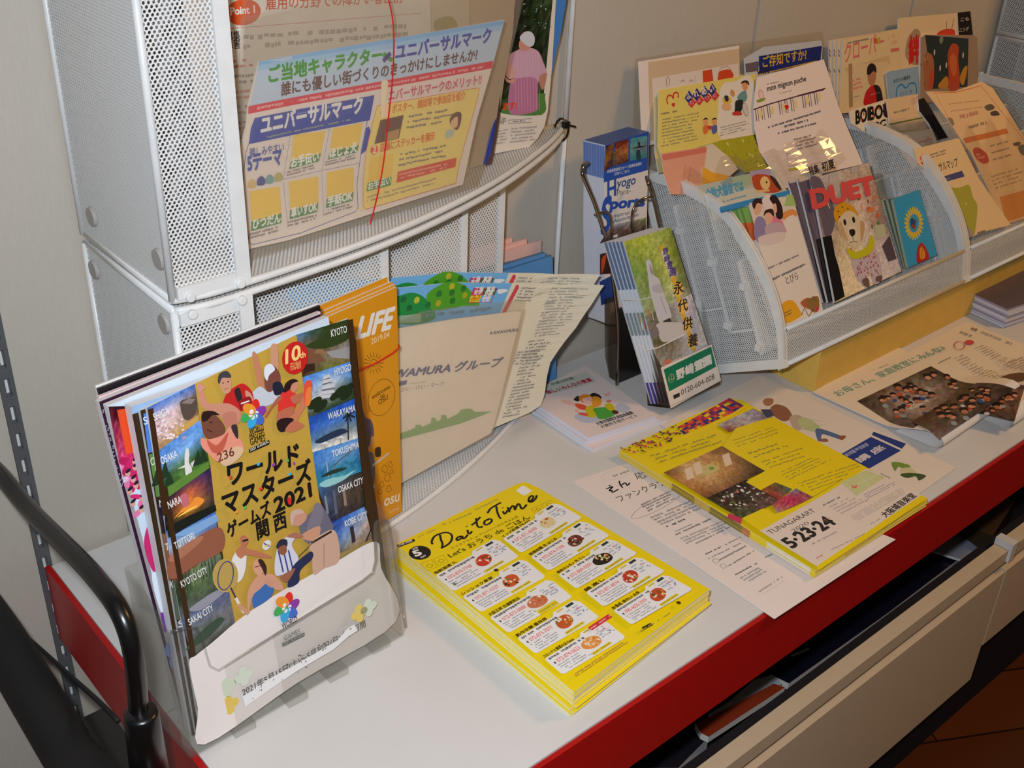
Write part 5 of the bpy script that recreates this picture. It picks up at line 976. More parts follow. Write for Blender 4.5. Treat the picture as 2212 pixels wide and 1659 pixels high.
m.photo(D4(1085, 605, 1170, 560, 1270, 600, 1190, 660), [[(160, 90, 50), (110, 90, 50)], [(190, 60, 60), (60, 120, 90)]], (8, 8), 20); m.photo(D4(1150, 690, 1290, 595, 1395, 648, 1180, 742), [[(150, 60, 60), (206, 60, 90), (110, 150, 170)], [(200, 130, 120), (196, 50, 90), (160, 80, 90)], [(180, 150, 130), (190, 60, 80), (150, 110, 100)]], (14, 8), 26)
m.poly(D4(975, 770, 1100, 712, 1170, 745, 1280, 705, 1395, 645, 1690, 466, 1700, 490, 1080, 845), (240, 212, 16)); m.poly(D4(900, 740, 975, 770, 968, 805, 890, 765), (200, 60, 90))
m.poly(D4(1080, 845, 1430, 645, 1700, 480, 1800, 520, 2020, 635, 1410, 1050), (232, 216, 200)); m.poly(D4(1410, 1050, 2020, 635, 2055, 655, 1422, 1075), (240, 212, 16))
m.txt('TUNAGARART', D4(1145, 865)[0], D4(1408, 730)[0], (60, 56, 54), h=10); m.txt('2020', D4(1278, 852)[0], D4(1370, 800)[0], (100, 96, 92), h=7); m.txt('5·23·24', D4(1270, 945)[0], D4(1525, 800)[0], (44, 42, 42), bold=.045, h=24)
m.greek(D4(1380, 915)[0], D4(1550, 830)[0], D4(1386, 930)[0], 1, (160, 150, 140)); m.txt('土日', D4(1458, 788)[0], D4(1490, 770)[0], (206, 130, 110), h=4); m.txt('大阪城音楽堂', D4(1812, 765)[0], D4(1992, 640)[0], (60, 56, 54), bold=.03, h=10); m.greek(D4(1720, 800)[0], D4(1790, 760)[0], D4(1726, 812)[0], 1, (150, 140, 130))
m.poly(D4(1550, 560, 1700, 490, 1810, 530, 1640, 640), (206, 210, 150)); m.poly(D4(1610, 580, 1650, 575, 1640, 595, 1615, 595), (230, 120, 100)); m.line(D4(1590, 600, 1770, 515), .6, (236, 230, 210)); m.line(D4(1660, 520, 1720, 590), .6, (236, 230, 210)); m.greek(D4(1680, 630)[0], D4(1860, 540)[0], D4(1710, 660)[0], 3, (160, 156, 160), .5); m.greek(D4(1445, 690)[0], D4(1545, 640)[0], D4(1452, 702)[0], 1, (110, 104, 100), .7); m.greek(D4(1480, 700)[0], D4(1640, 620)[0], D4(1560, 750)[0], 4, (190, 180, 170), .45); m.greek(D4(1600, 760)[0], D4(1900, 590)[0], D4(1650, 790)[0], 4, (200, 190, 178), .6, ragged=.1); m.greek(D4(1405, 1000)[0], D4(1460, 972)[0], D4(1412, 1010)[0], 1, (226, 100, 80), .7); m.greek(D4(1490, 950)[0], D4(1700, 850)[0], D4(1496, 962)[0], 1, (180, 150, 140), .5); m.greek(D4(1570, 985)[0], D4(1950, 720)[0], D4(1576, 993)[0], 1, (190, 160, 10), .5)
m.make('flyer', None, 'yellow art event flyer with a stage photo, topmost of the low stack', 'flyer', 'yellow art event flyers')
NA = 14; TA = (ZA-.0005-.0034)/NA; base = None
def seg(a, b, n): return [(a[0]+(b[0]-a[0])*i/n, a[1]+(b[1]-a[1])*i/n) for i in range(n)]
for i in range(NA):
    if base is None:
        m = MB(); pl = lying(ZA-.0005); QB = quad(PA, PX(1338, 973, 1577, 860, 1624, 877, 2004, 1080, 1762, 1233)); m.sheet(pl, QB, TA*.94, YEL, (230, 214, 150))
        a, b = QB[0], QB[4]                                         # printed colours bleed off the long left edge
        for t0, t1, c in ((0, .30, (226, 206, 120)), (.30, .42, (120, 96, 70)), (.42, .50, (190, 160, 120)), (.50, .66, (90, 80, 76)), (.66, .70, (180, 90, 100)), (.70, .78, (236, 214, 60)), (.78, .98, (232, 230, 232)), (.98, 1, (236, 214, 60))):
            P = [V3((a[0]+(b[0]-a[0])*t, a[1]+(b[1]-a[1])*t, 0)) for t in (t0, t1)]; nrm = V3((b[1]-a[1], -(b[0]-a[0]), 0)).normalized()
            if nrm.x > 0: nrm = -nrm
            for k in (.00008,): m.face([P[0]+nrm*k+V3((0, 0, ZA-.0005-TA*.92)), P[1]+nrm*k+V3((0, 0, ZA-.0005-TA*.92)), P[1]+nrm*k+V3((0, 0, ZA-.0005)), P[0]+nrm*k+V3((0, 0, ZA-.0005))], 'paper_matt', c)
        o = m.make('flyer', None, 'yellow art event flyer lying in the low stack under its topmost sheet', 'flyer', 'yellow art event flyers'); base = o; z0 = o.location.z
    else: o = base.copy(); COL.objects.link(o)
    if i: o.location = (base.location.x+random.uniform(-.0006, .0006), base.location.y+random.uniform(-.0006, .0006), z0-TA*i); o.rotation_euler.z = random.uniform(-.003, .003)

# ================================================================ children's booklets
for i, (z, t, P, lab) in enumerate(((.0125, .0045, (1131, 855, 1265, 789, 1417, 899, 1271, 946), 'pink-white booklet with cheering children on its cover, topmost of the small pile'), (.0078, .0040, (1128, 860, 1270, 800, 1425, 905, 1264, 955), 'white booklet just under the one with cheering children'), (.0036, .0034, (1120, 868, 1262, 806, 1440, 905, 1280, 972), 'white booklet at the bottom of the small pile of booklets'))):
    pl = lying(z); m = MB(); m.sheet(pl, quad(pl, PX(*P)), t, (234, 216, 210), (222, 226, 240))
    if i == 0:
        m.poly(D5(420, 640, 300, 560, 560, 430, 1010, 300, 1170, 440, 800, 560), (204, 206, 190)); m.txt('平成15年度', D5(500, 505)[0], D5(835, 400)[0], (90, 106, 80), bold=.03, h=7); m.txt('楽しいみんなの青葉', D5(440, 630)[0], D5(1110, 430)[0], (190, 40, 70), bold=.04, h=10)
        m.sm(D5(840, 960, 960, 900, 1150, 950, 1200, 1020, 1060, 1065, 900, 1030), (190, 196, 214)); m.sm(D5(1450, 800, 1560, 770, 1670, 840, 1600, 900, 1480, 890), (190, 196, 214))
        m.sm(D5(830, 770, 1000, 800, 1010, 870, 900, 850), (226, 90, 60)); m.sm(D5(640, 730, 760, 725, 850, 780, 800, 800, 680, 770), (232, 190, 180)); m.sm(D5(1010, 830, 1130, 800, 1160, 960, 1060, 980, 1010, 930), (206, 196, 30)); m.sm(D5(1120, 850, 1330, 830, 1440, 940, 1220, 1010, 1150, 920), (84, 170, 70)); m.sm(D5(1290, 790, 1380, 770, 1460, 880, 1400, 890, 1320, 850), (206, 196, 30)); m.sm(D5(900, 910, 1020, 920, 1030, 960, 920, 940), (230, 90, 60)); m.sm(D5(1390, 880, 1470, 880, 1495, 920, 1430, 930), (90, 50, 50))
        m.sm(D5(825, 710, 880, 660, 920, 680, 900, 740, 840, 730), (50, 36, 40)); m.sm(D5(1060, 650, 1120, 615, 1200, 640, 1240, 690, 1180, 720, 1090, 680), (44, 34, 40)); m.sm(D5(900, 690, 960, 640, 1070, 650, 1110, 720, 1080, 770, 960, 760), (236, 140, 40)); m.sm(D5(960, 700, 1080, 680, 1130, 740, 1070, 790, 980, 760), (240, 190, 180)); m.sm(D5(1100, 680, 1180, 670, 1240, 720, 1220, 800, 1120, 830, 1100, 770), (236, 160, 50)); m.ell(D5(1350, 740)[0], 4, 3, (226, 130, 120)); m.sm(D5(1260, 620, 1310, 630, 1350, 600, 1365, 640, 1310, 670), (236, 180, 170)); m.sm(D5(840, 860, 880, 850, 900, 910, 850, 900), (236, 190, 180))
        m.line(D5(1030, 715, 1050, 708), .6, BLK); m.line(D5(1080, 735, 1100, 728), .6, BLK); m.txt('大東市国際交流協会編集', D5(1185, 1095)[0], D5(1725, 920)[0], (70, 84, 76), bold=.03, h=8); m.txt('大東市子供サービス', D5(1245, 1140)[0], D5(1785, 965)[0], (90, 100, 90), bold=.02, h=7)
    m.make('booklet', None, lab, 'booklet', 'small pile of children booklets')
m = MB(); pl = lying(.0006); m.sheet(pl, quad(pl, PX(1420, 905, 1440, 895, 1475, 930, 1440, 935)), .0003, (226, 220, 214)); m.make('paper', None, 'scrap of white paper between the booklets and the yellow art flyers', 'paper')

# ================================================================ news leaflet whose foot is folded under
def fold(x, y): return .0205*max(0.0, min(1.0, (-.105-y)/.075))**2*(3-2*max(0.0, min(1.0, (-.105-y)/.075))) if y < -.105 else 0.0
def news(x0, y0, z, w, L, yaw, label, deco):
    b = math.radians(yaw); pl = PL((x0, y0, z), (math.cos(b), math.sin(b), 0), (0, 0, 1), fold); m = MB(); m.ink = 'paper_matt'
    m.sheet(pl, [(0, -L), (w, -L), (w, 0), (0, 0)], .0007, (232, 216, 190), (238, 234, 230))
    R = .0103; cz = fold(0, -L)-R                     # the rolled foot
    for t in (0, -.0007):
        ring = [(-L-(R+t)*math.sin(a)*1.5, cz+(R+t)*math.cos(a)) for a in [i*math.pi/9 for i in range(10)]] + [(-L+.02, -.0012+cz-R-t+.0006), (-L+.05, -z+.0006)]
        for i in range(len(ring)-1):
            (ya, za), (yb_, zb_) = ring[i], ring[i+1]; m.face([pl.A+pl.h*xx+pl.up*yy+V3((0, 0, zz)) for xx, yy, zz in ((0, ya, za), (0, yb_, zb_), (w, yb_, zb_), (w, ya, za))], 'paper_matt', (238, 234, 230))
    deco(m); return m.make('leaflet', None, label, 'leaflet', 'folded news leaflets')
def crowd(m, g, n, s=1.0):
    for i in range(n):
        u, v = random.random(), random.random(); p = g(u, v); r = random.uniform(4.0, 6.2)*s
        m.ell((p[0]-r*.3, p[1]-r*.9), r*1.15, r*.95, (44, 32, 26), 20, n=10); m.ell(p, r, r*.7, random.choice([(190, 124, 90), (206, 140, 104), (180, 110, 80), (214, 150, 116)]), 15, n=9)
        if random.random() < .5: m.ell((p[0]+3, p[1]+r*2.3), r*1.0, r*.7, random.choice([(206, 200, 196), (60, 84, 150), (90, 70, 60), (190, 90, 50), (150, 160, 160), (50, 40, 40)]), 20, n=9)
def deco1(m):
    m.txt('お母さん、家庭教室にみんな♪', D6(270, 740)[0], D6(1150, 350)[0], (120, 160, 140), bold=.02, h=15); m.greek(D6(550, 520)[0], D6(690, 465)[0], D6(560, 535)[0], 1, (170, 156, 130)); m.greek(D6(1085, 460)[0], D6(1195, 405)[0], D6(1095, 475)[0], 1, (130, 120, 104))
    m.greek(D6(1210, 420)[0], D6(1290, 390)[0], D6(1560, 600)[0], 14, (176, 164, 140), .4); m.greek(D6(1380, 340)[0], D6(1460, 310)[0], D6(1700, 480)[0], 14, (176, 164, 140), .4)
    m.line([D6(1255+44*math.cos(t), 325+34*math.sin(t))[0] for t in [i*.5 for i in range(13)]], 1.4, (206, 84, 74), True); m.ell(D6(1335, 300)[0], 9, 6, (206, 84, 80)); m.greek(D6(1330, 170)[0], D6(1400, 190)[0], D6(1325, 190)[0], 1, (120, 90, 40), .9); m.greek(D6(1420, 200)[0], D6(1700, 310)[0], D6(1412, 214)[0], 1, (140, 128, 110), .6); m.greek(D6(1265, 205)[0], D6(1360, 240)[0], D6(1255, 225)[0], 1, (140, 128, 110), .6)
    m.photo(D6(420, 780, 1020, 495, 1390, 640, 880, 1000), [[(60, 46, 36), (110, 84, 70), (90, 76, 60), (60, 50, 36)], [(100, 80, 70), (190, 170, 160), (170, 150, 140), (90, 70, 56)], [(70, 60, 70), (150, 130, 120), (90, 70, 60), (60, 44, 36)]], (22, 16), 24)
    m.poly(D6(790, 830, 950, 740, 1010, 780, 860, 850), (206, 196, 186)); crowd(m, lerp(D6(500, 780, 1000, 540, 1300, 640, 830, 930)), 26)
    m.photo(D6(860, 960, 1390, 640, 1700, 690, 1080, 1100), [[(70, 50, 40), (60, 46, 38), (80, 60, 44)], [(90, 66, 50), (110, 90, 70), (70, 50, 40)], [(130, 116, 110), (70, 56, 46), (60, 46, 36)]], (18, 14), 22); crowd(m, lerp(D6(930, 940, 1390, 680, 1560, 720, 1110, 1000)), 26)
def deco2(m):
    m.photo(D6(1340, 880, 1560, 640, 1790, 650, 1700, 945), [[(60, 44, 36), (110, 80, 60), (90, 70, 60)], [(70, 50, 40), (150, 100, 70), (110, 80, 60)], [(60, 46, 40), (130, 90, 60), (90, 66, 50)]], (16, 14), 22); crowd(m, lerp(D6(1390, 850, 1560, 690, 1740, 700, 1660, 880)), 22, 1.1)
    m.sm(D6(1510, 640, 1640, 570, 1780, 555, 1790, 610, 1640, 640), (110, 80, 56)); m.greek(D6(1600, 480)[0], D6(1760, 420)[0], D6(1780, 540)[0], 6, (176, 164, 140), .4)
news(1.066, .226, .0016, .255, .188, 1.0, 'folded news leaflet at the right whose rolled foot nears the red edge', deco2)
news(.941, .243, .0034, .212, .176, 2.0, 'folded news leaflet with a green headline and crowd photo, its foot rolled under', deco1)
# booklet pile at the right edge
for i in range(9):
    pl = lying(.0342-.0037*i, -8); m = MB(); o = pl.loc((2118, 664+0)); x = (.004*((i*7) % 3)-.004); a = at((2112+((i*5) % 4)*2, 638), 2, .0342)
    m.sheet(PL((a.x+x*.5, a.y, .0342-.0037*i), (math.cos(-.14), math.sin(-.14), 0), (0, 0, 1)), [(0, -.055), (.21, -.055), (.21, .09), (0, .09)], .0034, (96, 84, 92) if i == 0 else (226, 222, 220), (206, 206, 220) if i % 3 else (150, 146, 170))
    m.make('booklet', None, 'dark-covered booklet on top of the pile at the right edge' if i == 0 else 'pale booklet in the pile at the right edge under the dark cover', 'booklet', 'booklet pile at the right edge')
# ================================================================ wire stand with two brochure holders
o0 = at((1450, 880), 2, .0085)
PB = standing(o0.x, o0.y, o0.z, 13, -6)
PY = standing(.69, .432, .15, 3, 6)
st = thing('brochure_stand', (.78, .42, 0), 'wire brochure stand with two clear pockets in front of the mesh rack', 'brochure stand')
def wire(px, ys, name, r=.0022, mat='chrome_wire'):
    P = [at(p, 1, y) for p, y in zip(px, ys)]; P = [V3((p.x, p.y, max(p.z, r))) for p in P]
    m = MB(); m.tube(smooth(P, False, 4), r, mat, 8); return m.make(name, st, smooth_=True)
wire(E3(250, 575, 205, 610, 195, 680, 215, 760, 330, 1030, 420, 1310, 480, 1480)+E4(440, 180, 470, 400, 497, 640, 505, 900, 490, 1285), (.423, .416, .412, .410, .410, .410, .410, .41, .412, .414, .418, .420), 'upright', .0023)
wire(E3(915, 740, 930, 800, 960, 880, 1010, 1060, 1070, 1310, 1130, 1500, 1210, 1800, 1290, 2300), (.425, .415, .413, .412, .411, .411, .412, .415), 'upright', .0023)
wire(E3(335, 1165, 395, 1140, 465, 1130, 508, 1165, 522, 1280, 520, 1450), (.410, .411, .413, .414, .414, .414), 'pocket_hook', .0016); wire(E3(975, 960, 890, 975, 810, 1030, 765, 1110, 750, 1200, 752, 1340), (.412, .413, .414, .414, .414, .414), 'pocket_hook', .0016)
m = MB(); pl = standing(.70, .424, .0, 2, 0); m.sheet(pl, [pl.loc(p) for p in E4(505, 560, 560, 540, 640, 900, 700, 1060, 800, 1150, 640, 1215, 510, 1270)], .003, mat='black_plastic'); tag(m.make('back_plate', st), 'black back plate')
# rear pocket
m = MB(); pl = PY.off(.006); m.sheet(pl, [pl.loc(p) for p in E4(385, 470, 470, 440, 505, 800, 510, 1000, 500, 1250, 430, 1205, 390, 1000)], .002, mat='smoke_acrylic'); tag(m.make('pocket', st), 'smoky clear rear pocket')
# blue para-sports brochures
BLU = (40, 84, 180)
def hyogo(i):
    P = PY.off(-.0042*i); m = MB(); m.ink = 'paper_gloss'; s = -1.0*i
    q = [(1307, 314), (1402, 285), (1399, 400), (1395, 560), (1391, 700), (1313, 700), (1306, 640), (1304, 500)]
    q = [P.loc((x-5.2*i, y-3.6*i)) if False else PY.loc((x, y)) for x, y in q]
    m.sheet(P, q, .0039, (232, 224, 216), (214, 216, 224))
    # side edges show the bleed: blue above, pale below
    T = [V3((*PY.loc((1306.5, y)), 0)) for y in (316, 405)]; B_ = [V3((*PY.loc((1304.5, y)), 0)) for y in (405, 500)]
    tl, tr = PY.loc((1307, 314)), PY.loc((1402, 285)); m.face([P.w((tl[0], tl[1]+.0004)), P.w((tr[0], tr[1]+.0004)), P.w((tr[0], tr[1]+.0004), -.0039), P.w((tl[0], tl[1]+.0004), -.0039)], 'paper_gloss', (58, 88, 160))
    for (a, b), c in (((T[0], T[1]), (104, 132, 190)),): m.face([P.w((a.x-.0006, a.y), -.0039), P.w((b.x-.0006, b.y), -.0039), P.w((b.x-.0006, b.y)), P.w((a.x-.0006, a.y))], 'paper_gloss', c)
    if i == 0:
        m.poly(E3(452, 383, 942, 228, 930, 660, 436, 800), BLU)
        m.photo(E3(460, 390, 545, 365, 540, 610, 440, 680), [[(60, 30, 20), (150, 100, 40)], [(170, 120, 50), (110, 60, 30)], [(90, 40, 24), (60, 40, 40)]], (8, 14), 26); m.photo(E3(558, 350, 715, 312, 712, 565, 548, 620), [[(90, 30, 16), (130, 50, 24)], [(150, 90, 50), (190, 120, 60)], [(100, 70, 50), (80, 50, 40)]], (12, 14), 30); m.photo(E3(735, 305, 925, 275, 920, 520, 727, 560), [[(60, 140, 150), (90, 160, 165)], [(110, 160, 160), (120, 130, 130)], [(50, 130, 140), (60, 130, 140)]], (10, 12), 10)
        m.sm(E3(815, 360, 840, 345, 850, 390, 920, 385, 850, 410, 740, 420, 820, 395), (50, 40, 50)); m.sm(E3(800, 450, 840, 440, 850, 540, 810, 545), (40, 70, 80))
        m.txt('兵庫県障害者スポーツ指導者協議会', E3(470, 695)[0], E3(860, 600)[0], (206, 212, 226), bold=.02, h=4.6); m.txt('活動のご案内', E3(550, 720)[0], E3(720, 685)[0], (206, 212, 226), h=4.6)
        m.txt('H', E3(480, 970)[0], E3(570, 940)[0], BLU, pt=E3(480, 770)[0], bold=.03); m.txt('yogo', E3(580, 860)[0], E3(788, 815)[0], (60, 90, 150), bold=.02, h=17); m.txt('Para-', E3(580, 950)[0], E3(738, 915)[0], (110, 110, 120), h=10)
        m.txt('S', E3(405, 1380)[0], E3(500, 1330)[0], BLU, pt=E3(430, 960)[0], bold=.04); m.txt('ports', E3(510, 1095)[0], E3(885, 1060)[0], BLU, bold=.05, h=19); m.txt('Instructor', E3(545, 1195)[0], E3(820, 1130)[0], (80, 100, 140), h=7.5); m.txt('Association', E3(540, 1255)[0], E3(822, 1175)[0], (100, 116, 150), bold=.01, h=7.5)
        m.photo(E3(520, 1280, 910, 1190, 905, 1360, 390, 1480), [[(196, 190, 190), (150, 150, 160), (160, 170, 110)], [(110, 84, 70), (120, 96, 84), (90, 80, 50)], [(70, 50, 40), (60, 44, 40), (50, 40, 40)]], (16, 8), 26); m.poly(E3(530, 1395, 590, 1375, 590, 1410, 530, 1420), (214, 210, 206)); m.photo(E4(330, 40, 480, 0, 470, 220, 330, 230), [[(60, 30, 24), (50, 26, 20)], [(70, 30, 20), (40, 20, 20)]], (6, 8), 16); m.sm(E4(345, 100, 380, 40, 385, 90, 360, 200, 345, 210), (214, 80, 30)); m.poly(E4(325, 300, 480, 220, 480, 480, 340, 520), (36, 66, 140))
    return m.make('brochure', None, 'blue sports brochure facing out, frontmost of the rear pocket of the wire stand' if i == 0 else 'blue-edged sports brochure packed behind the front one in the wire stand', 'brochure', 'blue sports brochures')
for i in range(8): hyogo(i)
# cemetery brochures in the front pocket
def grave(i):
    P = PB.off(-.0032*i); m = MB(); m.ink = 'paper_gloss'; T = [(1347, 522), (1448, 491), (1515, 746), (1552, 818), (1447, 872), (1395, 690)]
    sx = -.0034*i; q = [PB.loc(p) for p in T]; q = [(a+sx, b) for a, b in q]; q = [q[0], q[1], (q[3][0], q[3][1]), (q[4][0], max(.0, q[4][1]))]
    m.sheet(P, q, .0028, (226, 222, 220), (206, 212, 220))
    if i:                                                    # the fanned left margins
        a, b = V3((*q[0], 0)), V3((*q[3], 0)); e = V3((.0052, 0, 0))
        for t0, t1, c in ((0, .28, (96, 116, 150)), (.28, .42, (206, 214, 220)), (.42, .56, (130, 146, 150)), (.56, .86, (226, 228, 230)), (.86, 1, (84, 66, 150))):
            p0, p1 = a.lerp(b, t0), a.lerp(b, t1); m.lpoly([(p0.x, p0.y), (p1.x, p1.y), ((p1+e).x, p1.y), ((p0+e).x, p0.y)], c)
    else:
        g = lerp([T[0], T[1], T[3], T[4]])
        m.photo([g(0, 0), g(1, 0), g(1, .5), g(0, .5)], [[(170, 180, 70), (190, 196, 60), (170, 186, 90), (150, 160, 60)], [(130, 160, 80), (150, 170, 80), (190, 196, 90), (120, 130, 50)], [(160, 176, 120), (120, 146, 70), (206, 210, 130), (110, 120, 70)], [(180, 186, 150), (150, 160, 110), (190, 180, 170), (170, 160, 150)]], (20, 26), 18)
        m.photo([g(0, .46), g(1, .44), g(1, .78), g(0, .80)], [[(150, 150, 140), (110, 100, 80), (190, 186, 184), (206, 196, 190)], [(120, 110, 80), (90, 80, 50), (190, 186, 184), (200, 190, 186)], [(196, 190, 186), (170, 160, 150), (196, 190, 186), (206, 196, 190)]], (20, 14), 16)
        m.photo([g(0, .78), g(1, .76), g(1, 1), g(0, 1)], [[(214, 206, 200), (206, 196, 190)], [(226, 220, 214), (196, 186, 180)]], (10, 6), 6)
        m.sm(E4(765, 120, 785, 90, 815, 110, 840, 230, 890, 280, 940, 430, 990, 560, 1000, 640, 900, 690, 850, 560, 800, 380, 785, 240), (206, 202, 206)); m.sm(E4(800, 130, 830, 200, 850, 230, 810, 220), (160, 156, 160)); m.sm(E4(820, 350, 900, 320, 920, 400, 850, 400), (186, 182, 186)); m.line(E4(900, 440, 960, 600), .8, (150, 148, 152)); m.poly(E4(925, 670, 990, 640, 1010, 695, 945, 725), (64, 58, 54)); m.sm(E4(880, 690, 1120, 690, 1150, 780, 940, 870, 880, 780), (206, 198, 192))
        m.line(E4(540, 470, 700, 470, 830, 440), 1.2, (206, 206, 206)); [m.line(E4(a, b, a+16, b+80), 1.5, c) for a, b, c in ((700, 600, (190, 170, 50)), (735, 590, (120, 110, 50)), (790, 560, (206, 120, 80)), (820, 580, (200, 190, 160)), (720, 680, (230, 220, 210)), (750, 670, (180, 60, 50)))]; m.sm(E4(810, 770, 860, 720, 890, 790, 850, 840, 820, 830), (130, 120, 120)); m.line(E4(700, 890, 760, 945, 880, 920, 1140, 790), 1.6, (232, 228, 226)); m.line(E4(900, 910, 960, 1030), .6, (110, 100, 96)); m.sm(E4(930, 1060, 980, 1030, 1010, 1045, 960, 1080), (226, 120, 90))
        m.line(E4(910, -40, 940, 60, 985, 180, 1025, 270, 1060, 400, 1100, 560, 1150, 720, 1200, 880, 1225, 950), 6.5, (232, 176, 50), smth=True); m.line(E4(925, 0, 960, 110, 1020, 250), 6.5, (224, 212, 206), smth=True)
        for t, x, y, w, h_ in (('野', 925, 45, 50, 10), ('崎', 940, 115, 50, 10), ('霊', 965, 175, 50, 9), ('園', 990, 245, 55, 10)): m.txt(t, E4(x, y)[0], E4(x+w, y-14)[0], (86, 70, 130), bold=.03)
        for t, x, y in (('永', 1025, 415), ('代', 1065, 580), ('供', 1110, 750), ('養', 1160, 910)): m.ell(E4(x+45, y-42)[0], 8.5, 9.5, (236, 190, 90)); m.txt(t, E4(x, y)[0], E4(x+92, y-22)[0], (44, 34, 40), bold=.02)
    return m.make('brochure', None, 'cemetery brochure with a white statue photo, frontmost in the front pocket of the wire stand' if i == 0 else 'brochure fanned behind the statue-photo one in the front pocket', 'brochure', 'cemetery brochures')
for i in range(6): grave(i)
PF2 = PB.off(.0035); m = MB(); q = E4(555, 780, 650, 840, 780, 945, 905, 1110, 1385, 890, 1475, 1240, 1450, 1275, 1000, 1500, 990, 1480)
m.sheet(PF2, [PF2.loc(p) for p in E4(905, 1110, 1385, 890, 1475, 1235, 1455, 1275, 1010, 1505, 985, 1490)], .002, mat='clear_acrylic'); tag(m.make('front_wall', st), 'clear front pocket wall')
a, b, c, d = [PF2.w(PF2.loc(p)) for p in E4(985, 1490, 1465, 1265, 905, 1110, 1385, 890)]; bk = -PF2.n
m = MB(); m.prism([a, a+bk*.03+V3((-.012, 0, 0)), c+bk*.03+V3((-.018, 0, .06)), c], (.002, 0, 0), 'smoke_acrylic'); m.make('side_wall', st); m = MB(); m.prism([b, b+bk*.03, d+bk*.03+V3((0, 0, .06)), d], (.002, 0, 0), 'clear_acrylic'); m.make('side_wall', st)
m = MB(); m.prism([a, b, b+bk*.03, a+bk*.03+V3((-.012, 0, 0))], (0, 0, .002), 'smoke_acrylic'); m.make('base', st)
m = MB(); PL2 = PF2.off(.0003); m.ink = 'paper_gloss'; m.sheet(PL2, [PL2.loc(p) for p in E4(905, 1110, 1385, 890, 1475, 1230, 1000, 1495)], .0002, (236, 220, 204)); m.poly(E4(932, 1128, 1380, 910, 1428, 1100, 985, 1335), (22, 124, 88))
m.ell(E4(1005, 1210)[0], 5.4, 5.8, (150, 170, 120), n=16); m.ell(E4(1005, 1210)[0], 4.6, 5.0, (22, 110, 78), n=16); m.txt('山', E4(985, 1235)[0], E4(1030, 1215)[0], (150, 170, 120), bold=.03)
for t, x, y in (('野', 1060, 1220), ('崎', 1145, 1180), ('霊', 1230, 1140), ('園', 1310, 1100)): m.txt(t, E4(x, y)[0], E4(x+74, y-36)[0], (232, 226, 214), bold=.045, h=15)
m.poly(E4(1022, 1370, 1082, 1345, 1085, 1380, 1028, 1408), (50, 46, 46)); m.txt('0120-604-008', E4(1100, 1370)[0], E4(1412, 1215)[0], (60, 56, 54), h=11); tag(m.make('sign_label', st), 'green and white sign with a phone number')

# ================================================================ first leaning rack
def paper(name, P, px, t, col, label, cat, group=None, art=None, ecol=None, ink='paper_matt', mat=None):
    m = MB(); m.ink = ink; m.sheet(P, [P.loc(p) for p in px], t, col, ecol, mat=mat)
    if art: art(m)
    return m.make(name, None, label, cat, group)
PT = standing(.845, .454, .15, 12, 0)
paper('film_sleeve', PT, C3(600, 498, 2200, 265, 2215, 420, 2100, 1300, 560, 1500), .0004, (0, 0, 0), 'large clear tan sleeve at the back of the first leaning rack', 'film sleeve', mat='sleeve_file')
def art_(m):
    m.poly(C3(710, 530, 1490, 415, 1490, 560, 1550, 1100, 730, 1200), (214, 186, 150)); m.poly(C3(745, 670, 1480, 540, 1500, 900, 760, 1000), (232, 214, 196))
    m.poly(C3(1175, 605, 1255, 590, 1268, 690, 1180, 705), (216, 76, 34)); m.sm(C3(1310, 640, 1330, 605, 1410, 595, 1440, 650, 1400, 680, 1310, 690), (216, 76, 34)); m.line(C3(1305, 640, 1330, 580, 1390, 565, 1420, 600), .7, (150, 110, 100)); m.line(C3(870, 740, 865, 670, 880, 655, 895, 680, 890, 730), .8, (90, 80, 76)); [m.line(C3(x, 700, x+15, 680, x+34, 695), .8, (90, 80, 76)) for x in (990, 1060)]; m.line(C3(1110, 640, 1110, 710), .4, (150, 120, 110))
paper('flyer', PT.off(.0015), C3(628, 525, 700, 515, 1490, 388, 1500, 1100, 660, 1250), .0008, (236, 222, 208), 'white-framed craft flyer inside the clear tan sleeve', 'flyer', art=art_)
def art_(m):
    m.poly(C3(1655, 480, 2195, 390, 2180, 535, 1660, 640), (34, 44, 116)); m.txt('ご存知ですか?', C3(1690, 570)[0], C3(2062, 500)[0], (214, 176, 60), bold=.025, h=17); m.line(C3(1640, 640, 2150, 520), 1.6, (206, 160, 50)); m.txt('WIN', C3(1640, 640)[0], C3(1740, 625)[0], (40, 40, 60), bold=.03, h=12)
    m.poly(C3(1540, 545, 1660, 520, 1650, 605, 1545, 620), (110, 96, 104))
paper('flyer', PT.off(.003), C3(1530, 500, 1700, 400, 2190, 345, 2200, 395, 2180, 900, 1560, 1000), .0008, (196, 200, 206), 'flyer with a dark blue banner and gold lettering behind the pink handmade flyer', 'flyer', art=art_)
P10 = rplane(.100)
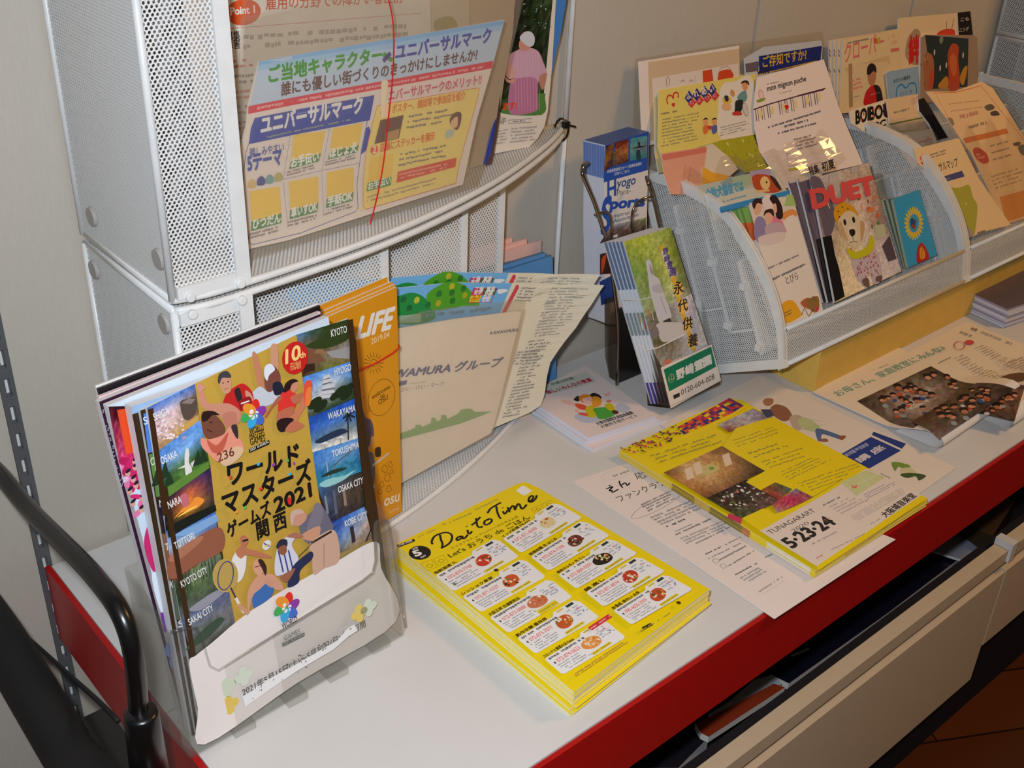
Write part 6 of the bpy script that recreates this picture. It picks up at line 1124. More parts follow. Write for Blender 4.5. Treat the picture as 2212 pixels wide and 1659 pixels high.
def art_(m):
    m.sm(C3(1345, 725, 1450, 695, 1600, 670, 1610, 1150, 1330, 1180, 1310, 900), (232, 222, 206)); m.line(C3(880, 890, 870, 850, 885, 815, 915, 820, 925, 840, 930, 800, 955, 790, 970, 805, 965, 835), 2.2, (206, 60, 46), smth=True); m.sm(C3(910, 890, 925, 880, 940, 885, 930, 915), (206, 50, 40))
    for i, t in enumerate('あれあい'[:4]):
        x, y = 1060+66*i, 830-20*i; m.poly(C3(x-38, y+10, x, y-60, x+36, y-6, x, y+56), (52, 56, 130) if i % 2 == 0 else (60, 50, 120)); m.poly(C3(x-10, y+60, x+30, y+8, x+62, y+44, x+22, y+92), (206, 60, 66)); m.txt('ふれあい'[i], C3(x-20, y+18)[0], C3(x+20, y+8)[0], (232, 220, 210), bold=.03); m.txt('だより'[i % 3], C3(x+6, y+64)[0], C3(x+44, y+54)[0], (236, 190, 180), h=6)
    m.greek(C3(820, 965)[0], C3(1000, 930)[0], C3(820, 985)[0], 1, (120, 104, 60), .8); m.greek(C3(830, 1010)[0], C3(1150, 950)[0], C3(820, 1265)[0], 9, (140, 124, 70), .4, ragged=.2); m.greek(C3(1325, 1080)[0], C3(1570, 1020)[0], C3(1325, 1170)[0], 4, (140, 130, 116), .4)
    m.ell(C3(1535, 735)[0], 5.6, 6.4, (226, 150, 100)); m.sm(C3(1500, 715, 1520, 690, 1560, 690, 1572, 730, 1540, 705), (60, 36, 30)); m.sm(C3(1500, 790, 1540, 775, 1555, 830, 1530, 870, 1470, 840), (110, 150, 150)); m.sm(C3(1460, 860, 1520, 860, 1500, 960, 1450, 985, 1450, 920), (40, 46, 44)); m.ell(C3(1540, 935)[0], 5.6, 9.6, (130, 120, 116)); m.ell(C3(1540, 935)[0], 4.8, 8.8, (214, 206, 196)); m.sm(C3(1430, 960, 1490, 950, 1510, 980, 1440, 985), (206, 60, 50)); m.ell(C3(1430, 795)[0], 4.4, 4.8, (206, 150, 90)); m.sm(C3(1350, 830, 1400, 820, 1420, 870, 1370, 900, 1350, 870), (230, 190, 60)); m.sm(C3(1360, 820, 1390, 820, 1395, 860, 1370, 865), (40, 50, 80)); m.sm(C3(1345, 890, 1410, 890, 1410, 940, 1350, 935), (230, 180, 130))
    for x, c in ((1200, (226, 120, 60)), (1275, (90, 100, 160))): m.ell(C3(x, 1040)[0], 4.6, 4.8, (230, 160, 110)); m.sm(C3(x-25, 1025, x, 1005, x+25, 1020, x+5, 1018), (60, 36, 30)); m.sm(C3(x-22, 1080, x+20, 1070, x+18, 1130, x-16, 1140), c)
    m.sm(C3(1210, 1080, 1250, 1075, 1240, 1110), (206, 60, 50))
paper('leaflet', P10, C3(795, 780, 812, 768, 1632, 628, 1600, 900, 1612, 1080, 1625, 1150, 1330, 1200, 850, 1345, 825, 1340, 795, 1250, 800, 950), .0009, (228, 208, 108), 'yellow leaflet with a wheelchair drawing standing in the first leaning rack', 'leaflet', art=art_)
paper('leaflet', P10.off(-.003), C3(760, 790, 800, 775, 1600, 620, 1600, 1300, 800, 1480, 770, 1300), .0012, (206, 190, 130), 'second yellow leaflet, its left edge showing behind the wheelchair one', 'leaflet')
paper('flyer', rplane(.092), C3(820, 1310, 1215, 1250, 1170, 1570, 1060, 1659, 900, 1659, 850, 1500), .0008, (226, 160, 130), 'salmon pink sheet behind the film, below the yellow leaflet', 'flyer', art=lambda m: (m.poly(C3(830, 1320, 1210, 1255, 1205, 1300, 840, 1370), (214, 120, 100)), [m.line(C3(x, 1420, x-25, 1580), .7, (170, 110, 90)) for x in (1030, 1075)]))
paper('flyer', rplane(.093), C3(1205, 1240, 1260, 1225, 1400, 1340, 1480, 1440, 1300, 1600, 1180, 1500), .0008, (222, 206, 180), 'pale cream sheet between the salmon and green sheets', 'flyer')
def art_(m):
    for x, y in ((1390, 1230), (1520, 1200), (1600, 1330), (1570, 1310), (1650, 1400)): m.ell(C3(x, y)[0], 2.2, 3, (214, 200, 90), 30, n=10)
    for i in range(40): m.ell(C3(random.uniform(1350, 1640), random.uniform(1180, 1400))[0], 1, 1.4, random.choice([(150, 150, 30), (180, 176, 60)]), n=6)
paper('flyer', rplane(.0945), C3(1235, 1235, 1340, 1195, 1610, 1150, 1650, 1270, 1735, 1440, 1545, 1475, 1400, 1360), .0008, (174, 168, 40), 'olive green sheet slanting below the yellow leaflet', 'flyer', art=art_)
paper('flyer', rplane(.091), C3(1175, 1420, 1260, 1470, 1400, 1500, 1420, 1600, 1160, 1659), .0008, (232, 170, 50), 'orange-yellow sheet corner behind the film', 'flyer')
def art_(m):
    m.greek(C3(1725, 710)[0], C3(1860, 685)[0], C3(1725, 728)[0], 1, (150, 130, 124), .7); m.txt('mon mignon poche', C3(1728, 780)[0], C3(2060, 690)[0], (54, 44, 44), bold=.025, h=11, sk=.2); m.greek(C3(1830, 790)[0], C3(1960, 760)[0], C3(1832, 805)[0], 1, (180, 150, 140), .6)
    m.ell(C3(1675, 808)[0], 5.6, 7.0, (214, 130, 140)); m.ell(C3(1675, 808)[0], 4.6, 6.0, (236, 214, 206)); m.sm(C3(1635, 860, 1665, 845, 1710, 835, 1700, 860, 1650, 875), (150, 160, 60))
    m.line(C3(1610, 935, 1740, 890, 1950, 830, 2212, 765), 1.7, (84, 50, 64)); m.line(C4(-80, 970, 90, 925, 200, 895), 1.7, (84, 50, 64))
    for k in range(12):
        x = 1625+k*50; y = 925-k*14.2
        if k % 4 != 3 or k < 0: [m.line(C3(x+d, y+(0 if d else 2), x+d+14, y+110), 1.5 if d == 0 else 1.0, (96, 60, 74)) for d in (0, 18)]
        if k % 2: m.sm(C3(x-20, y+40, x-4, y+22, x+8, y+50, x+6, y+90, x-12, y+92), (236, 218, 150))
    m.sm(C3(1872, 905, 1888, 897, 1906, 900, 1908, 920, 1890, 936), (214, 40, 44))
    for p0, p1, p2, n_ in (((1730, 1080), (2180, 940), (1735, 1100), 1), ((1870, 1070), (2070, 1015), (1876, 1092), 1), ((1815, 1130), (2150, 1040), (1820, 1150), 1)): m.greek(C3(*p0)[0], C3(*p1)[0], C3(*p2)[0], n_, (70, 60, 66), .8, ragged=.05)
    m.greek(C3(1950, 1180)[0], C3(2150, 1130)[0], C3(1980, 1290)[0], 4, (130, 110, 110), .5); m.line(C3(1890, 1310, 1910, 1420, 2010, 1400, 1940, 1320, 1890, 1310), .6, (120, 106, 104)); m.poly(C3(1905, 1440, 2050, 1410, 2045, 1440, 1910, 1465), (196, 190, 60)); m.greek(C3(2090, 1400)[0], C3(2180, 1380)[0], C3(2092, 1412)[0], 1, (214, 110, 100), .6)
paper('flyer', rplane(.096), C3(1640, 662)+C4(185, 600, 240, 760, 330, 1060, 440, 1330, 580, 1659)+C3(2300, 1620, 1830, 1600, 1790, 1490, 1660, 1290, 1622, 1100, 1612, 900), .0008, (244, 228, 220), 'pinkish white flyer with a row of drawn curtains leaning in the first rack', 'flyer', art=art_)
film = lambda x, y: .0042*math.sin(80*x)+.0010*math.sin(31*x+40*y)-2.0*max(0.0, y-.17)**2
PFm = rplane(.074); PFm.disp = film; paper('film_sleeve', PFm, C3(735, 1350, 1000, 1345, 1560, 1330, 1700, 1300, 2200, 1100)+C4(300, 1480, 420, 1600)+C3(2200, 1600, 1100, 1560, 860, 1420), .0004, (0, 0, 0), 'glossy clear film pocket catching warm highlights in the first leaning rack', 'film sleeve', mat='clear_film')
def art_(m):
    m.poly(E1(400, 262, 640, 210, 930, 150, 960, 240, 480, 330), (186, 190, 176)); m.poly(E1(560, 240, 640, 190, 660, 250, 600, 280), (150, 160, 160)); m.poly(E1(640, 200, 780, 170, 800, 240, 660, 290), (170, 184, 150)); m.poly(E1(760, 160, 900, 140, 910, 200, 790, 230), (176, 156, 186)); m.ell(E1(790, 215)[0], 3.4, 4, (206, 60, 40)); m.sm(E1(785, 200, 820, 180, 900, 190, 960, 250, 980, 290, 900, 310, 800, 280), (190, 80, 44)); m.ell(E1(870, 240)[0], 10, 9, (236, 196, 130)); m.ell(E1(880, 235)[0], 1.6, 1.6, BLK); m.sm(E1(900, 190, 940, 210, 985, 285, 950, 270), (70, 40, 40)); m.line(E1(800, 300, 900, 290), 3, (226, 190, 130))
    m.txt('介助犬協会では', E1(470, 350)[0], E1(725, 285)[0], (84, 160, 196), bold=.05, h=15); m.greek(E1(520, 380)[0], E1(735, 320)[0], E1(525, 395)[0], 1, (90, 150, 176), .8)
paper('leaflet', rplane(.058), E1(395, 262, 640, 208, 930, 148, 1040, 320, 1100, 700, 560, 700, 480, 420), .0014, (206, 204, 184), 'assistance dog leaflet with pale blue lettering in the middle tier of the first rack', 'leaflet', art=art_)
# family flyers, six copies fanned out to the left
def fam(i):
    P = rplane(.020+.0022*i); s = i*36
    def art(m):
        m.poly(E1(555-0, 412-s*0, 1040, 288, 1045, 330, 560, 440) if i == 0 else E1(560, 405, 820, 340, 825, 380, 565, 445), (60, 140, 196))
        if i:
            m.poly(E1(570+200-s, 440+s*.1, 790-s+20, 430, 830-s, 560, 680, 560) if False else E1(745-s, 410, 790-s, 400, 850-s, 580, 800-s, 590), (130, 176, 96)); m.poly(E1(775-s, 520, 830-s, 505, 860-s, 620, 820-s, 640), (206, 100, 50)); return
        m.poly(E1(760, 380, 1045, 325, 1080, 480, 1000, 600, 850, 640, 800, 560), (226, 210, 190)); m.poly(E1(1020, 320, 1060, 320, 1085, 400, 1000, 400), (170, 196, 120)); m.sm(E1(990, 450, 1060, 420, 1090, 460, 1040, 520, 1000, 500), (232, 150, 80)); m.sm(E1(1000, 500, 1060, 460, 1090, 500, 1060, 560, 1010, 560), (236, 222, 206))
        m.sm(E1(800, 500, 830, 470, 870, 500, 900, 640, 830, 650, 795, 600), (150, 136, 170)); m.sm(E1(905, 480, 960, 470, 1000, 530, 1010, 580, 930, 580), (226, 130, 150)); m.sm(E1(785, 380, 830, 360, 850, 390, 840, 440, 800, 460), (226, 176, 146)); m.sm(E1(780, 385, 800, 350, 850, 350, 855, 385, 815, 380, 795, 420), (60, 36, 30)); m.sm(E1(850, 350, 900, 320, 930, 400, 890, 430, 860, 400), (236, 214, 206)); m.sm(E1(900, 345, 940, 325, 985, 400, 990, 480, 950, 480, 930, 400), (50, 30, 30)); m.sm(E1(925, 390, 945, 385, 950, 440, 930, 440), (232, 180, 150)); m.sm(E1(865, 460, 890, 430, 920, 460, 915, 510, 880, 515), (232, 180, 150)); m.sm(E1(860, 470, 870, 430, 920, 420, 930, 470, 900, 445, 875, 450), (60, 36, 30)); m.sm(E1(870, 540, 960, 510, 1010, 560, 960, 610, 890, 620), (200, 170, 176)); m.sm(E1(820, 620, 900, 590, 1000, 580, 990, 640, 860, 670), (226, 206, 196))
        m.greek(E1(890, 820)[0], E1(1130, 715)[0], E1(895, 840)[0], 1, (120, 110, 106), .7); m.greek(E1(920, 895)[0], E1(1145, 790)[0], E1(925, 915)[0], 1, (84, 78, 76), .8); m.txt('とびら', E1(1018, 935)[0], E1(1100, 900)[0], (90, 80, 76), h=12)
        m.sm(E1(975, 1110, 1000, 1060, 1060, 1050, 1110, 1120, 1112, 1160, 1010, 1205), (236, 172, 36)); m.greek(E1(1000, 1130)[0], E1(1060, 1100)[0], E1(1005, 1170)[0], 2, (120, 80, 20), .6)
        m.sm(E1(1115, 1060, 1170, 1030, 1215, 1080, 1180, 1110, 1130, 1090), (190, 100, 60)); m.sm(E1(1150, 1060, 1230, 1020, 1240, 1110, 1200, 1130), (150, 110, 60)); m.line(E1(1120, 1150, 1140, 1100, 1170, 1160, 1200, 1110), 1.2, (60, 50, 50)); m.ell(E1(1225, 1110)[0], 2.6, 3.4, (206, 60, 80)); m.line(E1(1170, 1060, 1185, 1035), 1.6, (90, 130, 60)); m.line(E1(1195, 1020, 1212, 1050), 1.0, (80, 60, 60))
    q = [P.loc((p[0]-(s*.31 if k in (0, 3) else 0), p[1])) for k, p in enumerate(E1(560 if i == 0 else 740, 412 if i == 0 else 395, 1040, 290, 1275, 1130, 1000, 1240))]
    if i == 0: q = [P.loc(p) for p in E1(560, 410, 1040, 290, 1060, 340, 1275, 1130, 1005, 1240, 830, 660, 770, 400)]
    else: q = [P.loc(p) for p in E1(770-s*1.0, 398, 1000, 330, 1200, 1100, 1000-s*.5, 1235)]
    m = MB(); m.ink = 'paper_matt'; m.sheet(P, q, .0010, (236, 222, 206), (232, 220, 208)); art(m)
    return m.make('leaflet', None, 'white leaflet with a family photo and yellow dot in the front tier, frontmost copy' if i == 0 else 'leaflet copy fanned out left behind the family photo one', 'leaflet', 'family photo leaflets')
for i in range(5): fam(i)
# dog magazine, three copies
def duet(i):
    P = rplane(.0145+.0035*i) if i else rplane(.014); m = MB(); m.ink = 'paper_gloss'; dx = (0, -95, -165)[i]
    q = [P.loc(p) for p in C6(240+dx, 285-dx*.12, 650, 172, 888, 948, 640, 1070, 410+dx*.5, 1175)]; m.sheet(P, q, .0031, (96, 84, 92) if i else (206, 190, 170), (214, 208, 204))
    if i:
        m.poly(C6(240+dx, 300-dx*.12, 260, 290, 400, 700, 330+dx*.6, 720), (104, 90, 104)); m.poly(C6(330+dx*.6, 720, 400, 690, 480, 1130, 410+dx*.5, 1170), (20, 18, 20)); m.poly(C6(240+dx, 270-dx*.12, 300, 210, 320, 260, 250+dx, 300-dx*.12), (206, 190, 172))
        if i == 1: m.poly(C6(212, 365, 262, 350, 300, 492, 252, 508, 240, 490, 246, 475, 225, 390), (214, 78, 76)); 
        return m.make('magazine', None, ('', 'second copy of the dog magazine, its left margin showing', 'rearmost copy of the dog magazine, leaning furthest left')[i], 'magazine', 'dog magazines')
    m.photo(C6(242, 285, 650, 174, 886, 945, 412, 1172), [[(170, 156, 156), (216, 200, 190), (190, 170, 150), (210, 190, 170)], [(150, 130, 130), (180, 160, 140), (226, 190, 170), (180, 150, 130)], [(170, 150, 140), (220, 196, 150), (230, 210, 190), (140, 120, 110)], [(230, 206, 166), (240, 216, 176), (232, 218, 206), (200, 186, 190)], [(240, 216, 166), (244, 222, 182), (238, 226, 214), (206, 196, 200)]], (22, 30), 14)
    m.sm(C6(230, 290, 300, 280, 350, 380, 400, 480, 410, 600, 380, 690, 340, 700, 290, 500), (108, 94, 106)); [m.line(C6(260+20*k, 330+50*k, 300+26*k, 470+40*k), .8, (92, 80, 92)) for k in range(4)]; m.poly(C6(320, 705, 385, 690, 410, 830, 440, 930, 480, 1130, 410, 1168), (20, 18, 20))
    for i_ in range(26): m.ell(C6(random.uniform(560, 720), random.uniform(420, 640))[0], random.uniform(2, 5), random.uniform(2, 5), random.choice([(206, 110, 70), (220, 170, 150), (150, 90, 80), (190, 150, 130), (110, 130, 70), (226, 130, 60)]), n=9)
    for x, y, w, h in ((360, 250, 60, 30), (370, 320, 50, 60), (520, 210, 50, 40), (420, 330, 40, 30)): m.poly(C6(x, y, x+w, y-16, x+w+8, y+h-16, x+8, y+h), (190, 184, 170))
    m.poly(C6(690, 620, 760, 610, 775, 700, 710, 720), (196, 196, 160)); m.poly(C6(745, 770, 800, 690, 850, 860, 790, 880), (90, 76, 84)); m.line(C6(330, 380, 370, 500), 2, (220, 206, 170))
    m.sm(C6(400, 560, 410, 490, 470, 455, 530, 480, 570, 530, 540, 560, 450, 620), (222, 160, 30)); [m.ell(C6(a, b)[0], 1.4, 1.4, (70, 50, 20), n=8) for a, b in ((430, 520), (460, 490), (500, 500), (440, 560))]
    m.sm(C6(430, 640, 440, 570, 490, 520, 540, 525, 590, 580, 620, 620, 610, 700, 590, 760, 560, 785, 510, 760, 470, 720), (226, 206, 170)); m.sm(C6(430, 650, 445, 590, 470, 640, 500, 730, 470, 710), (206, 170, 120)); m.sm(C6(590, 590, 620, 610, 612, 690, 595, 740, 590, 660), (206, 160, 110)); m.sm(C6(500, 640, 530, 625, 560, 640, 570, 720, 540, 750, 510, 720), (232, 214, 184))
    m.ell(C6(478, 598)[0], 3.2, 4.4, (40, 30, 26)); m.ell(C6(541, 580)[0], 3.2, 4.4, (40, 30, 26)); m.sm(C6(508, 660, 525, 648, 548, 652, 552, 680, 535, 700, 518, 690), (44, 34, 32)); m.line(C6(535, 700, 538, 730), 1.2, (80, 56, 48)); m.line(C6(515, 745, 540, 735, 570, 740), 1.0, (110, 70, 60)); m.ell(C6(525, 800)[0], 3, 4, (206, 120, 110))
    m.sm(C6(520, 850, 560, 860, 640, 830, 690, 780, 740, 900, 740, 1010, 690, 1040, 660, 970, 620, 1010, 590, 1030, 550, 960), (206, 186, 190))
    for k in range(60): u, v = random.random(), random.random(); m.ell(C6(535+170*u+25*v, 860-50*u+150*v)[0], 1.3, 1.9, random.choice([(190, 70, 70), (200, 100, 96), (170, 120, 140), (226, 214, 210)]), 20, n=7)
    m.sm(C6(490, 780, 510, 790, 560, 810, 630, 770, 660, 690, 685, 740, 670, 810, 600, 850, 530, 862, 500, 830), (206, 200, 30)); m.sm(C6(600, 1010, 640, 1000, 650, 1060, 610, 1050), (120, 90, 84)); m.sm(C6(700, 990, 740, 980, 735, 1020, 700, 1020), (120, 90, 84))
    m.txt('DUET', C6(250, 500)[0], C6(688, 390)[0], (226, 84, 80), bold=.06, pt=C6(225, 362)[0]); m.txt('特集', C6(222, 258)[0], C6(290, 240)[0], (50, 44, 44), bold=.03, h=13); m.txt('初夏', C6(315, 232)[0], C6(405, 205)[0], (50, 44, 44), bold=.03, h=14)
    return m.make('magazine', None, 'magazine with a white dog in a yellow cap, frontmost of its copies', 'magazine', 'dog magazines')
for i in (2, 1, 0): duet(i)
paper('acrylic_block', rplane(.028), C6(678, 262, 745, 240, 782, 430, 720, 440), .006, (0, 0, 0), 'small clear plastic block between the dog magazine and the blue booklet', 'plastic block', mat='grey_acrylic')
def sunf(i):
    P = rplane(.018+.0042*i); s = -18*i
    def art(m):
        if i: return
        for k in range(22):
            a = k*.2856; m.ell(C6(975+52*math.cos(a), 605+92*math.sin(a))[0], 6.2, 2.3, (226, 196, 60), -math.degrees(a)-18, n=12)
        m.ell(C6(968, 608)[0], 5.4, 8.4, (80, 60, 40)); m.ell(C6(962, 600)[0], 2.6, 4, (50, 70, 160)); m.ell(C6(972, 630)[0], 2.6, 4, (190, 60, 50)); m.ell(C6(985, 590)[0], 2.0, 3, (60, 90, 190))
        m.sm(C6(1000, 890, 995, 830, 1005, 770, 1030, 745, 1060, 780, 1085, 850, 1040, 875), (190, 40, 30)); m.sm(C6(1020, 860, 1015, 800, 1032, 770, 1055, 820, 1050, 855), (226, 150, 40)); m.line(C6(1035, 770, 1030, 860), .8, (110, 30, 20))
    m = MB(); m.ink = 'paper_gloss'; m.sheet(P, [P.loc(p) for p in C6(825+s, 432-s*.1, 1015 if i == 0 else 960, 362 if i == 0 else 392, 1142, 832, 1000, 895, 935+s*.4, 925)], .0038, (58, 160, 206) if i == 0 else (70, 90, 110), (90, 110, 90) if i % 2 else (170, 176, 150)); art(m)
    return m.make('booklet', None, ('bright blue booklet with a sunflower at the right end of the first rack', 'dark-edged booklet directly behind the sunflower one', 'pale-edged booklet second behind the sunflower one', 'rearmost booklet behind the sunflower one')[i], 'booklet', 'booklets by the sunflower cover')
for i in range(4): sunf(i)

# ================================================================ second leaning rack
PT2 = standing(1.30, .458, .15, 11, 0)
def art_(m):
    m.sm(C4(1030, 400, 1080, 320, 1120, 290, 1165, 350, 1175, 620, 1110, 660, 1040, 620, 1010, 540), (176, 150, 120)); m.txt('絆', C4(1050, 625)[0], C4(1160, 605)[0], (206, 40, 36), bold=.05, pt=C4(1045, 400)[0]); m.sm(C4(1330, 350, 1370, 310, 1460, 290, 1510, 310, 1500, 370, 1400, 370), (214, 70, 46)); m.line(C4(1425, 300, 1430, 210), 1.6, (120, 100, 110)); m.line(C4(1480, 290, 1505, 185), 1.6, (120, 100, 110))
paper('flyer', PT2.off(.001), C4(930, 195, 965, 180, 1540, 130, 1560, 500, 1300, 900, 950, 700), .0012, (232, 206, 166), 'cream flyer with a large red brushed character at the top of the second rack', 'flyer', art=art_, ecol=(150, 190, 210))
paper('flyer', PT2.off(.0025), C4(1540, 128, 1668, 112, 1692, 340, 1690, 600, 1560, 600), .0012, (34, 28, 28), 'small black flyer strip with white lettering at the top right corner', 'flyer', art=lambda m: (m.txt('こも', C4(1570, 215)[0], C4(1655, 205)[0], (206, 190, 176), bold=.02, h=7), m.txt('ニング', C4(1555, 325)[0], C4(1650, 310)[0], (206, 190, 176), bold=.02, h=8)))
def art_(m):
    m.poly(C4(1210, 355, 1650, 390, 1640, 880, 1280, 900), (40, 50, 46)); m.sm(C4(1440, 560, 1470, 460, 1510, 440, 1550, 480, 1545, 600, 1560, 760, 1550, 900, 1460, 920, 1450, 760), (196, 76, 30)); m.sm(C4(1460, 600, 1500, 540, 1530, 620, 1520, 760, 1480, 740), (214, 110, 50)); m.sm(C4(1340, 880, 1400, 790, 1440, 780, 1440, 890), (206, 140, 30)); m.sm(C4(1560, 800, 1600, 690, 1640, 680, 1600, 860), (206, 140, 30)); m.ell(C4(1375, 400)[0], 6, 7, (130, 140, 110)); [m.ell(C4(a, b)[0], 2.4, 5, (220, 200, 180)) for a, b in ((1305, 530), (1595, 560), (1362, 690), (1425, 660))]; m.sm(C4(1200, 560, 1280, 560, 1300, 700, 1260, 900, 1200, 880), (176, 110, 70)); m.sm(C4(1260, 740, 1300, 700, 1290, 880, 1250, 890), (196, 80, 50))
    for k in range(16): m.ell(C4(random.uniform(1170, 1240), random.uniform(560, 900))[0], 1.5, 2.2, random.choice([(190, 150, 110), (110, 80, 60), (206, 160, 120)]), n=7)
paper('magazine', PT2.off(.004), C4(1165, 380, 1210, 352, 1700, 355, 1735, 380, 1740, 860, 1600, 1000, 1160, 1050), .003, (166, 140, 116), 'dark-covered magazine with an orange figure at the right of the second rack', 'magazine', art=art_, ink='paper_gloss')
def clover(i):
    P = PT2.off(.0075-.0028*i); m = MB(); m.ink = 'paper_gloss'; s = -46*i
    m.sheet(P, [P.loc(p) for p in C4(378+s, 405-s*.03, 945, 290, 960, 700, 900, 1100, 340+s*.6, 1150)], .0026, (234, 208, 160), (214, 206, 206))
    if i:
        for y in (500, 540, 700, 930): m.line(C4(378+s+2, y, 378+s+12, y+34), 2.0, (110, 90, 104))
        return m.make('magazine', None, 'magazine copy fanned out left behind the pink-titled one', 'magazine', 'pink-titled magazines')
    m.txt('クローバー', C4(395, 630)[0], C4(790, 500)[0], (226, 110, 120), bold=.01, pt=C4(395, 455)[0]); m.greek(C4(430, 425)[0], C4(690, 372)[0], C4(430, 450)[0], 1, (110, 96, 90), .8); m.sm(C4(690, 400, 720, 385, 740, 430, 705, 440), (226, 90, 90)); m.sm(C4(725, 390, 755, 380, 755, 430, 730, 440), (190, 190, 50)); m.poly(C4(860, 495, 945, 480, 948, 515, 862, 530), (224, 120, 110)); m.txt('2 号', C4(830, 400)[0], C4(910, 380)[0], (230, 170, 140), h=8); m.txt('7月', C4(865, 460)[0], C4(920, 445)[0], (226, 150, 130), h=8)
    m.poly(C4(390, 690, 840, 560, 860, 640, 440, 760), (222, 190, 140)); m.poly(C4(435, 650, 470, 640, 480, 1080, 440, 1090), (176, 140, 100)); m.poly(C4(480, 660, 830, 620, 840, 980, 500, 1030), (230, 204, 160)); m.greek(C4(455, 800)[0], C4(575, 770)[0], C4(460, 930)[0], 3, (226, 140, 120), .6)
    m.sm(C4(600, 960, 640, 890, 690, 860, 750, 880, 775, 960, 770, 1040, 600, 1070), (200, 34, 36)); m.sm(C4(690, 865, 740, 870, 775, 950, 775, 1030, 725, 1040, 715, 950), (40, 32, 34)); m.sm(C4(630, 740, 670, 700, 710, 730, 710, 800, 690, 860, 650, 860, 630, 810), (190, 130, 90)); m.sm(C4(620, 740, 630, 670, 670, 640, 710, 670, 715, 740, 690, 720, 640, 760), (44, 30, 26)); m.greek(C4(655, 955)[0], C4(750, 930)[0], C4(657, 968)[0], 1, (214, 190, 190), .5); m.greek(C4(470, 980)[0], C4(545, 960)[0], C4(470, 1000)[0], 1, (150, 120, 100), .6)
    return m.make('magazine', None, 'cream magazine with a pink title and a person in a red jacket, frontmost copy', 'magazine', 'pink-titled magazines')
for i in range(4): clover(i)
P23 = rplane(.104)
def art_(m):
    m.txt('あなたの職場を', C4(890, 840)[0], C4(1062, 795)[0], (70, 76, 90), bold=.02, h=7); m.line(C4(920, 985, 925, 900, 970, 855, 1015, 890, 1060, 845, 1110, 850, 1125, 930, 1110, 980), 2.6, (50, 130, 190), smth=True); m.txt('はた★', C4(960, 965)[0], C4(1085, 940)[0], (110, 140, 170), h=8)
paper('leaflet', PT2.off(.011), C4(812, 745, 850, 722, 1140, 672, 1150, 960, 1000, 1100, 850, 1080), .0012, (150, 180, 206), 'pale blue leaflet with a blue heart outline in the second rack', 'leaflet', art=art_)
def art_(m):
    for t, x, y, x1 in (('BOI', 510, 1255, 640), ('BOC', 650, 1215, 850), ('N', 610, 1330, 660), ('DC', 690, 1310, 810)): m.txt(t, C4(x, y)[0], C4(x1, y-40)[0], BLK, bold=.05, pt=C4(x-2, y-140)[0] if y < 1300 else C4(x, y-70)[0])
    for x, y in ((545, 1140), (590, 1155), (565, 1215), (690, 1110), (745, 1100), (690, 1180)): m.ell(C4(x, y)[0], 2, 2.6, (206, 90, 50), n=12)
    m.poly(C4(780, 1060, 810, 1040, 830, 1180, 800, 1180), (60, 30, 36)); m.poly(C4(700, 1310, 820, 1280, 830, 1390, 800, 1390), (90, 150, 206))
paper('flyer', rplane(.104), C4(440, 1130, 500, 1100, 835, 1000, 850, 1400, 700, 1400, 460, 1250), .001, (230, 216, 190), 'white flyer with bold black letters and orange dots just over the rack divider', 'flyer', art=art_)
paper('leaflet', rplane(.101), C4(815, 1015, 850, 1000, 1140, 950, 1160, 1160, 1240, 1160, 1250, 1300, 860, 1330), .0012, (228, 200, 160), 'cream leaflet with a green edge behind the film in the second rack', 'leaflet', art=lambda m: (m.greek(C4(890, 1130)[0], C4(1075, 1080)[0], C4(895, 1160)[0], 1, (120, 104, 90), .8), m.line(C4(850, 1260, 1240, 1180), 2.4, (110, 130, 70)), m.poly(C4(1060, 1000, 1140, 970, 1145, 1050, 1080, 1060), (214, 180, 160))))
paper('booklet', rplane(.098), C4(1140, 1010, 1200, 990, 1440, 1390, 1330, 1420, 1250, 1250, 1150, 1120), .003, (34, 30, 32), 'black booklet slanting between the film and the tan flyer', 'booklet')
PF3 = rplane(.088); PF3.disp = film
paper('film_sleeve', PF3, C4(850, 1260, 1250, 1230, 1300, 1330, 1480, 1659, 1060, 1800, 900, 1500), .0004, (0, 0, 0), 'clear film pocket with a star-like highlight in the second rack', 'film sleeve', mat='clear_film')
paper('leaflet', rplane(.088), C4(890, 1390, 1280, 1300, 1330, 1430, 1450, 1659, 1100, 1720, 950, 1520), .001, (224, 200, 170), 'pale cream leaflet under the film with faint red print', 'leaflet', art=lambda m: m.greek(C4(1140, 1430)[0], C4(1280, 1395)[0], C4(1145, 1460)[0], 1, (220, 150, 130), .8))
PM2 = rplane(.040)
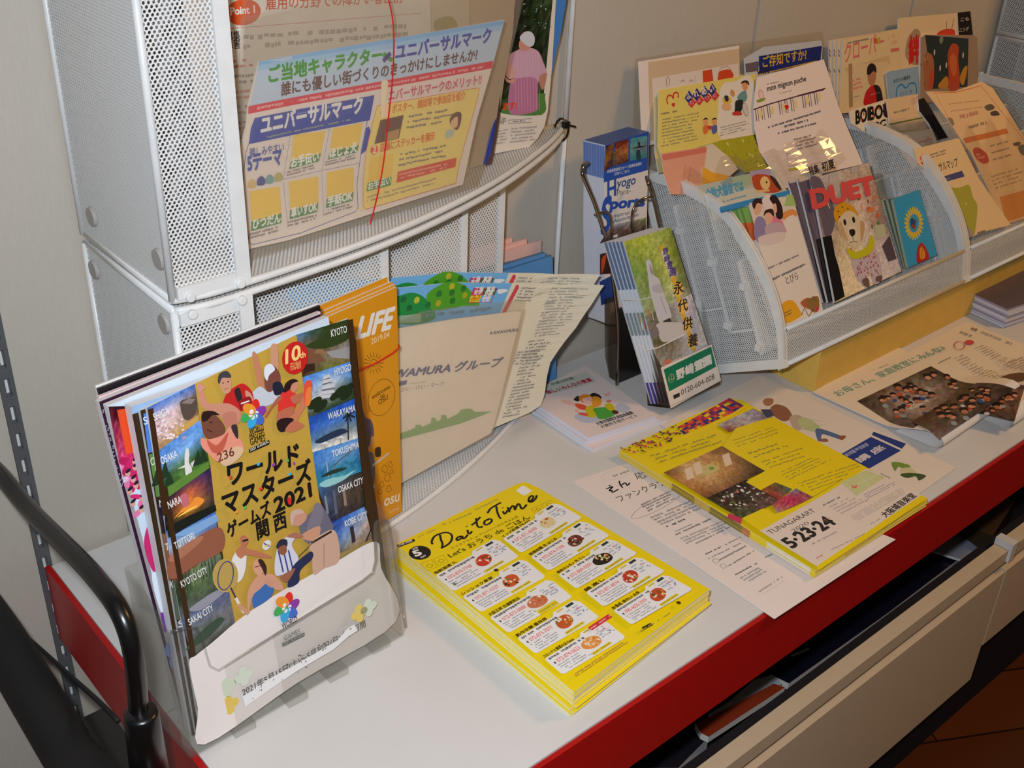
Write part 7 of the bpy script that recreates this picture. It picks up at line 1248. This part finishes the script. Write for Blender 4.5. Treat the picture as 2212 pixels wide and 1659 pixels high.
def mapb(i):
    P = rplane(.0225+.0024*i); m = MB(); m.ink = 'paper_matt'; s = 40*i
    m.sheet(P, [P.loc(p) for p in C6(*((975, 75) if i == 0 else (1100, 60)), 1282 if i == 0 else 1300, -4, 1400+s*.5, 280, 1542+s*1.6, 640-s*.3, 1420, 690, 1298, 740, *((1240, 560, 1190, 440, 1130, 340, 1075, 250, 1035, 205, 1005, 170) if i == 0 else (1240, 500)))], .0021, (242, 210, 160), (224, 204, 180))
    if i == 0:
        m.ell(C6(1042, 150)[0], 8.6, 8.4, (226, 100, 60)); m.txt('SGM', C6(1000, 172)[0], C6(1072, 152)[0], (240, 210, 170), bold=.03); m.greek(C6(1080, 110)[0], C6(1240, 60)[0], C6(1090, 150)[0], 2, (130, 110, 90), .6); m.txt('ニバーサルマップ', C6(1076, 256)[0], C6(1295, 190)[0], (70, 60, 56), bold=.01, h=15); m.poly(C6(1120, 290, 1320, 228, 1340, 270, 1140, 325), (84, 84, 130)); m.greek(C6(1140, 302)[0], C6(1250, 268)[0], C6(1144, 316)[0], 1, (170, 160, 180), .7)
        m.sm(C6(1165, 375, 1205, 350, 1300, 350, 1370, 330, 1400, 420, 1430, 480, 1420, 620, 1400, 690, 1340, 600, 1270, 530, 1210, 460), (180, 176, 70)); m.sm(C6(1235, 505, 1265, 525, 1330, 590, 1400, 690, 1320, 720, 1290, 735), (166, 156, 156)); m.txt('大東市', C6(1190, 378)[0], C6(1240, 360)[0], (90, 84, 50), h=6); m.txt('鶴見', C6(1230, 485)[0], C6(1280, 470)[0], (90, 84, 50), h=6); m.ell(C6(1350, 464)[0], 3, 1.8, (214, 206, 150)); m.ell(C6(1300, 612)[0], 2.4, 1.6, (226, 190, 180)); m.greek(C6(1425, 670)[0], C6(1500, 645)[0], C6(1428, 690)[0], 1, (110, 90, 70), .8); m.line(C6(1300, 300, 1420, 620), .3, (220, 170, 110))
    else: [m.ell(C6(1395+y*.22+s*.9-60, 330+y)[0], 1.2, 2.4, random.choice([(60, 54, 50), (90, 80, 76), (190, 60, 60)]), 60, n=6) for y in range(0, 310, 26)]
    return m.make('booklet', None, 'tan map booklet with a round orange stamp in the front tier of the second rack' if i == 0 else ('second map booklet fanned behind the orange-stamped one', 'rearmost map booklet fanned behind the orange-stamped one')[i-1], 'booklet', 'tan map booklets')
for i in range(3): mapb(i)
def art_(m):
    m.line(E2(890, 290, 960, 420, 1050, 600, 1150, 780, 1240, 960, 1290, 1080), .8, (214, 120, 80)); m.line(E2(870, 280, 1010, 275, 1160, 235, 1250, 350, 1416, 560), 1.0, (216, 110, 70))
    for y0, y1, x0, x1 in ((340, 310, 960, 1200), (380, 350, 975, 1220)): m.greek(E2(x0, y0)[0], E2(x1, y1)[0], E2(x0+5, y0+16)[0], 1, (214, 150, 100), .5)
    m.greek(E2(1030, 410)[0], E2(1170, 375)[0], E2(1035, 440)[0], 1, (206, 120, 90), .9); m.greek(E2(1085, 475)[0], E2(1190, 445)[0], E2(1090, 500)[0], 1, (130, 110, 90), .8); m.poly(E2(1050, 550, 1310, 490, 1325, 520, 1065, 580), (220, 130, 70)); m.sm(E2(1180, 360, 1220, 345, 1240, 370, 1200, 385), (110, 100, 84)); m.sm(E2(1215, 395, 1250, 385, 1270, 410, 1225, 415), (90, 84, 76)); m.sm(E2(960, 430, 985, 430, 1000, 465, 985, 470), (150, 140, 120))
    m.sm(E2(1110, 620, 1140, 605, 1190, 640, 1205, 690, 1170, 700, 1130, 670), (206, 80, 60)); m.greek(E2(1125, 640)[0], E2(1175, 630)[0], E2(1140, 680)[0], 2, (232, 160, 120), .6)
    for k in range(3): m.greek(E2(1210+10*k, 590+40*k)[0], E2(1320+10*k, 560+40*k)[0], E2(1214+10*k, 606+40*k)[0], 1, (150, 120, 90), .6)
    m.poly(E2(1190, 750, 1416, 690, 1450, 850, 1270, 880), (240, 206, 150)); m.greek(E2(1215, 770)[0], E2(1400, 715)[0], E2(1250, 860)[0], 4, (170, 130, 96), .45); m.sm(E2(1380, 600, 1416, 590, 1416, 650, 1395, 640), (120, 110, 100)); m.sm(E2(1350, 580, 1390, 570, 1390, 590, 1360, 595), (110, 90, 70)); m.poly(E2(1270, 900, 1416, 860, 1430, 1010, 1310, 1050), (226, 150, 70))
b2 = lambda x, y: 0
paper('flyer', rplane(.0345), E2(830, 270, 1000, 270, 1160, 210, 1230, 250, 1330, 400, 1480, 650, 1700, 1000, 1416, 1030, 1300, 1065, 1210, 870, 1100, 640, 960, 440), .001, (242, 206, 158), 'large tan-orange flyer inside a film sleeve at the right of the second rack', 'flyer', art=art_)
PF4 = rplane(.0320); PF4.disp = lambda x, y: .0013*math.sin(95*x+1.2)-.35*max(0.0, y-.12)**2
paper('film_sleeve', PF4, E2(800, 265, 1000, 262, 1180, 200, 1260, 230, 1500, 560, 1740, 1010, 1416, 1045, 1230, 1090, 1130, 830, 950, 480), .0004, (0, 0, 0), 'clear film sleeve over the large tan-orange flyer', 'film sleeve', mat='clear_film')

# ================================================================ black tubular frame at the left end
fr = thing('cart_frame', (-.07, .2, FLOOR), 'black tubular cart frame standing at the left end of the shelf', 'cart')
XP = -.055
def onx(px, x=XP): return at(px, 0, x)
m = MB(); P = [onx(p) for p in D7(-60, 610, 0, 665, 95, 780, 260, 945, 340, 1035, 400, 1120, 440, 1220, 460, 1340, 472, 1500)]; m.tube(smooth(P, False, 5), .0072, 'black_plastic', 16); tag(m.make('handle_loop', fr, smooth_=True), 'bent black handle tube')
m = MB(); P = [onx(p, -.09) for p in D7(-120, 1050, 0, 1222, 120, 1420, 240, 1620)]; P.append(P[-1]+(P[-1]-P[-2])*1.3); P = smooth(P+[V3((P[-1].x, P[-1].y-.012, -.30)), V3((P[-1].x, P[-1].y-.012, FLOOR+.003))], False, 4); m.tube(P, .0205, 'black_rubber', 24); tag(m.make('main_tube', fr, smooth_=True), 'thick black foam-covered tube')
m = MB(); c = onx(D7(490, 1560)[0]); d_ = (onx(D7(500, 1700)[0])-onx(D7(470, 1490)[0])).normalized(); m.tube([c-d_*.030, c-d_*.0285, c-d_*.027, c+d_*.043, c+d_*.045], [.009, .0118, .0125, .0145, .012], 'black_plastic', 24); o = m.make('clamp', fr, smooth_=True)
m = MB(); b0 = onx(D7(440, 1600)[0]); m.cuboid(XP-.05, XP+.006, b0.y-.03, b0.y+.06, b0.z-.12, b0.z-.004, 'black_plastic'); o = m.make('bracket', fr); bv = o.modifiers.new('b', 'BEVEL'); bv.width = .004
m = MB(); P = [onx(p, -.06) for p in D7(60, 1190, 140, 1260, 240, 1350, 330, 1430, 400, 1500)]; m.tube(smooth(P, False, 4), .0022, 'black_rubber', 8); m.make('cable', fr, smooth_=True)
